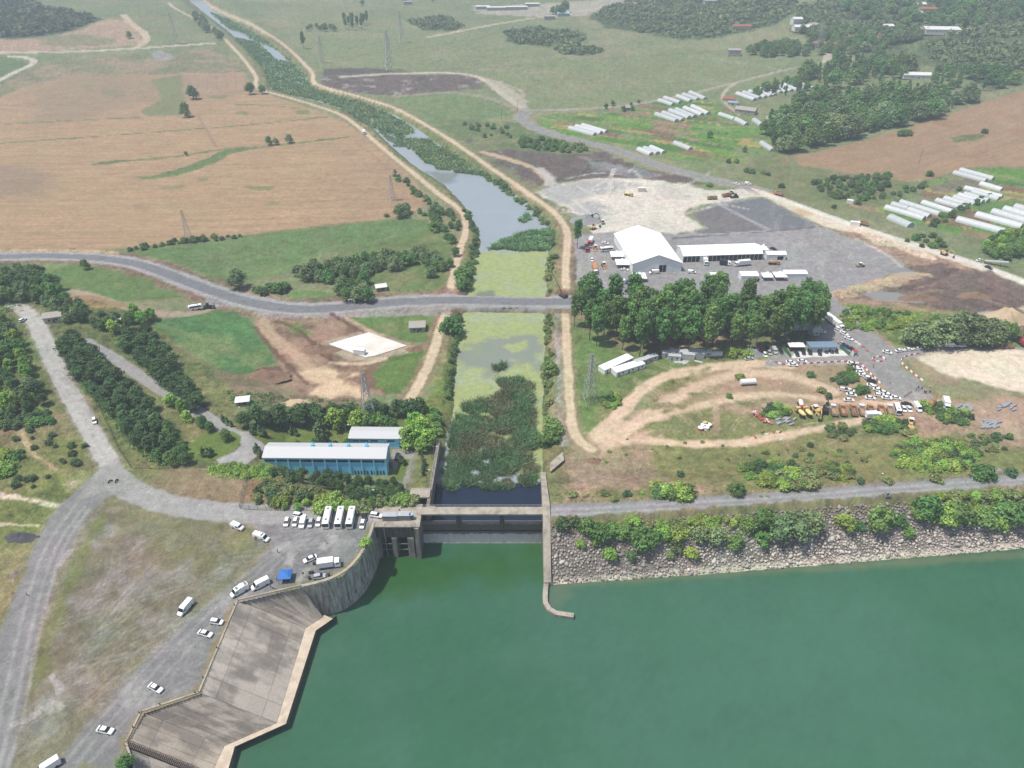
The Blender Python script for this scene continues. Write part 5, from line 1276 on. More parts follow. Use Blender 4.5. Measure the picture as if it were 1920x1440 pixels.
cl(1640,600,80,22,46,['shrub_bright','shrub_green','shrub_bright'],(1.2,2.6),'shrub in the overgrown field beside the torn-up earth','shrubs of the overgrown field',68,3.2)
cl(1790,610,90,18,30,['shrub_bright','shrub_olive','shrub_green'],(1.0,2.0),'shrub in the overgrown field behind the willows','shrubs behind the willows',69,4)
WD={'broad':'dark round tree in the wood among the greenhouses','column':'slim columnar poplar in the wood among the greenhouses','willow':'paler tree in the wood among the greenhouses','bright':'bright tree in the wood among the greenhouses'}
grove([(1430,250),(1480,222),(1520,192),(1600,190),(1690,178),(1740,190),(1830,185),(1800,205),(1720,232),(1640,248),(1560,275),(1490,292),(1455,288)],185,5.6,['broad','column','column','broad','willow','column'],(12,22),WD,'trees of the greenhouse wood',70,wide=1.15,name='woodland_tree')
grove([(1400,182),(1450,160),(1500,148),(1520,168),(1470,182)],22,7,['broad','column'],(7,13),WD,'trees of the greenhouse wood',71,name='woodland_tree')
grove([(1500,150),(1560,128),(1640,128),(1710,130),(1712,142),(1640,158),(1560,168)],64,6.0,['column','broad','column','column'],(13,22),WD,'trees of the greenhouse wood',72,wide=1.1,name='woodland_tree')
V2={'broad':'dark tree in the loose line above the sloping wheat','column':'slim poplar in the loose line above the sloping wheat'}
grove([(1730,140),(1840,130),(1900,145),(1910,165),(1830,172),(1760,165)],26,9,['column','broad','broad'],(9,16),V2,'trees above the sloping wheat',73)
grove([(1395,96),(1450,84),(1560,84),(1660,90),(1650,100),(1540,104),(1420,108)],60,8,['broad','broad','willow'],(8,13),'dark tree among the roofs of the far village','trees of the far village',74,wide=1.2,name='village_tree')
grove([(1500,62),(1620,58),(1740,66),(1700,84),(1560,80)],46,11,['broad','willow'],(9,14),'dark tree on the rise behind the far village','trees behind the far village',75,wide=1.25,name='village_tree')
grove([(1560,18),(1680,14),(1900,10),(1960,36),(1800,52),(1640,46)],50,15,['broad'],(11,16),'dark tree on the distant wooded slope','trees on the distant slope',76,wide=1.4,name='village_tree')
grove([(1840,455),(1880,448),(1930,440),(1940,480),(1880,490),(1846,475)],26,5,['broad','broad','bright'],(6,9),'dark leafy tree below the plastic greenhouses by the haul road','trees below the greenhouses',77)
grove([(1740,420),(1790,395),(1860,362),(1866,368),(1790,405),(1745,430)],14,6,['shrub_green','shrub_dark'],(2.4,4),'hedge bush between the rows of plastic greenhouses','hedge between the greenhouses',78,name='hedge_bush',cat='bush')
grove([(1690,450),(1760,440),(1770,468),(1720,462)],9,6,['shrub_green','shrub_dark'],(2,4),'dark bush above the white haul road','bushes above the haul road',79,name='field_bush',cat='bush')
grove([(1525,345),(1580,332),(1670,330),(1665,352),(1620,375),(1560,372),(1530,358)],62,5,['shrub_dark','shrub_green','shrub_dark'],(2,4.2),'dark scrub bush in the thicket below the sloping wheat','thicket below the sloping wheat',80,name='scrub_bush',cat='bush')
grove([(1700,352),(1740,342),(1744,350),(1680,370),(1600,385),(1610,378)],14,5,['shrub_green','shrub_dark'],(2,3.6),'green bush along the edge of the upper greenhouse plots','bushes along the greenhouse plots',81,name='scrub_bush',cat='bush')
for u,v,h,kn in[(1400,323,3.5,'shrub_green'),(1410,325,3.5,'shrub_green'),(1430,326,3,'shrub_green'),(1440,329,2.4,'shrub_dark'),(1465,352,3,'shrub_dark'),(1330,258,7,'broad'),(1396,285,5,'broad'),(1330,350,3,'shrub_green'),(1366,305,3,'shrub_dark'),(1380,305,3,'shrub_green'),(1846,250,4,'shrub_dark'),(1690,255,5,'shrub_green'),(1702,254,5,'shrub_green'),(1742,330,4,'shrub_green'),(1564,390,2.5,'shrub_dark'),(1798,357,3,'shrub_green')]:
 plant(kn,P(u,v),h,'lone dark bush on the open slope between yard and gardens' if kn!='broad' else 'lone small tree among the garden plots','lone bushes between yard and gardens' if kn!='broad' else 'lone trees among the plots','bush' if kn!='broad' else 'tree',name='scrub_bush' if kn!='broad' else None)
grove([(970,258),(1010,262),(1080,275),(1110,282),(1060,287),(980,280)],32,5,['shrub_green','shrub_grey','shrub_green'],(2.5,5),'green bush in the thicket beside the gravel road','thicket beside the gravel road',82,name='scrub_bush',cat='bush')
grove([(860,230),(900,232),(960,240),(960,262),(900,258)],16,6,['shrub_green','shrub_grey'],(2,4),'bush on the low ground beside the far towpath','bushes beside the far towpath',83,name='scrub_bush',cat='bush')
grove([(1130,198),(1200,190),(1210,200),(1170,212),(1140,208)],6,8,['broad'],(4,6),'small tree by the hut among the garden plots','small trees by the garden hut',84)
# reeds, scrub on the hills (nobody could count them)
def tufts(name,polys,dens,blade,h,mats_w,seed,z=None,mound=.0,label=None,maxn=60000,lean=.55,grow=0.0):
 """a reed bed: upright blades in clumps over a mounded bed"""
 rs=np.random.RandomState(seed)
 allv,allq,allt=[],[],[]
 for poly in polys:
  wpx=W(poly,z);a=np.array(wpx);lo,hi=a.min(0),a.max(0)
  n=int(min(maxn,(hi-lo).prod()*dens))
  p=rs.uniform(lo,hi,(n,2))
  sd=sd_poly(p[:,0],p[:,1],wpx)+3.2*fbm(p[:,0],p[:,1],6,3,seed)-.6
  p=p[(sd>0)&(fbm(p[:,0],p[:,1],5,2,seed+9)<.42)];n=len(p)
  if not n:continue
  dist=np.hypot(p[:,0],p[:,1])
  k=np.clip(dist/250,.8,5)
  tall=(.55+.45*sstep(-.4,.5,fbm(p[:,0],p[:,1],6,3,seed+2)))*h*rs.uniform(.7,1.2,n)
  w_=blade*k*rs.uniform(.6,1.3,n)
  th=rs.uniform(0,math.pi,n)
  zz=(np.full(n,z)if z is not None else zt(p[:,0],p[:,1]))
  lx,ly=rs.normal(0,lean,n)*tall,rs.normal(0,lean,n)*tall
  ca,sa=np.cos(th)*w_,np.sin(th)*w_
  x,y=p[:,0],p[:,1]
  v=np.stack([np.stack([x-ca,y-sa,zz-.2],1),np.stack([x+ca,y+sa,zz-.2],1),np.stack([x+ca*.5+lx,y+sa*.5+ly,zz+tall],1),np.stack([x-ca*.5+lx,y-sa*.5+ly,zz+tall*.9],1)],1).reshape(-1,3)
  q=np.arange(n*4).reshape(n,4)
  t=rs.uniform(.7,1.3,n)*(1+.25*fbm(x,y,8,3,seed+5))
  dry=sstep(-.1,.22,fbm(x,y,9,3,seed+7))[:,None]*mats_w
  tc_=np.stack([t,t,t],1)*(1-dry)+np.stack([t*1.75,t*.88,t*1.15],1)*dry
  allq.append(q+sum(len(o)for o in allv));allv.append(v);allt.append(np.repeat(tc_,4,0))
 me=np_mesh(name,np.concatenate(allv),np.concatenate(allq),LM['reed'],np.concatenate(allt))
 return kind(link(name,me),'stuff')
def scrub(name,polys,n,size,seed,lm='dark',gap=2.0,nl=22):
 rs=np.random.RandomState(seed)
 V,Q,T=[],[],[];b=0
 for poly,nn in zip(polys,n):
  for p in scatter(poly,nn,gap,seed):
   s=size*rs.uniform(.5,1.3)
   v,q,t=leaves([(p.x,p.y,p.z+s*.3,s,s,s*.7)],nl,s*(.8 if nl<30 else.42),rs,.5,.7)
   V.append(v);Q.append(q+b);T.append(t*rs.uniform(.75,1.25));b+=len(v)
 t=np.concatenate(T)
 me=np_mesh(name,np.concatenate(V),np.concatenate(Q),LM[lm],np.stack([t*1.1,t,t],1))
 return kind(link(name,me),'stuff')
ISL=[[(842,790),(870,760),(905,745),(930,735),(960,728),(1000,730),(1006,790),(1003,850),(1015,880),(1014,914),(960,920),(900,924),(850,922),(822,914),(832,850)],[(930,712),(965,707),(1000,712),(1003,735),(960,740),(935,725)],[(922,688),(945,682),(952,690),(930,697)]]
tufts('reeds',ISL,14,.16,2.4,.75,3,ZC)
scrub('reed_clumps',[ISL[0],[(940,712),(1000,710),(1003,735),(950,738)]],[330,24],.85,44,'reed',1.0,36)
tufts('reeds',[[(915,468),(940,450),(985,436),(1030,428),(1044,440),(1036,466),(1024,474),(960,470)],[(968,412),(990,402),(996,412),(980,418)]],8,.2,2.6,.1,4,ZC)
tufts('reeds',[[(770,280),(800,262),(850,290),(905,325),(895,330),(820,318),(790,300)],[(640,204),(600,190),(510,172),(500,140),(560,160),(640,182),(700,200),(770,236),(780,250),(740,255),(700,240)],[(760,262),(800,262),(830,290),(790,300)]],2.5,.24,2.8,.25,5,ZC)
tufts('reeds',[[(392,22),(430,36),(500,76),(545,115),(572,142),(585,166),(510,165),(494,130),(480,105),(520,112),(545,118),(520,95),(500,86),(480,78),(455,62),(430,55)],[(440,72),(480,80),(515,110),(490,125),(460,95)]],1.2,.3,2.8,.05,6,ZC)
tufts('reeds',[[(700,236),(760,250),(770,280),(740,275)],[(640,205),(700,236),(690,240),(640,215)]],1.6,.2,1.4,.6,7,ZC)
scrub('hill_scrub',[[(1110,28),(1140,14),(1190,-2),(1480,-8),(1500,20),(1430,50),(1350,68),(1280,72),(1200,60)],[(1500,10),(1920,-14),(1960,60),(1860,75),(1740,60),(1600,50),(1490,52)],[(1740,84),(1830,78),(1960,92),(1960,132),(1820,130),(1750,110)],[(945,62),(1000,52),(1090,60),(1095,80),(1030,86),(960,82)],[(765,40),(830,30),(870,50),(840,60),(790,55)],[(1040,92),(1080,84),(1130,95),(1110,104),(1060,102)]],[700,800,260,150,100,70],4.5,31)
scrub('hill_scrub',[[(-80,0),(62,-8),(188,36),(166,47),(92,64),(0,72),(-80,70)]],[620],5.5,32)
scrub('undergrowth',[[(-230,505),(60,500),(120,545),(100,565),(20,590),(34,635),(88,745),(104,772),(-230,790)],[(105,640),(135,625),(170,650),(230,705),(312,800),(345,870),(300,874),(240,830),(190,770),(140,705)],[(215,640),(262,612),(330,690),(386,770),(360,775),(280,705)],[(415,730),(470,735),(560,748),(690,752),(560,768),(440,765)]],[700,330,120,60],1.3,41,'broad',1.5,40)
scrub('bramble',[[(1080,990),(1240,980),(1340,974),(1450,968),(1530,962),(1530,988),(1400,1008),(1240,1010),(1110,1006)],[(1720,944),(1960,930),(1990,985),(1880,985),(1760,985)],[(1690,850),(1740,830),(1810,838),(1836,858),(1800,886),(1720,888),(1685,870)],[(380,880),(430,872),(500,882),(530,896),(470,900),(400,893)],[(1570,570),(1640,576),(1780,590),(1890,615),(1880,632),(1700,640),(1640,620)],[(-30,846),(20,846),(36,862),(30,890),(-30,896)]],[230,150,150,90,150,40],.85,42,'vine',1.2,40)
scrub('low_scrub',[[(1380,868),(1480,862),(1560,880),(1600,905),(1480,918),(1400,912)],[(1035,925),(1300,915),(1440,918),(1440,932),(1040,946)],[(1640,785),(1720,792),(1720,812),(1640,812)],[(470,900),(550,896),(630,930),(560,950),(470,948)]],[120,70,50,80],.6,43,'olive',1.2,30)
# rocks on the slope
ROCKM=mat('slope_rock',C(186,178,170),.9,var=.22,scale=1.2,per_object=.25,dirt=C(140,130,122))
ROCKT=tint_mat('slope_stone')
def rock_mesh(seed):
 rs=np.random.RandomState(seed)
 bm=bmesh.new();bmesh.ops.create_icosphere(bm,subdivisions=2,radius=.5)
 pl=[(Vector(rs.normal(size=3)).normalized(),rs.uniform(.28,.42))for _ in range(9)]
 for v in bm.verts:
  for nrm,dd in pl:
   k=v.co.dot(nrm)-dd
   if k>0:v.co-=nrm*k
  v.co.x*=1.25;v.co.z*=.85
 me=bpy.data.meshes.new('rock');bm.to_mesh(me);bm.free()
 me.materials.append(ROCKM)
 return me
RM=[rock_mesh(i)for i in range(6)]
rs=np.random.RandomState(21)
pts=[]
for _ in range(30000):
 x=rs.uniform(13.8,235)
 yn=float(np.interp(x,[12,70,160,300],[178.6,183.5,192.5,206]))
 pts.append((x,yn-3.2-13.9*rs.uniform(0,1)))
pts=np.array(pts)
cell={}
sel=[]
for p in pts:
 k=(int(p[0]/.85),int(p[1]/.66))
 if any((k[0]+i,k[1]+j)in cell and(cell[(k[0]+i,k[1]+j)][0]-p[0])**2+((cell[(k[0]+i,k[1]+j)][1]-p[1])*1.3)**2<.66 for i in(-1,0,1)for j in(-1,0,1)):continue
 cell[k]=p;sel.append(p)
sel=np.array(sel)
zz=zt(sel[:,0],sel[:,1])
order=np.argsort(-(sel[:,0]<75).astype(float)*10+sel[:,1]*.08+np.abs(sel[:,0]-40)*.02)
V,Q,T=[],[],[];b=0
base=[]
for me in RM:
 co=np.zeros(len(me.vertices)*3);me.vertices.foreach_get('co',co)
 base.append((co.reshape(-1,3),np.array([list(f.vertices)for f in me.polygons])))
for c,i in enumerate(order):
 p=(sel[i][0],sel[i][1],float(zz[i]))
 s=rs.uniform(.45,1.25)*(1.0 if rs.rand()<.84 else 1.65)
 rot=Euler((rs.uniform(-.6,.6)+.6,rs.uniform(-.5,.5),rs.uniform(0,6.28)))
 if c<290:
  o=link('rock',RM[c%6]);o.location=(p[0],p[1],p[2]+.15);o.rotation_euler=rot;o.scale=(s,s,s)
  tag(o,'grey angular boulder on the rock slope below the crest road','rock','boulders of the rock slope')
 else:
  co,fq=base[c%6]
  mt=np.array(rot.to_matrix())
  v=(co*s)@mt.T+np.array([p[0],p[1],p[2]+.15])
  V.append(v);Q.append(fq+b);b+=len(v)
  near_water=sstep(-3.5,-12.5,p[2])
  tt=rs.uniform(.6,1.2)
  base_c=np.array(C(206,198,188))*tt
  T.append(np.tile(base_c*(.62+.5*near_water),(len(v),1)))
me=np_mesh('boulders',np.concatenate(V),np.concatenate(Q),ROCKT,np.concatenate(T))
kind(link('boulder_field',me),'stuff')
for u,v,s in[(1868,884,4.0),(1886,888,2.6)]:
 o=link('rock',RM[2]);o.location=P(u,v);o.scale=(s,s,s*.8)
 tag(o,'large brown boulder by the crest road beside the round shrub' if s>3 else 'boulder next to the large brown one by the crest road','rock')
 # vehicles
def paint(name,col,rough=.3):
 return mat(name,col,rough,var=.03,scale=.7,spec=.5)
W_P=paint('white_car_paint',(.80,.80,.79))
S_P=paint('silver_car_paint',(.42,.43,.45))
D_P=paint('dark_car_paint',(.022,.025,.033))
B_P=paint('blue_car_paint',(.03,.06,.16))
R_P=paint('red_paint',(.42,.05,.035))
O_P=paint('orange_paint',(.46,.25,.13),.5)
Y_P=paint('yellow_paint',(.60,.42,.18),.5)
T_P=mat('tan_tipper_paint',(.42,.34,.25),.6,var=.15,scale=2)
RUS=mat('rusty_bed',(.36,.20,.11),.8,var=.3,scale=2,dirt=(.36,.28,.2))
EARTH=mat('earth_load',(.22,.14,.09),.95,var=.3,scale=2)
TYRE=mat('tyre_rubber',(.025,.025,.027),.85)
HL=mat('headlight_glass',(.7,.72,.74),.15)
TL=mat('tail_light_red',(.35,.02,.02),.3)
BLK=mat('black_plastic',(.02,.02,.022),.6)
WBOX=mat('white_box_body',(.76,.76,.75),.45,var=.04,scale=.5)
def sec(x,z0,z1,hw,t=.86,zc=None):
 zc=z0+(z1-z0)*.6 if zc is None else zc
 return[(x,-hw*.92,z0),(x,hw*.92,z0),(x,hw,zc),(x,hw*t,z1),(x,-hw*t,z1),(x,-hw,zc)]
def wheels(root,xs,y,r=.33,w=.24,x_names=None):
 for x in xs:
  for s in(-1,1):
   m=MB();m.cyl((x,s*y,r),r,w,12,'y')
   m.build('wheel',TYRE,root)
def lamps(root,x,y,z,mt,name,s=(.1,.36,.16)):
 for k in(-1,1):
  m=MB();m.box((x,k*y,z),s);m.build(name,mt,root)
def make_car(p,style):
 e=empty('car')
 b=MB()
 if style=='sedan':
  L_,st=4.6,[(-2.3,.45,.85,.72),(-2.2,.30,.98,.86),(-1.3,.24,1.0,.9),(.9,.24,.96,.9),(1.8,.25,.86,.88),(2.2,.3,.74,.8),(2.3,.42,.62,.7)]
  gh=[(-1.75,.98,.99),(-1.0,.97,1.40),(-.1,.97,1.46),(.35,.96,1.42),(1.2,.93,.95)];rf=(-1.05,.42)
 elif style=='hatch':
  L_,st=4.1,[(-2.05,.45,.95,.74),(-1.95,.30,1.02,.86),(-1.2,.24,1.02,.89),(.8,.24,.98,.89),(1.6,.25,.88,.86),(1.95,.3,.76,.78),(2.05,.42,.62,.7)]
  gh=[(-1.98,1.0,1.03),(-1.55,1.0,1.42),(-.2,.98,1.52),(.3,.97,1.47),(1.15,.95,.98)];rf=(-1.6,.36)
 else:
  L_,st=4.6,[(-2.3,.5,1.05,.78),(-2.2,.38,1.15,.92),(-1.3,.32,1.15,.95),(.9,.32,1.12,.95),(1.8,.34,1.02,.92),(2.2,.4,.9,.86),(2.3,.5,.75,.76)]
  gh=[(-2.22,1.12,1.16),(-1.85,1.12,1.68),(-.2,1.12,1.78),(.3,1.1,1.73),(1.15,1.08,1.12)];rf=(-1.9,.38)
 b.loft([sec(*s)for s in st])
 w=MB()
 w.loft([[(x,-.80,z0),(x,.80,z0),(x,.80-.20*min(1,(z1-z0)/.4),z1),(x,-.80+.20*min(1,(z1-z0)/.4),z1)]for x,z0,z1 in gh])
 zr=max(g_[2]for g_ in gh)
 b.loft([[(x,-.64,zr-.10+dz),(x,.64,zr-.10+dz),(x,.55,zr+.035+dz),(x,-.55,zr+.035+dz)]for x,dz in((rf[0],-.05),(rf[0]+.3,0),(rf[1]-.5,0),(rf[1],-.05))])
 for s in(-1,1):
  zb=gh[2][1]
  for xp in(rf[0]+.05,-.25):
   b.bar((xp,s*.80,zb),(xp+.03,s*.615,zr-.05),.05)
 b.build('body',p,e,smooth=False)
 w.build('window',GLASS,e)
 wheels(e,(-1.35,1.35),.80)
 lamps(e,L_/2-.10,.58,.70 if style!='suv' else.86,HL,'headlight')
 lamps(e,-L_/2+.09,.62,.86 if style!='suv' else 1.0,TL,'tail_light')
 return e
def make_van(p,L_=5.8,H=2.5,extra=None):
 e=empty('van')
 h=L_/2
 b=MB()
 b.loft([sec(x,z0,z1,hw,.88,zc)for x,z0,z1,hw,zc in[(-h,.4,H-.12,.92,1.2),(-h+.12,.32,H,.99,1.3),(h-2.0,.3,H,1.0,1.3),(h-1.55,.3,H-.22,1.0,1.25),(h-.85,.3,1.28,.98,1.0),(h-.2,.32,1.02,.92,.8),(h,.42,.75,.8,.65)]])
 b.build('body',p,e)
 w=MB()
 q=[(h-1.50,.80,H-.30),(h-1.50,-.80,H-.30),(h-.90,-.86,1.36),(h-.90,.86,1.36)]
 w.add([Vector(a)+Vector((.05,0,.05))for a in q],[(0,1,2,3),(3,2,1,0)])
 w.build('windscreen',GLASS,e)
 for s in(-1,1):
  w=MB();w.loft([[(x,s*1.0,z0),(x,s*1.012,z0),(x,s*(.92),z1),(x,s*.90,z1)]for x,z0,z1 in((h-2.3,1.3,2.0),(h-1.7,1.3,1.95),(h-1.15,1.3,1.45))])
  w.build('side_window',GLASS,e)
 wheels(e,(-h+1.2,h-1.0),.88,.36,.26)
 lamps(e,h-.12,.66,.82,HL,'headlight',(.12,.3,.25))
 lamps(e,-h+.02,.88,1.1,TL,'tail_light',(.08,.12,.5))
 return e
def make_bus(p,L_=8.6,H=3.0):
 e=empty('bus')
 h=L_/2
 b=MB()
 r=[(-1.18,.4),(1.18,.4),(1.25,1.6),(1.22,H-.35),(.95,H),(-.95,H),(-1.22,H-.35),(-1.25,1.6)]
 b.loft([[(x,y*k,z if z<2 else z-dz)for y,z in r]for x,k,dz in((-h,.95,.12),(-h+.25,1,0),(h-.4,1,0),(h,.95,.12))])
 b.build('body',p,e)
 for s in(-1,1):
  w=MB();w.box((.1,s*1.235,2.15),(L_-1.2,.06,1.0));w.build('side_window',GLASS,e)
 w=MB();w.box((h-.02,0,2.0),(.1,2.1,1.5));w.build('windscreen',GLASS,e)
 w=MB();w.box((-h+.02,0,2.25),(.1,1.9,.95));w.build('rear_window',GLASS,e)
 w=MB();w.box((-1.0,0,H+.08),(2.2,1.5,.22));w.build('air_conditioner',WBOX,e)
 for x in(-h+1.4,h-2.0):
  w=MB();w.box((x,0,H+.03),(.8,.8,.1));w.build('roof_hatch',GREYM,e)
 wheels(e,(-h+2.2,h-1.8),1.1,.48,.3)
 lamps(e,h-.02,.85,.8,HL,'headlight',(.1,.4,.22));lamps(e,-h+.02,.95,1.0,TL,'tail_light',(.1,.25,.5))
 return e
def cab(e,x0,p,w=2.4,h=2.7,l=1.9,z0=.6):
 b=MB()
 b.loft([[(x0+a,-w/2,z0),(x0+a,w/2,z0),(x0+a,w/2,z0+(h-z0)*.5),(x0+a-d,w/2*.92,zt_),(x0+a-d,-w/2*.92,zt_),(x0+a,-w/2,z0+(h-z0)*.5)]for a,d,zt_ in((0,0,h),(l*.6,0,h),(l,.25,h-.1))])
 b.build('cab',p,e)
 m=MB();m.add([(x0+l+.02,-w*.42,z0+(h-z0)*.52),(x0+l+.02,w*.42,z0+(h-z0)*.52),(x0+l-.2,w*.39,h-.2),(x0+l-.2,-w*.39,h-.2)],[(0,1,2,3)])
 for s in(-1,1):m.box((x0+l*.55,s*w*.485,z0+(h-z0)*.70),(l*.5,.06,.6))
 m.build('windscreen',GLASS,e)
 lamps(e,x0+l,w*.36,z0+.35,HL,'headlight')
def make_box_truck(name,cabp,boxp,L_=7.5,bh=2.3,flat=False):
 e=empty(name)
 h=L_/2
 m=MB();m.box((0,0,.75),(L_-.4,.9,.25));m.build('chassis',BLK,e)
 cab(e,h-2.0,cabp)
 if flat:
  m=MB();m.box((-1.05,0,1.0),(L_-2.3,2.4,.25));m.build('flat_bed',GREYM,e)
  m=MB();m.box((-1.05,0,1.6),(L_-3.2,1.9,.95),0,.8);m.build('load',boxp,e)
 else:
  m=MB();m.box((-1.1,0,1.0+bh/2),(L_-2.4,2.45,bh));m.build('cargo_box',boxp,e)
 wheels(e,(-h+1.2,-h+2.4,h-1.1)if L_>8 else(-h+1.6,h-1.1),.98,.46,.32)
 return e
def make_tipper(cabp,bedp,load=False):
 e=empty('dump_truck',sc=.9)
 m=MB();m.box((0,0,.85),(7.6,1.0,.3));m.build('chassis',BLK,e)
 cab(e,2.1,cabp,2.5,2.9,1.9,.7)
 m=MB()
 x0,x1,z0,z1=-3.9,1.9,1.15,2.75
 m.box(((x0+x1)/2,0,z0),(x1-x0,2.3,.15))
 for s in(-1,1):m.box(((x0+x1)/2,s*1.2,(z0+z1)/2),(x1-x0,.12,z1-z0))
 m.box((x1,0,(z0+z1)/2+.15),(.12,2.5,z1-z0+.3));m.box((x0,0,(z0+z1)/2-.1),(.12,2.5,z1-z0-.2))
 for s in(-1,1):
  for k in range(6):m.box((x0+.5+k*.95,s*1.30,(z0+z1)/2),(.14,.1,z1-z0))
 m.build('dump_bed',bedp,e)
 m=MB();m.box(((x0+x1)/2,0,z0+.12),(x1-x0-.2,2.2,.1))
 if load:m.box(((x0+x1)/2,0,z0+.7),(x1-x0-.4,2.1,1.2),0,.55)
 m.build('bed_floor',RUS if not load else EARTH,e)
 wheels(e,(-2.8,-1.5,1.4,2.9),1.0,.5,.34)
 return e
def make_mixer(cabp,drump):
 e=empty('mixer_truck',sc=.85)
 m=MB();m.box((0,0,.85),(8.0,1.0,.3));m.build('chassis',BLK,e)
 cab(e,2.2,cabp,2.5,2.9,1.9,.7)
 m=MB();secs=[]
 for x,r_ in((-3.4,.55),(-2.6,.95),(-1.0,1.2),(.6,1.1),(1.6,.7)):
  secs.append([(x,r_*math.cos(t*.628),2.05-x*.1+r_*math.sin(t*.628))for t in range(10)])
 m.loft(secs);m.build('drum',drump,e,smooth=True)
 m=MB();m.loft([[(-3.2,-.6,3.1),(-3.2,.6,3.1),(-4.0,.6,2.9),(-4.0,-.6,2.9)],[(-3.3,-.3,2.6),(-3.3,.3,2.6),(-3.9,.3,2.4),(-3.9,-.3,2.4)]]);m.build('hopper',cabp,e)
 wheels(e,(-2.8,-1.5,1.4,2.9),1.0,.5,.34)
 return e
def make_excavator(p,name='excavator'):
 e=empty(name)
 for s in(-1,1):
  m=MB();m.loft([[(x,s*1.1-.3,z),(x,s*1.1+.3,z),(x,s*1.1+.3,z2),(x,s*1.1-.3,z2)]for x,z,z2 in((-2.1,.35,.6),(-1.7,0,.9),(1.7,0,.9),(2.1,.35,.6))]);m.build('track',BLK,e)
 m=MB();m.box((-.6,0,1.6),(3.2,2.5,1.1));m.box((-1.8,0,1.8),(.9,2.5,1.4));m.build('body',p,e)
 m=MB();m.box((.7,.75,2.2),(1.4,1.0,1.7),0,.9);m.build('cab',GLASS,e)
 m=MB();m.bar((.8,-.2,1.8),(3.2,-.2,4.6),.28);m.bar((3.2,-.2,4.6),(5.4,-.2,4.0),.24);m.bar((5.4,-.2,4.0),(6.0,-.2,1.6),.2);m.build('boom',p,e)
 m=MB();m.loft([[(5.6,-.9,1.5),(5.6,.5,1.5),(6.4,.5,1.5),(6.4,-.9,1.5)],[(5.3,-.9,.5),(5.3,.5,.5),(6.0,.5,.6),(6.0,-.9,.6)]]);m.build('bucket',BLK,e)
 return e
def make_loader(p,name='wheel_loader',roof=WBOX):
 e=empty(name)
 m=MB();m.box((-.9,0,1.2),(2.8,1.9,1.1));m.box((1.2,0,1.1),(1.4,1.2,.8));m.build('body',p,e)
 m=MB();m.box((-.1,0,2.3),(1.4,1.5,1.3),0,.92);m.build('cab',GLASS,e)
 m=MB();m.box((-.1,0,3.02),(1.7,1.8,.16));m.build('roof',roof,e)
 m=MB();m.bar((.6,-.6,1.6),(2.9,-.6,.9),.15);m.bar((.6,.6,1.6),(2.9,.6,.9),.15)
 m.loft([[(2.7,-1.3,.2),(2.7,1.3,.2),(2.7,1.3,1.3),(2.7,-1.3,1.3)],[(3.5,-1.3,.15),(3.5,1.3,.15),(3.4,1.3,.35),(3.4,-1.3,.35)]]);m.build('bucket',p,e)
 wheels(e,(-1.5,1.4),.95,.7,.5)
 return e
def make_roller(p):
 e=empty('road_roller')
 m=MB();m.box((-1.2,0,1.2),(2.6,1.8,1.0));m.build('body',p,e)
 m=MB();m.cyl((1.6,0,.75),.75,2.1,14,'y');m.build('drum',GREYM,e)
 m=MB();m.box((1.3,1.1,.9),(1.6,.14,.3));m.box((1.3,-1.1,.9),(1.6,.14,.3));m.build('frame',p,e)
 m=MB();m.box((.0,0,2.1),(1.3,1.4,1.1),0,.95);m.build('cab',GLASS,e)
 m=MB();m.box((0,0,2.7),(1.7,1.7,.14));m.build('roof',WBOX,e)
 wheels(e,(-1.8,),.85,.7,.45)
 return e
def pose(e,u,v,du,dv,z=None,dz=0.0):
 """stand a thing on the ground at photo pixel (u, v), its front towards (u+du, v+dv)"""
 a=P(u,v,z);b=P(u+du,v+dv,a.z)
 e.location=a+Vector((0,0,dz));e.rotation_euler=(0,0,math.atan2(b.y-a.y,b.x-a.x))
 return e
PROTO={}
USED=set()
def spawn(key,u,v,du,dv,label,cat,group=None,z=None,dz=0.02):
 if key not in PROTO:
  PROTO[key]=FACT[key]()
 e=PROTO[key]if key not in USED else copy_tree(PROTO[key])
 USED.add(key)
 pose(e,u,v,du,dv,z,dz)
 if 'group' in e:del e['group']
 return tag(e,label,cat,group)
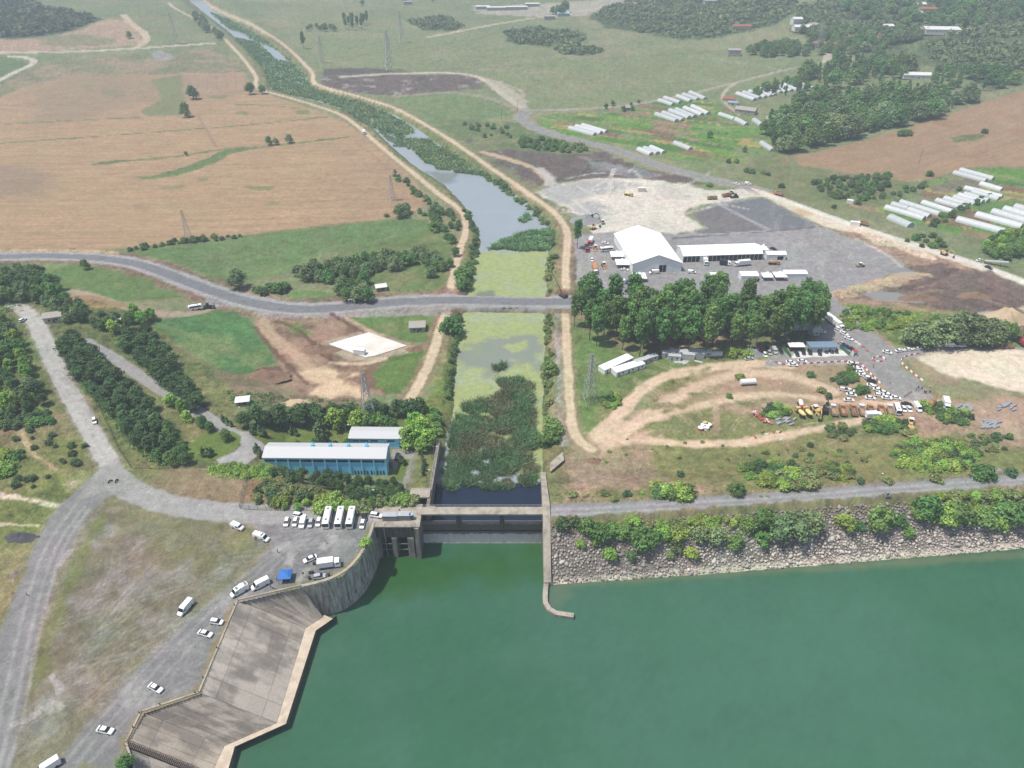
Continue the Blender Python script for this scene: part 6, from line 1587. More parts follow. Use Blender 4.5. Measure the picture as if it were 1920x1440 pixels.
FACT={'sedan_w':lambda:make_car(W_P,'sedan'),'hatch_w':lambda:make_car(W_P,'hatch'),'suv_w':lambda:make_car(W_P,'suv'),'sedan_d':lambda:make_car(D_P,'sedan'),'sedan_s':lambda:make_car(S_P,'sedan'),'suv_d':lambda:make_car(D_P,'suv'),'hatch_r':lambda:make_car(R_P,'hatch'),'sedan_b':lambda:make_car(B_P,'sedan'),'hatch_s':lambda:make_car(S_P,'hatch'),'van_w':lambda:make_van(W_P),'minivan_w':lambda:make_van(W_P,4.9,1.95),'minivan_s':lambda:make_van(S_P,5.2,2.1),'bus':lambda:make_bus(W_P),'minibus':lambda:make_bus(W_P,7.0,2.7),'box_w':lambda:make_box_truck('box_truck',W_P,WBOX),'box_d':lambda:make_box_truck('box_truck',W_P,D_P,7.0),'box_r':lambda:make_box_truck('box_truck',R_P,WBOX,8.5),'semi_o':lambda:make_box_truck('lorry',W_P,mat('orange_tarpaulin',C(226,160,110),.7),11.0,2.2),'flat_b':lambda:make_box_truck('lorry',W_P,B_P,12.0,flat=True),'box_dr':lambda:make_box_truck('lorry',R_P,D_P,8.0,1.6),'trailer':lambda:make_box_truck('lorry',W_P,WBOX,10.0,2.6),'tip_t':lambda:make_tipper(W_P,T_P),'tip_o':lambda:make_tipper(O_P,RUS),'tip_l':lambda:make_tipper(O_P,RUS,True),'mix_y':lambda:make_mixer(Y_P,mat('pale_yellow_drum',(.72,.58,.25),.5)),'mix_r':lambda:make_mixer(R_P,WBOX),'mix_o':lambda:make_mixer(O_P,O_P),'exc_y':lambda:make_excavator(Y_P),'exc_k':lambda:make_excavator(D_P),'load_y':lambda:make_loader(Y_P),'load_o':lambda:make_loader(O_P),'roller':lambda:make_roller(Y_P),'tractor':lambda:make_loader(D_P,'tractor',BLK),}
S=spawn
S('sedan_w',199,1371,30,6,'white sedan driving alone past the stairs corner of the lot','car',z=0)
S('sedan_w',293,1292,26,14,'white sedan standing on the track near the slope corner posts','car',z=0)
S('hatch_w',407,1168,28,4,'white hatchback parked just uphill of another white car by the slope','car',z=0)
S('sedan_w',386,1190,28,8,'white sedan parked just downhill of the white hatchback by the slope','car',z=0)
S('van_w',92,1442,-22,14,'white van partly out of the picture at the lower track','van',z=0)
S('hatch_w',178,791,2,12,'white car driving down the pale side road between the wood and the pines','car')
S('minivan_w',446,990,22,9,'white minivan parked on the grass beside the ambulance','van',z=0)
S('van_w',349,1143,-14,16,'white panel van parked alone on the grey track','van',z=0)
sv=S('van_w',450,1111,-24,14,'white broadcast van with a satellite dish on its roof','broadcast van',z=0)
m=MB();m.cyl((-.9,0,2.58),.9,.12,16,'z',1.05);m.build('dish',WBOX,sv)
m=MB();m.box((-2.2,0,2.62),(.6,1.2,.22));m.box((.6,0,2.58),(.7,.9,.16));m.build('roof_equipment',GREYM,sv)
S('van_w',489,1099,-24,12,'white panel van parked nose to tail behind the satellite van','van',z=0)
am=S('van_w',491,1011,24,8,'white ambulance with dark red side markings on the grass edge','ambulance',z=0)
for s in(-1,1):
 m=MB();m.box((-.6,s*1.012,1.05),(3.6,.03,.22));m.box((-1.3,s*1.005,1.55),(1.2,.03,.5));m.build('side_marking',mat('dark_red_marking',(.22,.02,.05),.4),am)
m=MB();m.box((.6,0,2.55),(.4,1.3,.14));m.build('light_bar',B_P,am)
for i,(u,v,kx,lb)in enumerate([(538,981,'hatch_w','white hatchback at the outer end of the row before the buses'),(554,981,'hatch_w','white car second from the outer end of the row before the buses'),(568,983,'minivan_w','white minivan in the middle of the row before the buses'),(583,983,'hatch_s','silver hatchback between two white cars in the row before the buses'),(598,981,'hatch_w','white hatchback parked right beside the first bus'),(562,969,'suv_w','white off-roader standing behind the row before the buses')]):
 S(kx,u,v,(-4 if i<5 else 20),(14 if i<5 else 4),lb,'car',z=0)
for u,lb in((615,'white coach next to the parked car row'),(638,'white coach between two other coaches'),(659,'white coach with roof boxes beside the small white car')):
 S('bus',u,976,-3,14,lb,'coach','white coaches on the crest lot',z=0)
S('hatch_w',680,985,-3,12,'small white car tucked behind the dark car next to the coaches','car',z=0)
S('sedan_d',683,970,2,12,'dark car parked at the roadside next to the third coach','car',z=0)
S('suv_w',706,969,20,3,'white jeep on the intake deck beside the grey cabins','car',z=0,dz=.08)
S('box_w',618,1062,30,-4,'white box truck unloading beside the white car on the lot','truck',z=0)
S('sedan_w',582,1050,-20,9,'white car with its rear towards the box truck on the lot','car',z=0)
S('hatch_s',599,1083,26,-4,'silver car among the black loudspeakers at the wall edge','car',z=0)
bs=S('minibus',367,580,22,-4,'white bus with dark windows on the track below the causeway road','bus')
S('tractor',391,578,22,-3,'dark tractor standing in front of the white bus','tractor')
S('box_w',683,251,6,12,'white truck driving on the towpath beside the wheat','truck')
S('sedan_d',745,858,3,-12,'dark car parked at the gable of the long blue building','car')
S('suv_d',627,835,4,-10,'dark car parked behind the long blue building','car')
S('hatch_w',43,602,10,-6,'white car standing where the side road meets the wood','car')
S('hatch_w',596,144-68,6,8,'tiny white car on the far towpath','car')
ROW=[(1597,684,'sedan_w'),(1604,688,'sedan_d'),(1608,692,'sedan_w'),(1611,696,'hatch_w'),(1613,701,'sedan_w'),(1619,706,'sedan_w'),(1628,711,'hatch_w'),(1634,716,'sedan_d'),(1634,725,'sedan_w'),(1640,728,'hatch_w'),(1646,733,'sedan_w')]
dsc={'sedan_w':'white sedan','hatch_w':'white hatchback','sedan_d':'dark sedan'}
pos_w=['at the head of the row by the barrier bend','second in the row behind the barrier bend','third in the row below the barrier bend','fourth in the row beside the dark shrub','fifth in the row along the barrier','sixth in the row along the barrier','just above the lower dark car in the row','low in the row with white cars on both sides','just below the lower dark car in the row','near the tail of the barrier row','last of the barrier row before the loose cluster']
for(u,v,kx),w_ in zip(ROW,pos_w):
 S(kx,u,v,22,5,f'{dsc[kx]} {w_}','car','cars parked along the barrier')
for u,v,kx,du,dv,lb in[(1657,738,'sedan_w',22,5,'white sedan at the top of the loose cluster near the people'),(1648,743,'hatch_w',22,3,'white hatchback at the near side of the loose cluster'),(1665,743,'sedan_w',22,4,'white sedan in the middle of the loose cluster'),(1662,748,'sedan_w',22,2,'white sedan at the bottom of the loose cluster'),(1679,748,'sedan_w',22,3,'white sedan at the far end of the loose cluster nearest the people'),(1631,748,'sedan_w',22,2,'white sedan apart from the cluster, below the round bush'),(1581,732,'hatch_w',22,3,'white hatchback on the grass under the dark shrubs'),(1593,734,'sedan_w',22,4,'white sedan beside the hatchback under the dark shrubs'),(1596,742,'sedan_w',22,3,'white sedan on the grass left of the round bush'.replace('left of','beside')),(1591,752,'sedan_w',22,1,'white sedan alone on the dirt above the dump trucks'),(1482,681,'sedan_w',22,2,'white sedan passing behind another at the barrier opening'),(1487,686,'sedan_w',22,1,'white sedan in front at the barrier opening'),(1504,679,'sedan_w',22,2,'white sedan driving inside the barrier line'),(1434,667,'hatch_w',6,12,'white hatchback parked nearest the dirt by the grove'),(1442,663,'hatch_s',6,12,'silver hatchback between a white car and the grey minibus'),(1452,660,'minivan_s',6,12,'long silver minibus parked under the grove'),(1426,656,'hatch_r',6,12,'red car parked in the shade of the grove'),(1439,653,'sedan_d',6,12,'dark car parked in the grove shade behind the silver ones'),(1464,660,'sedan_d',6,12,'dark car parked against the green hut fence'),(1415,655,'sedan_s',20,2,'silver car half hidden under the poplars'),(1404,674,'sedan_s',20,-2,'grey car parked alone beside the grey gravel heap'),(1494,665,'sedan_d',6,12,'black car first in the row on the white paving'),(1506,662,'sedan_d',5,12,'black car second in the row on the white paving'),(1518,662,'suv_d',5,12,'black off-roader third in the row on the white paving'),(1536,663,'sedan_d',6,12,'black car alone in the middle of the white paving'),(1548,659,'sedan_d',6,12,'black car before the corner of the blue-roofed hut'),(1558,659,'suv_d',6,12,'black off-roader last but one on the white paving'),(1567,659,'sedan_d',6,12,'black car last in the row on the white paving'),(1540,623,'sedan_w',22,5,'white sedan parked at the edge of the poplar clump'),(1572,619,'hatch_w',20,8,'white hatchback next to the white trailer'),(1586,617,'hatch_w',12,10,'white car driving down the site road past the trailer'),(1582,627,'sedan_w',20,8,'white sedan in the middle of the roadside trio'),(1591,636,'sedan_w',20,8,'white sedan last of the roadside trio'),(1578,646,'sedan_s',20,10,'silver sedan beside the green fence of the hut'),(1586,651,'sedan_b',20,10,'dark blue sedan beside the green fence of the hut'),(1596,656,'sedan_d',20,10,'black sedan at the end of the green fence'),(1663,662,'sedan_w',22,5,'white sedan turning at the round barrier ring'),(1686,659,'sedan_w',22,-3,'white sedan parked at the first willow'),(1703,657,'sedan_w',22,-2,'white sedan parked under the round willow'),(1720,655,'sedan_w',22,-1,'white sedan in the willow shade'),(1758,651,'sedan_s',22,0,'silver sedan at the roadside in the willow shade'),(1801,650,'suv_w',22,0,'white off-roader beside the white van under the willows'),(1699,759,'sedan_d',22,1,'dark sedan behind the white cars next to the minibus'),(1694,769,'hatch_w',6,12,'white car right beside the white minibus'),(1704,769,'sedan_w',6,12,'white car second from the white minibus'),(1836,489,'sedan_w',12,-2,'white car on the white haul road'),(1853,503,'sedan_d',12,5,'black car beside the conveyor on the haul road'),(1381,346,'sedan_w',14,3,'white car on the road before the pale earth'),(1402,346,'minivan_w',14,3,'white minivan on the road before the pale earth'),(1135,457,'sedan_w',14,3,'white car parked behind the coach at the big tent'),(1171,507,'sedan_w',22,2,'white car parked at the corner of the big tent'),(1500,522,'sedan_s',22,-1,'silver car beside the white container tent'),(1110,489,'hatch_w',3,10,'white pickup-sized car behind the orange lorry'),(1450,468,'sedan_d',10,4,'dark car behind the small peaked tent')]:
 S(kx,u,v,du,dv,lb,'car')
S('van_w',1781,650,22,0,'white van parked under the tallest willow','van')
S('van_w',1719,767,8,10,'white van next to the orange drilling rig','van')
S('minibus',1681,771,4,12,'white minibus at the end of the dump truck line','minibus')
S('van_w',1226,513,-22,1,'white van parked at the big tent door','van')
S('minivan_w',1297,512,22,2,'white van between the big tent and the poplars','van')
S('bus',1137,471,-22,2,'white coach parked against the side of the big tent','coach')
S('box_w',1322,494,5,12,'white box truck backed up to the long tent','truck')
S('box_d',1359,497,22,2,'truck with a dark box beside the long tent','truck')
S('trailer',1391,498,-22,2,'long white lorry parked beside the long tent','lorry')
S('mix_o',1450,496,22,0,'orange mixer truck beside the white entrance tent','mixer truck')
S('box_r',1107,456,-6,12,'red truck with a white box under the lone poplar','truck')
S('box_dr',1100,469,2,12,'dark red lorry parked in the poplar shadow','lorry')
S('load_o',1116,468,2,12,'orange loader between the red lorries and the coach','loader')
S('semi_o',1115,508,4,14,'long lorry with an orange cover in the gravel yard','lorry')
S('flat_b',1184,531,-22,1,'white lorry with a blue load behind the poplars','lorry')
S('load_o',1132,500,6,10,'small orange crane truck in the gravel yard','loader')
S('exc_y',1112,430,14,-4,'yellow excavator at the grey gravel heap','excavator')
S('roller',1130,419,4,10,'small yellow roller on the pale earth','roller')
S('exc_k',1108,410,14,2,'dark excavator on top of the gravel heap','excavator')
S('mix_y',1178,367,22,4,'yellow mixer truck on the pale earth','mixer truck')
S('tip_l',1335,374,-22,0,'orange dump truck at the edge of the dark asphalt','dump truck')
S('tip_o',1362,369,-22,2,'dump truck in the huddle above the dark asphalt','dump truck')
S('tractor',1378,371,-22,2,'dark tractor in the huddle above the dark asphalt','tractor')
S('load_y',1370,364,-22,2,'yellow loader in the huddle above the dark asphalt','loader')
S('tip_l',1459,366,-22,-6,'loaded dump truck driving up the haul road','dump truck')
S('tip_o',1617,422,-18,-4,'orange truck beside the white container on the haul road','dump truck')
S('exc_y',1770,478,18,6,'yellow excavator on the haul road','excavator')
S('roller',1612,500,-20,2,'roller working on the wide asphalt yard','roller')
for u,kx,lb in((1562,'tip_t','tan dump truck at the end of the line nearest the yellow mixers'),(1579,'tip_o','orange dump truck second in the line'),(1599,'tip_l','orange dump truck loaded with earth, third in the line'),(1615,'tip_t','tan dump truck behind the white camper truck'),(1631,'tip_l','orange loaded dump truck half hidden by the camper truck'),(1651,'tip_o','orange dump truck just past the camper truck'),(1667,'tip_t','tan dump truck beside the white minibus')):
 S(kx,u,774,-4,-14,lb,'dump truck','dump trucks parked in line')
S('mix_y',1500,778,-10,-12,'yellow mixer truck at the outer end of the machine line','mixer truck')
S('mix_y',1513,777,-10,-12,'yellow mixer truck beside the other yellow mixer','mixer truck')
S('mix_r',1501,763,6,14,'red mixer truck with a white drum on the dirt','mixer truck')
S('load_y',1527,771,10,12,'yellow loader between the mixers and the dump trucks','loader')
S('exc_y',1535,776,2,14,'yellow excavator in front of the dark machine','excavator')
S('exc_k',1546,773,4,-14,'black excavator beside the first tan dump truck','excavator')
S('box_w',1636,784,22,-1,'white camper truck parked before the dump trucks','truck')
S('load_y',1706,795,2,14,'yellow loader with a white roof on the meadow','loader')
S('box_w',1772,762,4,14,'white truck with an open back on the dirt','truck')
S('trailer',1556,603,14,10,'white lorry parked along the poplar clump','lorry')
S('trailer',1567,612,14,10,'white lorry nearest the row of white cars','lorry')
for k_,e_ in PROTO.items():
 if k_ not in USED:
  for c_ in KIDS.get(e_.name,[]):bpy.data.objects.remove(c_)
  bpy.data.objects.remove(e_)
def motorcycle(u,v,du,dv,label):
 e=empty('motorcycle');pose(e,u,v,du,dv,0.0)
 tag(e,label,'motorcycle','motorcycles at the road junction')
 for x in(-.7,.7):
  m=MB();m.cyl((x,0,.32),.32,.13,12,'y');m.build('wheel',TYRE,e)
 m=MB();m.box((0,0,.62),(.9,.3,.4));m.box((.2,0,.9),(.5,.28,.22));m.bar((.7,0,.32),(.5,0,1.0),.05);m.build('body',BLK,e)
 m=MB();m.box((-.35,0,.88),(.7,.28,.12));m.build('seat',TYRE,e)
 m=MB();m.bar((.5,-.38,1.05),(.5,.38,1.05),.03);m.build('handlebar',STEEL,e)
 return e
motorcycle(207,904,8,-5,'dark motorcycle on the junction nearest the meadow')
motorcycle(219,903,5,-6,'dark motorcycle on the junction nearest the crest road')
def person_mesh(top,bottom,seed):
 rs=np.random.RandomState(seed)
 me=bpy.data.meshes.new('person')
 st=rs.uniform(-.06,.06)
 J=[(0,0,.92),(0,0,1.15),(0,0,1.40),(0,0,1.50),(0.01,0,1.60),(.03,0,1.74),(0,.10,.88),(.03+st,.11,.48),(.0,.12,.08),(.14,.13,.04),(0,-.10,.88),(.03-st,-.11,.48),(-.02,-.12,.08),(.12,-.13,.04),(0,.20,1.40),(-.02,.25,1.12),(.10,.24,.88),(.14,.23,.80),(0,-.20,1.40),(-.02,-.25,1.12),(.10,-.24,.88),(.14,-.23,.80)]
 E=[(0,1),(1,2),(2,3),(3,4),(4,5),(0,6),(6,7),(7,8),(8,9),(0,10),(10,11),(11,12),(12,13),(2,14),(14,15),(15,16),(16,17),(2,18),(18,19),(19,20),(20,21)]
 RR=[.14,.13,.15,.06,.085,.085,.095,.065,.045,.045,.095,.065,.045,.045,.065,.048,.038,.03,.065,.048,.038,.03]
 b=len(J)
 for s,hb in((1,17),(-1,21)):
  hx,hy,hz=J[hb]
  for i,(dx,ln)in enumerate(((-.03,.07),(-.01,.085),(.01,.08),(.03,.065))):
   J+=[(hx+dx,hy,hz-.05),(hx+dx+.015,hy-s*.015,hz-.05-ln)]
   E+=[(hb,len(J)-2),(len(J)-2,len(J)-1)];RR+=[.009,.008]
  J+=[(hx+.045,hy-s*.03,hz-.03)];E+=[(hb,len(J)-1)];RR+=[.010]
 me.from_pydata(J,E,[])
 o=bpy.data.objects.new('person_tmp',me);COL.objects.link(o)
 md=o.modifiers.new('skin','SKIN');md.use_smooth_shade=True
 for v,r_ in zip(me.skin_vertices[0].data,RR):v.radius=(r_,r_*(1.15 if r_>.12 else 1.0))
 me.skin_vertices[0].data[0].use_root=True
 o.modifiers.new('sub','SUBSURF').levels=1
 dg=bpy.context.evaluated_depsgraph_get()
 out=bpy.data.meshes.new_from_object(o.evaluated_get(dg),depsgraph=dg)
 bpy.data.objects.remove(o)
 out.materials.clear()
 for m_ in(top,bottom,mat('skin',(.45,.27,.19),.6),mat('dark_hair',(.03,.022,.018),.7),BLK):out.materials.append(m_)
 for f in out.polygons:
  c=f.center
  f.material_index=4 if c.z<.09 else 1 if c.z<.92 and abs(c.y)<.2 else 3 if c.z>1.72 or(c.z>1.58 and c.x<-.02)else 2 if c.z>1.46 or(c.z<1.0 and abs(c.y)>.2)else 0
 return out
CL=[mat('dark_clothes',(.03,.03,.035),.8),mat('white_shirt',(.6,.6,.58),.8),mat('orange_vest',(.65,.2,.05),.8),mat('grey_clothes',(.2,.2,.21),.8),mat('blue_jeans',(.05,.07,.13),.8)]
PMESH=[person_mesh(CL[0],CL[0],1),person_mesh(CL[1],CL[4],2),person_mesh(CL[2],CL[4],3),person_mesh(CL[3],CL[0],4)]
PPL=[(52,1117,0,'person in dark clothes walking alone down the wide grey track'),(521,1036,0,'person in dark clothes standing alone on the lot below the ambulance'),(612,1019,0,'person in dark clothes walking across the lot in front of the coaches'),(519,1088,1,'person in a white shirt beside the blue canopy'),(508,1102,3,'person in grey behind the parked white van'),(512,1104,1,'person in white at the back of the white van'),(603,1078,0,'person in dark clothes at the loudspeakers'),(533,1088,0,'person in the shade under the blue canopy'),(541,1089,3,'second person in the shade under the blue canopy'),(594,1062,3,'person in grey unloading the box truck'),(681,958,2,'person in an orange vest at the roadside by the dark car'),(648,990,0,'person in dark clothes between two coaches')]
for u,v,k,lb in PPL:
 o=link('person',PMESH[k]);o.location=P(u,v,0);o.rotation_euler=(0,0,PR.uniform(0,6.28));tag(o,lb,'person')
rs=np.random.RandomState(9)
for i in range(13):
 o=link('person',PMESH[[0,0,3,0,1][i%5]]);o.location=P(1727+rs.uniform(-10,18),733+rs.uniform(-6,6));o.rotation_euler=(0,0,rs.uniform(0,6.28))
 tag(o,'person standing in the dark crowd at the end of the site road','person','crowd at the end of the site road')
for i in range(5):
 o=link('person',PMESH[[2,2,3][i%3]]);o.location=P(1695+i*3.2,745-i*2);tag(o,'person in the small group beside the loose cluster of white cars','person','small group beside the cars')
for i in range(5):
 o=link('person',PMESH[[2,1,1,2,0][i]]);o.location=P(1138+i*3.2,549);tag(o,'person in the small group on the yard behind the poplars','person','small group on the yard')
for u,v,k,lb in[(1637,689,0,'person crossing the car park by the barrier bend'),(1668,720,3,'person walking on the grey car park towards the crowd'),(455,567,1,'person in white on the causeway road by the track'),(459,567,2,'person in orange on the causeway road by the track')]:
 o=link('person',PMESH[k]);o.location=P(u,v);tag(o,lb,'person')
 # buildings, tents, site furniture
BLUE=mat('blue_wall_paint',(.30,.74,.97),.7,var=.06,scale=.6)
BLUE_D=mat('deep_blue_wall_paint',(.22,.66,.97),.7,var=.08,scale=.5)
BLUE_L=mat('pale_blue_wall',C(170,214,236,1.0),.7,var=.06)
m_,nt,N,L,b=nodes_of('ribbed_roof')
tc=N.new('ShaderNodeTexCoord');wv=N.new('ShaderNodeTexWave');wv.inputs['Scale'].default_value=.55;wv.inputs['Distortion'].default_value=.3
L.new(tc.outputs['Object'],wv.inputs[0])
r=ramp(N,L,wv.outputs[0],[(0,C(208,208,208)),(1,C(224,225,226))]);L.new(r.outputs[0],b.inputs['Base Color']);b.inputs['Roughness'].default_value=.6
bp=N.new('ShaderNodeBump');bp.inputs['Strength'].default_value=.3;L.new(wv.outputs[0],bp.inputs['Height']);L.new(bp.outputs[0],b.inputs['Normal'])
ROOF=m_
def frame_of(a,b_):
 d=b_-a;d.z=0
 return math.atan2(d.y,d.x),d.length
def works(name,label,fl,fr,depth,h,ridge,nwin,z=None):
 a,b_=P(*fl,ZP),P(*fr,ZP)
 rz,w=frame_of(a,b_)
 e=empty(name,a,rz);tag(e,label,'building')
 m=MB()
 prof=[(0,-.5),(depth,-.5),(depth,h),(depth*.55,h+ridge),(0,h)]
 m.loft([[(x,y,zz)for y,zz in prof]for x in(0,w)])
 m.build('walls',BLUE_D if nwin>6 else BLUE,e)
 m=MB()
 for pr in([(-.4,h-.1),(depth*.55,h+ridge),(depth*.55,h+ridge+.25),(-.4,h+.2)],[(depth*.55,h+ridge),(depth+.4,h-.1),(depth+.4,h+.2),(depth*.55,h+ridge+.25)]):
  m.loft([[(x,y,zz+.06)for y,zz in pr]for x in(-.3,w+.3)])
 m.build('roof',ROOF,e)
 return e,w
e,w=works('works_building','long bright blue works building with a pale ribbed roof behind the pines',(501,889),(727,891),8.5,8.6,1.5,10)
for k in range(10):
 x=(k+.5)*w/10
 m=MB();m.box((x,-.02,7.2),(w/10-.75,.12,1.05));m.build('window',GLASS,e)
m=MB()
for k in range(11):m.box((min(max(k*w/10,.2),w-.2),-.12,4.1),(.45,.3,8.9))
m.build('pilasters',BLUE,e)
m=MB();m.box((w/2,-.14,8.3),(w+.2,.3,.5));m.build('cornice',BLUE,e)
for k in range(5):
 m=MB();m.box((w-12.6+k*1.2,-.03,1.3),(.55,.1,2.0));m.build('window',GLASS,e)
for k in range(5):
 m=MB();m.box((w-6.2+k*1.2,-.03,1.3),(.55,.1,2.0));m.build('window',GLASS,e)
for x in(.385,.53,.68,.83):
 m=MB();m.box((x*w,5.4,10.5),(1.1,1.1,1.3));m.cyl((x*w,5.4,11.15),.55,.5,10,'y');m.build('roof_vent',BLUE_D,e)
m=MB();m.box((w+.06,4.25,4.3),(.12,8.2,8.6));m.build('gable_panel',BLUE_L,e)  # thin panel, gable end in a paler blue than the front
m=MB();m.box((w+.14,4.5,1.5),(.12,3.0,3.2));m.build('door',DARKG,e)
e,w=works('works_building','smaller blue works building with a pale roof beside the bright trees',(657,839),(764,840),7.0,4.9,.6,4)
for x,wd in((.12,2.6),(.26,3.4),(.43,3.2),(.72,3.2)):
 m=MB();m.box((x*w,-.03,3.6),(wd,.1,.75));m.build('window',GLASS,e)
for x,wd,mt in((.62,1.0,GLASS),(.90,1.8,mat('green_door',(.03,.12,.09),.5))):
 m=MB();m.box((x*w,-.04,1.3),(wd,.1,2.6));m.build('door',mt,e)
m=MB();m.box((w/2,-.1,4.55),(w+.2,.2,.4));m.build('cornice',BLUE_L,e)
TENT=mat('white_tent_fabric',(.86,.86,.86),.6,var=.02,scale=.3)
TENTS=mat('tent_wall_fabric',(.76,.77,.78),.6,var=.03,scale=.3)
a,b_=P(1185,511),P(1277,509)
rz,w=frame_of(a,b_)
bl=P(1151,453)
depth=(bl-a).length
sh_=(bl-a);ang=math.atan2(sh_.y,sh_.x)-rz
e=empty('marquee',a,rz);tag(e,'huge white gabled marquee with a dark doorway in its front','marquee')
sx=math.cos(ang)*depth;sy=math.sin(ang)*depth
H_,A_=5.6,11.2
m=MB();m.loft([[(o,q,-.1),(w+o,q,-.1),(w+o,q,H_),(w/2+o,q,A_-.1),(o,q,H_)]for o,q in((0,0),(sx,sy))]);m.build('walls',TENTS,e)
m=MB()
for pr in([(-.5,H_),(w/2,A_),(w/2,A_+.2),(-.5,H_+.2)],[(w/2,A_),(w+.5,H_),(w+.5,H_+.2),(w/2,A_+.2)]):
 m.loft([[(x+o,q,zz)for x,zz in pr]for o,q in((-.0,-.4),(sx,sy+.4))])
m.build('roof',TENT,e)
m=MB();m.box((w*.61,-.06,2.3),(4.2,.2,4.6));m.build('doorway',DARK,e)
for k in range(5):
 m=MB();m.box((w*(k+.02)/5+.3,-.1,3.0),(.16,.14,5.8));m.build('frame_post',WHITE,e)
a,b_=P(1280,492),P(1428,487)
rz,w=frame_of(a,b_);e=empty('marquee',a,rz);tag(e,'long low white marquee with a glazed front of dark panels','marquee')
dp=15.0
m=MB();m.loft([[(x,0,-.1),(x,dp,-.1),(x,dp,4.2),(x,dp/2,6.4),(x,0,4.2)]for x in(0,w)]);m.build('walls',TENTS,e)
m=MB()
for pr in([(-.4,4.15),(dp/2,6.4),(dp/2,6.6),(-.4,4.35)],[(dp/2,6.4),(dp+.4,4.15),(dp+.4,4.35),(dp/2,6.6)]):m.loft([[(x,y,zz)for y,zz in pr]for x in(-.3,w+.3)])
m.build('roof',TENT,e)
for k in range(19):
 if k in(4,5):continue
 m=MB();m.box((w*(k+.5)/19,-.06,1.9),(w/19-.35,.14,3.6));m.build('glass_panel',GLASS,e)
def pagoda(u,v,s,label,h=2.6,tip=2.4,legs=True):
 e=empty('canopy_tent',P(u,v));tag(e,label,'tent')
 m=MB();rings=[]
 for k,f in((1.0,0.0),(.62,.18),(.3,.5),(.1,.85),(.02,1.0)):
  rings.append([(s/2*k*sx_,s/2*k*sy_,h+tip*f)for sx_,sy_ in((-1,-1),(1,-1),(1,1),(-1,1))])
 m.loft(rings)
 m.loft([[(s/2*sx_,s/2*sy_,zz)for sx_,sy_ in((-1,-1),(1,-1),(1,1),(-1,1))]for zz in(h-.4,h)],cap=False)
 m.build('canopy',TENT,e)
 for sx_ in(-1,1):
  for sy_ in(-1,1):
   m=MB();m.bar((sx_*s*.48,sy_*s*.48,0),(sx_*s*.48,sy_*s*.48,h),.06);m.build('leg',STEEL,e)
 return e
pagoda(1437,523,6,'small peaked white tent farther from the white container tent')
pagoda(1461,522,7,'peaked white tent next to the white container tent')
pagoda(1198,524,8,'peaked white tent at the front corner of the huge marquee')
pagoda(1156,483,8,'peaked white awning on the side of the huge marquee beside the coach')
pagoda(1166,498,8,'peaked white awning on the side of the huge marquee nearest the front')
pagoda(1429,474,6,'peaked white entrance tent at the end of the long marquee',3.2,3)
def boxtent(u,v,w,d,h,label,rz=.0,name='container_tent',door=True):
 e=empty(name,P(u,v),rz);tag(e,label,'tent')
 m=MB();m.box((0,0,h/2),(w,d,h));m.build('walls',TENTS,e)
 m=MB();m.loft([[(x,-d/2-.2,h),(x,d/2+.2,h),(x,d/2*.5,h+.7),(x,-d/2*.5,h+.7)]for x in(-w/2-.2,w/2+.2)]);m.build('roof',TENT,e)
 if door:
  m=MB();m.box((w*.22,-d/2-.05,1.2),(w*.3,.12,2.4));m.build('doorway',DARK,e)
 return e
boxtent(1452,484,12,5,3.6,'white box tent with a dark doorway beside the orange mixer truck')
boxtent(1488,520,13,5,3.6,'white box tent beside the two peaked tents',door=False)
boxtent(1345,523,9,5,3.0,'white tent half hidden behind the grove, nearest the marquee',door=False)
boxtent(1402,522,10,6,3.2,'white tent half hidden behind the grove, nearest the peaked tents',door=False)
boxtent(1490,612,14,8,5.0,'big white tent behind the trunks of the poplar clump',door=False)
def module(name,label,u,v,l=6.0,w=2.5,h=2.6,rz=0.0,wm=None,rm=None,group=None,dz=0.0,cat='cabin',win=True):
 e=empty(name,P(u,v)+Vector((0,0,dz)),rz);tag(e,label,cat,group)
 m=MB();m.box((0,0,h/2),(l,w,h));m.build('walls',wm or WHITE,e)
 m=MB();m.box((0,0,h+.06),(l+.14,w+.14,.12));m.build('roof',rm or TENTS,e)
 if win:
  m=MB();m.box((l*.2,-w/2-.03,1.5),(.9,.06,.8));m.build('window',GLASS,e)
  m=MB();m.box((-l*.2,-w/2-.03,1.05),(.85,.06,2.0));m.build('door',GREYM,e)
 return e
def modrow(p0,p1,n,label,group,**k):
 a,b_=P(*p0),P(*p1);rz=math.atan2((b_-a).y,(b_-a).x)
 for i in range(n):
  e=module('site_cabin',label,*p0,rz=rz,group=group,l=(b_-a).length/n-.12,**k)
  e.location=a.lerp(b_,(i+.5)/n)
modrow((1127,699),(1181,675),3,'white cabin joined end to end in the row nearest the pylon','cabins in the row nearest the pylon',w=4.6)
modrow((1150,703),(1204,686),3,'white cabin joined end to end in the row nearest the dirt track','cabins in the row nearest the track',w=4.6)
rs=np.random.RandomState(3)
GW=mat('grey_white_panel',C(204,208,212),.6,var=.12,scale=.7)
for i,(u,v)in enumerate([(1198,683),(1211,679),(1222,675)]):
 module('site_cabin','grey-white cabin at the far end of the joined rows',u,v,5.5,2.6,2.6,.5+rs.uniform(-.2,.2),GW,GW,'grey cabins at the end of the rows')
for i,(u,v)in enumerate([(1252,668),(1264,666),(1278,666),(1290,671),(1264,674),(1308,669),(1322,666),(1300,664)]):
 module('site_cabin','worn grey-white cabin in the jumble below the grove',u,v,6,2.6,2.6,rs.uniform(-.25,.25),GW,GW,'worn cabins below the grove',win=i%2==0)
e=empty('storage_tank',P(1342,668),.05);tag(e,'rounded grey-white storage tank at the end of the worn cabins','tank')
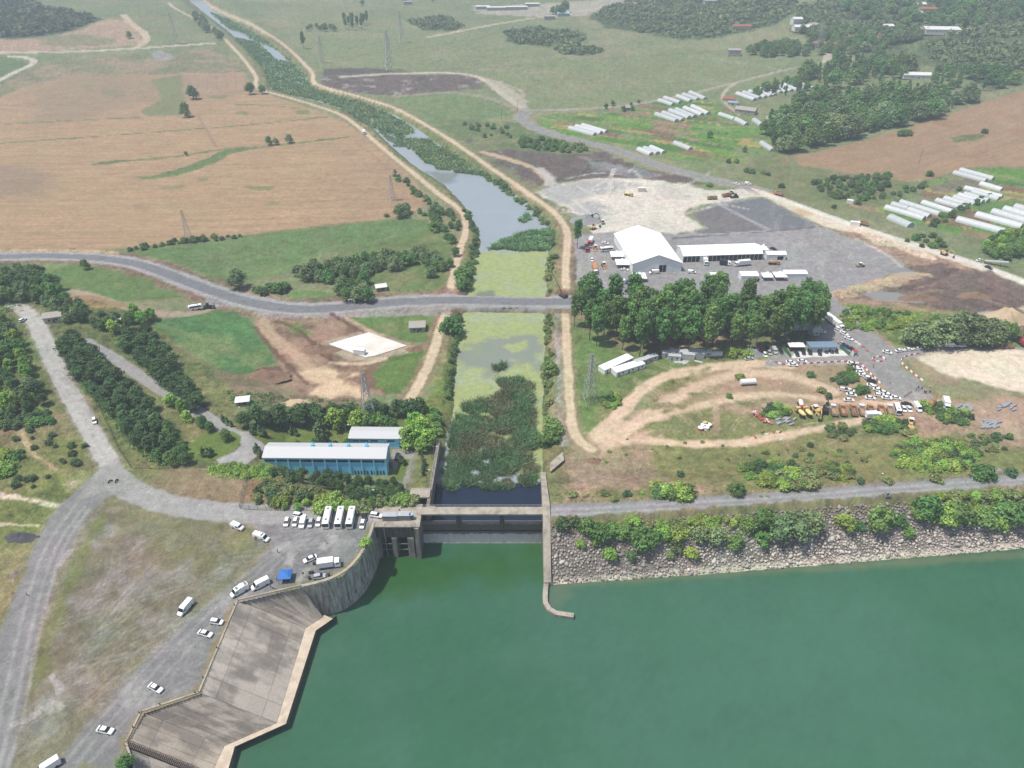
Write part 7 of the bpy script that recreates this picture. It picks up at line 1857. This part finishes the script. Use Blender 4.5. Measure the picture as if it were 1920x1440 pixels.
m=MB();m.cyl((0,0,1.4),1.4,5.5,14,'x');m.build('shell',GW,e,smooth=False);m=MB();m.box((-1.5,0,.2),(.4,2,.5));m.box((1.5,0,.2),(.4,2,.5));m.build('cradle',GREYM,e)
e=empty('storage_tank',P(1401,721),.1);tag(e,'white cylindrical tank on legs standing on the bare dirt','tank')
m=MB();m.cyl((0,0,1.7),1.35,7.0,16,'x');m.build('shell',WBOX,e)
for x in(-2.4,2.4):
 m=MB();m.box((x,0,.35),(.4,2.2,.8));m.build('leg',GREYM,e)
for i in range(9):
 o=MB().box((0,0,.08),(rs.uniform(2,5),rs.uniform(.6,1.4),.16)).build('loose_panel',GW);o.location=P(1268+rs.uniform(-4,50),679+rs.uniform(-3,3));o.rotation_euler=(0,0,rs.uniform(-.5,.5))
 tag(o,'loose grey-white panel lying on the grass before the worn cabins','panel','loose panels before the cabins')
hut=empty('parking_hut',P(1538,656),.02);tag(hut,'white parking hut with a grey-blue flat roof behind the black cars','hut')
m=MB();m.box((0,0,1.5),(13.0,5.0,3.0));m.build('walls',GW,hut)
m=MB();m.box((0,0,3.12),(13.6,5.6,.25));m.build('roof',mat('blue_grey_roof',C(140,168,190),.6,var=.1),hut)
for x in(-2.2,-.8,3.5):
 m=MB();m.box((x,-2.53,1.2),(.95,.08,2.2));m.build('door',DARKG,hut)
cn=empty('shade_canopy',P(1491,655),.0);tag(cn,'flat pale shade roof beside the blue-roofed parking hut','canopy')
m=MB();m.box((0,0,2.7),(8,4.5,.2));m.build('roof',TENTS,cn)
for x in(-3.6,3.6):
 for y in(-2,2):
  m=MB();m.bar((x,y,0),(x,y,2.7),.07);m.build('post',STEEL,cn)
GF=mat('green_fence_sheet',(.04,.15,.10),.7)
for pts,lb in(([(1466,652),(1482,671)],'green sheet fence beside the shaded dark cars'),([(1574,652),(1592,667)],'green sheet fence at the road side of the white paving')):
 a,b_=P(*pts[0]),P(*pts[1]);e=empty('sheet_fence',a,math.atan2((b_-a).y,(b_-a).x));tag(e,lb,'fence')
 l_=(b_-a).length
 m=MB();m.box((l_/2,0,1.0),(l_,.08,1.9));m.build('sheet',GF,e)
 for k in range(4):
  m=MB();m.bar((l_*k/3,.1,0),(l_*k/3,.1,2.1),.06);m.build('post',STEEL,e)
module('guard_booth','small white and red guard booth at the paving corner',1601,666,2.0,2.0,2.6,.1,WHITE,R_P,cat='booth')
module('site_cabin','grey double cabin in the shade of the poplar clump',1525,627,5,3,5.2,.1,GW,GW)
module('shipping_container','white container by the orange truck on the haul road',1602,423,6,2.5,2.8,-.3,WHITE,TENTS,cat='container',win=False)
module('shipping_container','cream container on the pale earth beside the yellow mixer',1203,359,6,2.6,3.0,0,mat('cream_panel',C(236,226,204),.6),TENTS,cat='container',win=False)
module('shipping_container','small white container on the wide slope below the wheat',1593,381,4,2.4,2.4,-.3,WHITE,TENTS,cat='container',win=False)
pad=MB().prism([tuple(P(u,v,ZP)[:2])for u,v in[(617,646),(652,635),(692,624),(763,649),(703,668),(686,671),(655,660)]],ZP-.3,ZP+.35).build('concrete_pad',mat('white_concrete',C(246,244,240),.8,var=.05,scale=.2,dirt=C(226,214,190)))
tag(pad,'flat bright white concrete pad on the brown building site','concrete pad')
module('site_cabin','small white cabin standing on the white pad',675,664,5.6,2.6,2.6,-.2,WHITE,TENTS,dz=.35,win=False)
def house(name,label,u,v,w,d,h,rz,wallm,roofm,ridge=1.6,chim=False,cat='house',wins=2):
 e=empty(name,P(u,v),rz);tag(e,label,cat)
 m=MB();m.loft([[(x,-d/2,-.3),(x,d/2,-.3),(x,d/2,h),(x,0,h+ridge),(x,-d/2,h)]for x in(-w/2,w/2)]);m.build('walls',wallm,e)
 m=MB()
 for s in(-1,1):
  q=[(s*(d/2+.4),h-.3*ridge*.4),(0,h+ridge+.02),(0,h+ridge+.24),(s*(d/2+.4),h+.12)]
  m.loft([[(x,y,zz+.05)for y,zz in(q if s<0 else list(reversed(q)))]for x in(-w/2-.4,w/2+.4)])
 m.build('roof',roofm,e)
 for k in range(wins):
  m=MB();m.box((w*((k+.5)/max(1,wins)-.5)*.8,-d/2-.03,h*.55),(1.0,.08,1.1));m.build('window',GLASS,e)
 m=MB();m.box((w*.05,-d/2-.03,1.0),(.95,.08,2.0));m.build('door',DARKG,e)
 return e
PLAS=mat('pale_plaster',C(214,206,192),.9,var=.1)
WPLAS=mat('white_plaster',C(238,236,230),.9,var=.06)
GPLAS=mat('grey_plaster',C(186,184,178),.9,var=.1)
RT_=mat('red_roof_tiles',C(196,120,94),.9,var=.15,scale=2)
GR_=mat('grey_sheet_roof',C(190,182,172),.8,var=.12)
WR_=mat('white_sheet_roof',C(244,242,236),.6,var=.04)
house('shed','shed with a grey roof beside the dirt ramp and the green field',783,617,8,6.5,2.8,.1,GPLAS,GR_,.5,cat='shed')
house('shed','small pale hut with a whitish roof on the bare ground by the works road',457,757,5.5,4,2.4,.2,GPLAS,WR_,.3,cat='shed')
house('shed','white roofed shed among the trees above the causeway',715,543,6,4.5,2.4,.3,GPLAS,WR_,.4,cat='shed')
house('shed','tiny hut half hidden in the trees by the vegetable rows',660,566,4,3,2.2,.2,PLAS,GR_,.4,cat='shed')
house('cottage','little house with a pale roof under the grey-green trees at the bend',103,600,8,6,3.0,.3,PLAS,GR_,1.2)
house('cottage','small grey two-storey house alone on the far grassland',1375,104,16,13,7.5,-.1,GPLAS,GR_,.8)
house('barn','grey shed roof beside the track to the greenhouses',1398,212,20,11,4,-.5,GPLAS,GR_,2,cat='barn')
house('barn','low building with a ruined roof inside the greenhouse wood edge',1625,240,18,9,4,-.2,GPLAS,GR_,1.5,cat='barn')
for u,v,w,d,h,rz,wm,rm,lb in[(1390,54,26,10,4,0,PLAS,RT_,'long red-roofed building below the far scrub hill'),(1492,46,14,12,8,.1,WPLAS,WR_,'tall white building in the cluster on the far rise'),(1506,58,30,14,6,.0,WPLAS,WR_,'wide white building in the cluster on the far rise'),(1522,54,12,10,6,.2,WPLAS,GR_,'small white building at the end of the white cluster'),(1534,88,16,11,5,.0,PLAS,RT_,'red-roofed house at the near edge of the far village'),(1588,76,14,10,5,.1,PLAS,RT_,'red-roofed house deep among the village trees'),(1657,71,22,13,4,.1,PLAS,RT_,'broad red-roofed house beside the big white hall'),(1760,62,44,26,6,-.1,WPLAS,WR_,'big white-roofed hall at the end of the village'),(1712,32,20,12,6,.1,PLAS,WR_,'pale block in the far quarry village, low on the slope'),(1735,26,24,12,7,.0,PLAS,RT_,'long pale block in the middle of the far quarry village'),(1722,20,14,12,9,.2,WPLAS,WR_,'tall pale block at the top of the far quarry village'),(1660,54,18,11,4,.1,GPLAS,WR_,'grey building between the trees behind the village'),(1716,146,30,12,4,-.1,WPLAS,WR_,'long white greenhouse-like hall beside the slim poplars'),(1568,90,16,10,4.5,0,PLAS,RT_,'red-roofed house between hedge trees at the village edge'),(1330,8,20,14,6,.1,GPLAS,GR_,'grey building on the far scrub hill crest')]:
 house('village_house',lb,u,v,w,d,h,rz,wm,rm,2.0)
for u,v,w,lb in[(905,17,26,'white shed on the far works plateau, at its outer end'),(930,19,34,'long white shed in the middle of the far works plateau'),(968,18,40,'longest white shed on the far works plateau'),(998,12,26,'white shed at the inner end of the far works plateau'),(1056,30,20,'blue-roofed shed beside the dark conifers on the far rise'),(1030,36,18,'brown shed beside the dark conifers on the far rise'),(765,8,16,'pale hut beside far trees on the grassland edge')]:
 house('shed',lb,u,v,w,12,5,.05,GPLAS,WR_ if 'white' in lb else BLUE if 'blue' in lb else GR_,1.0,cat='shed',wins=0)
for u,v,h in[(1046,28,16),(1052,30,18),(1060,24,20),(1036,27,13),(760,6,12),(812,4,12),(680,10,10)]:
 plant('broad',P(u,v),h,'dark tree beside the sheds on the far rise','trees beside the far sheds')
house('cottage','small hut with a pale roof between the garden plots',1176,206,9,7,3,.1,PLAS,GR_,1,wins=1)
house('cottage','low hut at the start of the track through the greenhouse gardens',1366,190,12,8,3.2,-.4,PLAS,RT_,1.2,wins=1)
house('cottage','hut with a blue-grey roof beside the garden track',1374,197,10,7,3.0,-.4,PLAS,mat('blue_sheet_roof',C(160,184,204),.7),1.0,wins=1)
TUN=mat('greenhouse_plastic',C(214,218,218),.45,var=.10,scale=.5,per_object=.12)
TEND=mat('greenhouse_end',C(196,200,200),.6,var=.06)
def tunnel(a,b_,label,group,w=5.6,h=2.7):
 A,B=P(*a),P(*b_)
 e=empty('greenhouse_tunnel',A,math.atan2((B-A).y,(B-A).x));tag(e,label,'greenhouse',group)
 l_=(B-A).length
 m=MB();n=9;secs=[]
 k=max(2,int(l_/2.5))
 for i in range(k+1):
  s=1+(.025 if i%2 else 0)
  secs.append([(l_*i/k,-w/2*s*math.cos(math.pi*t/n),h*s*math.sin(math.pi*t/n))for t in range(n+1)])
 m.loft(secs,cap=False);m.build('cover',TUN,e)
 m=MB()
 for x,o in((0.0,0),(l_,1)):m.add([(x,-w/2*math.cos(math.pi*t/n)*.99,h*.99*math.sin(math.pi*t/n))for t in range(n+1)],[tuple(range(n+1))if not o else tuple(reversed(range(n+1)))])
 m.build('end_wall',TEND,e)
 return e
g1=[((1788,325),(1848,341)),((1800,320),(1862,337)),((1838,346),(1878,358)),((1808,354),(1878,371)),((1660,390),(1732,412)),((1672,384),(1702,393)),((1688,380),(1762,403)),((1703,394),(1742,408)),((1729,381),(1784,399)),((1755,377),(1808,393)),((1770,373),(1816,387)),((1788,371),(1828,384)),((1796,367),(1842,381)),((1808,365),(1852,379)),((1823,361),(1872,375))]
for a,b_ in g1:tunnel(a,b_,'white plastic tunnel in the upper rows above the haul road','upper plastic tunnels above the haul road')
for a,b_ in[((1668,409),(1707,426)),((1794,413),(1882,437)),((1830,404),(1915,427)),((1860,398),(1932,419)),((1882,393),(1945,412)),((1902,389),(1950,403))]:tunnel(a,b_,'large white plastic tunnel in the lower rows beside the haul road','lower plastic tunnels beside the haul road',7.0,3.2)
for a,b_ in[((1068,241),(1115,254)),((1080,238),(1127,251)),((1092,236),(1137,249))]:tunnel(a,b_,'plastic tunnel in the trio beside the curving gravel road','trio beside the gravel road')
for a,b_ in[((1197,281),(1221,291)),((1208,279),(1233,290)),((1220,277),(1245,288))]:tunnel(a,b_,'short plastic tunnel in the trio nearest the pale earth','short trio nearest the pale earth')
for a,b_ in[((1265,269),(1295,281)),((1428,269),(1449,284)),((1349,215),(1377,225)),((1378,224),(1400,235)),((1414,226),(1428,236))]:tunnel(a,b_,'single plastic tunnel among the garden plots','single tunnels among the plots')
for a,b_ in[((1236,189),(1262,198)),((1246,184),(1275,194)),((1270,181),(1295,191)),((1281,178),(1308,188)),((1294,174),(1322,187))]:tunnel(a,b_,'plastic tunnel in the far rows of the garden plots','far tunnels of the garden plots')
for a,b_ in[((1230,215),(1268,229)),((1243,212),(1280,227)),((1256,208),(1292,223)),((1268,206),(1302,221)),((1283,203),(1316,217)),((1298,200),(1328,215))]:tunnel(a,b_,'plastic tunnel in the block of six on the garden plots','block of six tunnels')
for a,b_ in[((1382,176),(1415,189)),((1394,174),(1424,186)),((1405,172),(1435,184)),((1416,170),(1445,182)),((1427,168),(1453,180)),((1438,165),(1464,175)),((1447,163),(1474,174)),((1458,161),(1484,172)),((1470,160),(1496,170)),((1484,159),(1508,168)),((1502,159),(1524,167))]:tunnel(a,b_,'plastic tunnel in the long block before the wood','long block of tunnels before the wood')
for a,b_ in[((1440,222),(1462,231)),((1449,218),(1476,227)),((1460,212),(1490,223)),((1471,208),(1502,218)),((1482,205),(1514,214))]:tunnel(a,b_,'plastic tunnel in the clearing inside the wood','tunnels in the wood clearing')
RB_,WB_=mat('red_barrier_plastic',(.46,.10,.09),.6),mat('white_barrier_plastic',(.80,.78,.76),.5)
def barrier_mesh(mt):
 m=MB();m.loft([[(x,-.26,0),(x,.26,0),(x,.2,.28),(x,.1,.75),(x,-.1,.75),(x,-.2,.28)]for x in(-.8,.8)])
 return m.mesh('barrier',mt)
BMS=[barrier_mesh(RB_),barrier_mesh(WB_)]
def barriers(pts,label,group,closed=False):
 w_=W(smooth_pts(pts,2));z=P(*pts[0]).z
 acc,k=0.0,0
 for a,b_ in zip(w_[:-1],w_[1:]):
  d=math.hypot(b_[0]-a[0],b_[1]-a[1]);t=acc
  while t<d:
   o=link('traffic_barrier',BMS[k%2])
   x,y=a[0]+(b_[0]-a[0])*t/d,a[1]+(b_[1]-a[1])*t/d
   o.location=(x,y,float(zt(np.array([x]),np.array([y]))[0])+.02);o.rotation_euler=(0,0,math.atan2(b_[1]-a[1],b_[0]-a[0]))
   tag(o,('red ' if k%2==0 else 'white ')+label,'barrier',('red ' if k%2==0 else 'white ')+group)
   k+=1;t+=1.75
  acc=t-d
barriers([(1455,680),(1472,685),(1498,683),(1534,681),(1562,679),(1588,678),(1606,680),(1618,686),(1629,699),(1640,709),(1651,720)],'plastic barrier in the line before the parked white cars','barriers before the parked cars')
barriers([(1720,664),(1706,666),(1693,671),(1688,678),(1696,687),(1707,696),(1720,707),(1730,714)],'plastic barrier in the curve round the pale excavation','barriers round the excavation')
ring=[(1647+12*math.cos(t*.524),674+4.6*math.sin(t*.524))for t in range(13)]
barriers(ring,'plastic barrier in the ring in the middle of the crossing','barriers of the crossing ring')
rs=np.random.RandomState(17)
for i in range(26):
 t=rs.uniform(0,1);o=link('traffic_barrier',BMS[i%3//2 if i%3 else 0]);q=P(1408+36*t+rs.uniform(-4,4),774+22*t+rs.uniform(-3,3))
 o.location=q+Vector((0,0,rs.uniform(.2,.9)));o.rotation_euler=(rs.uniform(-.8,.8),rs.uniform(-.5,.5),rs.uniform(0,3.1))
 red=BMS.index(o.data)==0
 tag(o,('red' if red else 'white')+' plastic barrier thrown on the heap beside the shrubs','barrier',('red' if red else 'white')+' barriers of the heap')
for i,(u,v)in enumerate([(1430,811),(1437,815),(1450,811),(1458,811),(1416,821),(1464,825),(1463,811),(1445,679),(1459,681)]):
 o=link('traffic_barrier',BMS[i%2]);o.location=P(u,v);o.rotation_euler=(0,0,rs.uniform(0,3));tag(o,('white' if i%2 else 'red')+' plastic barrier lying loose on the dry grass','barrier',('white' if i%2 else 'red')+' loose barriers on the grass')
for u,v in[(1605,642),(1611,646),(1618,651),(1626,659)]:
 o=link('traffic_barrier',BMS[(u%2)]);o.location=P(u,v);o.rotation_euler=(0,0,-.8);tag(o,('white' if u%2 else 'red')+' plastic barrier standing alone in the middle of the site road','barrier',('white' if u%2 else 'red')+' barriers in the site road')
for i,(u,v,c_)in enumerate([(1313,806,0),(1324,805,1),(1318,801,0),(1328,800,0),(1322,797,2)]):
 e=empty('concrete_ring',P(u,v));tag(e,['red-sided round concrete ring with a pale lid in the cluster of five','white-sided round concrete ring in the cluster of five','yellow-lidded round concrete ring in the cluster of five'][c_],'concrete ring','red concrete rings' if c_==0 else None)
 m=MB();m.cyl((0,0,.65),1.15,1.3,16);m.build('shell',[RB_,WB_,RB_][c_],e);m=MB();m.cyl((0,0,1.36),1.2,.12,16);m.build('lid',[TENTS,TENTS,Y_P][c_],e)
PIPE=mat('grey_concrete_pipe',C(176,178,182),.8,var=.1)
for cx_,cy_,n,lb,gp in((1806,766,26,'grey concrete block in the stack beside the white truck','blocks beside the white truck'),(1856,796,26,'grey concrete block in the stack on the meadow edge','blocks on the meadow edge'),(1886,763,14,'grey concrete block in the stack farther along the dirt','blocks farther along the dirt'),(1474,791,14,'grey concrete block in the stack beside the shrubs','blocks beside the shrubs')):
 for i in range(n):
  o=MB().box((0,0,.4),(2.6,.8,.8)).build('concrete_block',PIPE)if i==0 else link('concrete_block',blk)
  blk=o.data
  o.location=P(cx_+rs.uniform(-17,17),cy_+rs.uniform(-7,7));o.rotation_euler=(0,0,.5+rs.uniform(-.3,.3));tag(o,lb,'concrete block',gp)
def heap(name,label,u,v,r_,h,mt,seed,ex=1.5):
 rs=np.random.RandomState(seed);n=26
 a,t=np.meshgrid(np.linspace(0,2*np.pi,n,endpoint=False),np.linspace(0,1,10));a,t=a.ravel(),t.ravel()
 lump=1+.45*fbm(np.cos(a)*1.3,np.sin(a)*1.3,1.0,3,seed)
 x,y=np.cos(a)*t*r_*ex*lump,np.sin(a)*t*r_*lump
 zz=h*1.25*(1-t**1.15)*(1+.9*fbm(x,y,r_*.45,3,seed))-.15
 i=np.arange(10*n).reshape(10,n);q=np.stack([i[:-1].ravel(),i[1:].ravel(),np.roll(i,-1,1)[1:].ravel(),np.roll(i,-1,1)[:-1].ravel()],1)
 o=link(name,np_mesh(name,np.stack([x,y,zz],1),q,mt,None,True));o.location=P(u,v)
 return tag(o,label,'heap')
GRV=mat('grey_gravel',C(166,166,168),.95,var=.2,scale=2.5,bump=.5)
SOIL=mat('brown_soil',C(160,130,106),.95,var=.25,scale=1.2,bump=.6)
SAND=mat('pale_sand',C(214,190,156),.95,var=.12,scale=1.0,bump=.4)
heap('gravel_heap','broad grey gravel heap between the excavators and the lone poplar',1102,414,9,3.2,GRV,1)
heap('gravel_heap','small dark gravel heap on the grass beside the wide track',38,1008,3.0,1.3,mat('dark_gravel',C(96,97,102),.95,var=.2,scale=4,bump=.5),2,2.0)
heap('gravel_heap','pale gravel heap beside the worn cabins and the grey car',1410,664,4,2.6,GRV,3)
heap('spoil_heap','dark brown spoil heap beside the sandy patch',500,706,6,2.4,SOIL,4,1.8)
heap('spoil_heap','long brown spoil heap below the white pad',600,655,5,2.0,SOIL,5,2.4)
heap('spoil_heap','small brown spoil heap near the grey-roofed shed',776,655,3,1.3,SOIL,6)
heap('spoil_heap','sandy spoil heap above the row of garden pines',560,758,4,1.6,SAND,7,2.0)
heap('spoil_heap','brown spoil heap at the end of the dirt ramp',1112,864,2.2,1.2,SOIL,8,1.8)
heap('sand_heap','pale sand heap beside the crane at the torn-up ground',1888,600,8,5,SAND,9)
heap('spoil_heap','earth heap on the torn-up ground below the haul road',1720,560,5,2.0,SOIL,10,2.2)
heap('spoil_heap','earth heap on the torn-up ground nearest the crane',1830,555,5,2.0,SOIL,11,2.2)
def pylon(u,v,h,label,bw=None,arms=3):
 e=empty('lattice_pylon',P(u,v),.5);tag(e,label,'pylon')
 bw=bw or h*.19;r=h*.0042+.02
 lv=[0,.18,.34,.48,.60,.70,.78,.86,.93,1.0]
 wd=lambda t:bw/2*(1-t)**1.15+h*.018
 m=MB()
 cr=lambda t:[Vector((sx_*wd(t),sy_*wd(t),t*h))for sx_,sy_ in((-1,-1),(1,-1),(1,1),(-1,1))]
 for a,b_ in zip(lv[:-1],lv[1:]):
  p,q=cr(a),cr(b_)
  for i in range(4):
   j=(i+1)%4
   m.bar(p[i],q[i],r);m.bar(p[i],q[j],r*.6,3);m.bar(p[j],q[i],r*.6,3);m.bar(q[i],q[j],r*.6,3)
 m.build('lattice_body',STEEL,e)
 for k in range(arms):
  z=h*(.70+.11*k);l_=h*(.13-.015*k)
  a=MB()
  for s in(-1,1):
   a.bar((0,s*wd(.75),z),(0,s*l_,z),r*.9);a.bar((0,s*wd(.78),z+h*.05),(0,s*l_,z),r*.7);a.bar((0,s*l_,z),(0,s*l_,z-h*.03),r*.7)
  a.build('cross_arm',STEEL,e)
 return e
pylon(694,797,27,'grey lattice pylon rising among the garden pines')
pylon(1104,752,25,'grey lattice pylon on the grass beside the dirt track')
pylon(730,132,46,'tall grey pylon on the far grassland beside the mud field')
pylon(753,80,40,'grey pylon farther back on the grassland')
pylon(354,446,19,'thin pylon at the edge of the big wheat field')
pylon(736,376,19,'thin pylon at the corner of the wheat field by the towpath')
pylon(331,82,40,'distant pylon beside the pale road on the far grass')
pylon(604,118,32,'distant pylon near the towpath below the lone far tree')
pylon(1533,96,34,'pylon rising behind the village houses')
def lamp(u,v,h,label,z=None,arm=1.2,name='street_lamp',ang=0):
 e=empty(name,P(u,v,z),ang);tag(e,label,'lamp post')
 m=MB();m.bar((0,0,0),(0,0,h),.1,6,.06);m.bar((0,0,h),(arm,0,h+.15),.05);m.build('pole',STEEL,e)
 m=MB();m.box((arm+.2,0,h+.15),(.7,.28,.14));m.build('lamp_head',WBOX,e)
 return e
lamp(1231,944,8,'lamp post on the crest road verge beside the shrub clump')
lamp(1639,911,6,'thin post on the crest road verge in front of the bramble patch')
lamp(815,862,7,'lamp post at the upper end of the lawn strip by the channel wall')
lamp(800,903,6,'lamp post beside the little conifers on the lawn strip')
lamp(650,818,6,'lamp post on the lawn behind the long blue building')
lamp(448,785,6,'lamp post at the start of the garden pine row')
lamp(696,942,6,'double-headed lamp post in the conifers before the crest road')
lamp(355,793,6,'lamp post beside the plant road among the pines')
lamp(1010,950,4,'short lamp post at the end of the dam bridge')
for u,v,h,lb in[(940,226,11,'bare wooden pole on the pasture beside the curving road'),(970,207,10,'bare wooden pole at the road fork'),(1722,308,12,'bare wooden pole in the sloping wheat')]:
 o=MB().bar((0,0,0),(0,0,h),.16,6,.1).bar((-1,0,h-.6),(1,0,h-.6),.08).build('utility_pole',BARK);o.location=P(u,v);tag(o,lb,'pole')
cr=empty('lattice_crane',P(1916,645),1.7);tag(cr,'tall lattice crane with an orange head beside the torn-up ground','crane')
for s in(-1,1):
 m=MB();m.box((0,s*1.7,.55),(6.4,.9,1.1));m.build('track',BLK,cr)
m=MB();m.box((-.8,0,2.0),(5.5,3,1.7));m.build('body',R_P,cr)
m=MB();m.box((1.5,1.3,2.6),(1.6,1.1,1.9));m.build('cab',GLASS,cr)
m=MB();Hc=40
for k in range(20):
 z0,z1=2.5+k*Hc/20,2.5+(k+1)*Hc/20
 c4=[(x,y)for x,y in((-.8,-.8),(.8,-.8),(.8,.8),(-.8,.8))]
 for i in range(4):
  a,b_=c4[i],c4[(i+1)%4]
  m.bar((a[0]+1.5,a[1],z0),(a[0]+1.5,a[1],z1),.10);m.bar((a[0]+1.5,a[1],z0),(b_[0]+1.5,b_[1],z1),.06,3);m.bar((a[0]+1.5,a[1],z1),(b_[0]+1.5,b_[1],z1),.06,3)
m.build('mast',mat('dark_red_lattice',(.14,.09,.09),.6),cr)
m=MB();m.box((1.5,0,Hc+3.4),(2.6,2.4,2.6));m.bar((1.5,0,Hc+3),(-4,0,Hc+5),.25);m.build('head',O_P,cr)
cr=empty('crawler_crane',P(1056,556),2.2);tag(cr,'dark crane with a long slanting boom at the end of the causeway','crane')
for s in(-1,1):
 m=MB();m.box((0,s*1.2,.5),(4.6,.7,1.0));m.build('track',BLK,cr)
m=MB();m.box((-.5,0,1.8),(4,2.4,1.4));m.build('body',mat('brown_crane_paint',(.14,.07,.05),.6),cr)
m=MB();m.bar((1,0,2),(11,0,11),.3,4,.15);m.bar((-1.5,0,3.5),(11,0,11),.06);m.build('boom',mat('brown_crane_paint',(.14,.07,.05),.6),cr)
dr=empty('drilling_rig',P(1736,760),2.4);tag(dr,'orange drilling rig with an upright mast beside the shrubs','drilling rig')
for s in(-1,1):
 m=MB();m.box((0,s*1.1,.45),(4.4,.7,.9));m.build('track',BLK,dr)
m=MB();m.box((-.3,0,1.6),(4.6,2.4,1.3));m.box((-1.2,0,2.5),(2,2,.7));m.build('body',O_P,dr)
m=MB();m.bar((-2.6,.4,.6),(-2.9,.4,8.5),.28);m.bar((.4,0,2),(-2.8,.4,6),.14);m.build('mast',O_P,dr)
cv=empty('conveyor',P(1866,497),-.6);tag(cv,'dirty white conveyor machine beside the haul road','conveyor')
m=MB();m.loft([[(-6,-.9,.8),(-6,.9,.8),(-6,.9,1.6),(-6,-.9,1.6)],[(6,-.9,3.0),(6,.9,3.0),(6,.9,3.8),(6,-.9,3.8)]]);m.build('belt_frame',GW,cv)
m=MB();m.box((-4,0,.6),(4,2.4,1.2));m.build('base',RUST,cv);m=MB();m.box((2.5,0,1.3),(.4,1.6,2.6));m.build('support',RUST,cv)
for i in range(4):
 o=MB().cyl((0,0,.5),.5,10,8,'x').build('steel_pile',RUST);o.location=P(1880,651)+Vector((0,i*1.05-1.5,0));o.rotation_euler=(0,0,.05);tag(o,'long rusty steel pile lying at the roadside near the crane','pile','rusty piles at the roadside')
for i,u in enumerate((945,957,969)):
 a=P(u,579,-9.6)
 e=empty('culvert_pipe',a);tag(e,['black culvert pipe mouth under the causeway nearest the towpath with trees','middle black culvert pipe mouth under the causeway','black culvert pipe mouth under the causeway nearest the stony bank'][i],'culvert pipe')
 m=MB();n=16
 for r0,r1 in((1.3,1.1),):
  ring=[[(r0*math.cos(t*2*math.pi/n),y,r0*math.sin(t*2*math.pi/n))for t in range(n)]for y in(-.9,5)]+[[(r1*math.cos(t*2*math.pi/n),y,r1*math.sin(t*2*math.pi/n))for t in range(n)]for y in(5,-.9)]
  m.loft(ring+[ring[0]],cap=False)
 m.build('pipe_wall',GREYM,e)
 m=MB();m.cyl((0,1.2,0),1.09,.2,16,'y');m.build('pipe_inside',DARK,e)
cb=empty('pop_up_canopy',P(537,1086,0),.1);tag(cb,'bright blue pop-up canopy over a table at the wall edge','canopy')
m=MB();s=2.0
m.loft([[(sx_*s*k,sy_*s*k,z)for sx_,sy_ in((-1,-1),(1,-1),(1,1),(-1,1))]for k,z in((1,2.1),(1,2.4),(.5,2.95),(.05,3.2))])
m.build('canopy',mat('blue_canopy_fabric',C(60,130,215,1.2),.7),cb)
for sx_ in(-1,1):
 for sy_ in(-1,1):
  m=MB();m.bar((sx_*1.9,sy_*1.9,0),(sx_*1.9,sy_*1.9,2.2),.04);m.build('leg',STEEL,cb)
tb=empty('folding_table',P(538,1090,0),.1);tag(tb,'dark folding table in the shade of the blue canopy','table')
m=MB();m.box((0,0,.75),(2.4,.8,.06));m.build('top',BLK,tb)
for x in(-1,1):
 m=MB();m.box((x,0,.36),(.06,.7,.72));m.build('leg',BLK,tb)
for u,v,w,h,lb in[(584,1075,1.6,.9,'wide black equipment case lying behind the silver car'),(581,1086,.7,1.3,'black loudspeaker standing in front of the silver car'),(617,1081,.8,1.4,'black loudspeaker standing past the silver car by the wall'),(590,1058,1.1,.9,'black equipment case between white car and box truck')]:
 e=empty('loudspeaker' if 'loudspeaker' in lb else 'equipment_case',P(u,v,0),.2);tag(e,lb,'loudspeaker' if 'loudspeaker' in lb else 'case')
 m=MB();m.box((0,0,h/2),(w,.7,h));m.build('cabinet',BLK,e)
 m=MB();m.box((0,-.37,h/2),(w*.8,.05,h*.8));m.build('grille',mat('speaker_grille',(.06,.06,.065),.7),e)
e=empty('speaker_stand',P(570,1083,0));tag(e,'tall thin stand with a small black loudspeaker by the canopy','speaker stand')
m=MB();m.bar((0,0,0),(0,0,1.9),.03);m.bar((-.4,0,0),(0,0,.7),.02);m.bar((.4,0,0),(0,0,.7),.02);m.bar((0,.4,0),(0,0,.7),.02);m.build('tripod',BLK,e)
m=MB();m.box((0,0,2.15),(.45,.4,.6));m.build('cabinet',BLK,e)
gt=empty('lookout_cage',P(1663,931),.1);tag(gt,'small grey metal cage on the slope edge of the crest road','cage')
m=MB()
for sx_ in(-1,1):
 for sy_ in(-1,1):m.bar((sx_*.9,sy_*.7,0),(sx_*.9,sy_*.7,2.2),.06)
for z in(1.1,2.2):
 for a,b_ in(((-.9,-.7),(.9,-.7)),((.9,-.7),(.9,.7)),((.9,.7),(-.9,.7)),((-.9,.7),(-.9,-.7))):m.bar((*a,z),(*b_,z),.05)
m.build('frame',STEEL,gt);m=MB();m.box((0,0,.3),(1.8,1.4,.6));m.build('base',GREYM,gt);m=MB();m.box((0,0,1.1),(.5,.5,1.0));m.build('valve_box',BLK,gt)
for i in range(16):
 o=MB().box((0,0,.25),(rs.uniform(.6,2.2),rs.uniform(.5,1.2),.5),0,.7).build('rubble_piece',WHITE);o.location=P(rs.uniform(214,246),rs.uniform(594,602));o.rotation_euler=(0,0,rs.uniform(0,3));tag(o,'white rubble piece dumped beside the field track','rubble','white rubble by the field track')
 # the air
HZ,nt,N,L,b=nodes_of('haze_air')
N.remove(b)
pv=N.new('ShaderNodeVolumePrincipled')
pv.inputs['Color'].default_value=(.80,.90,1.0,1)
pv.inputs['Density'].default_value=HAZE
pv.inputs['Anisotropy'].default_value=0.0
L.new(pv.outputs[0],N['Material Output'].inputs['Volume'])
hz=MB().box((0,2950,85),(9000,6900,214)).build('haze',HZ)
kind(hz,'stuff')
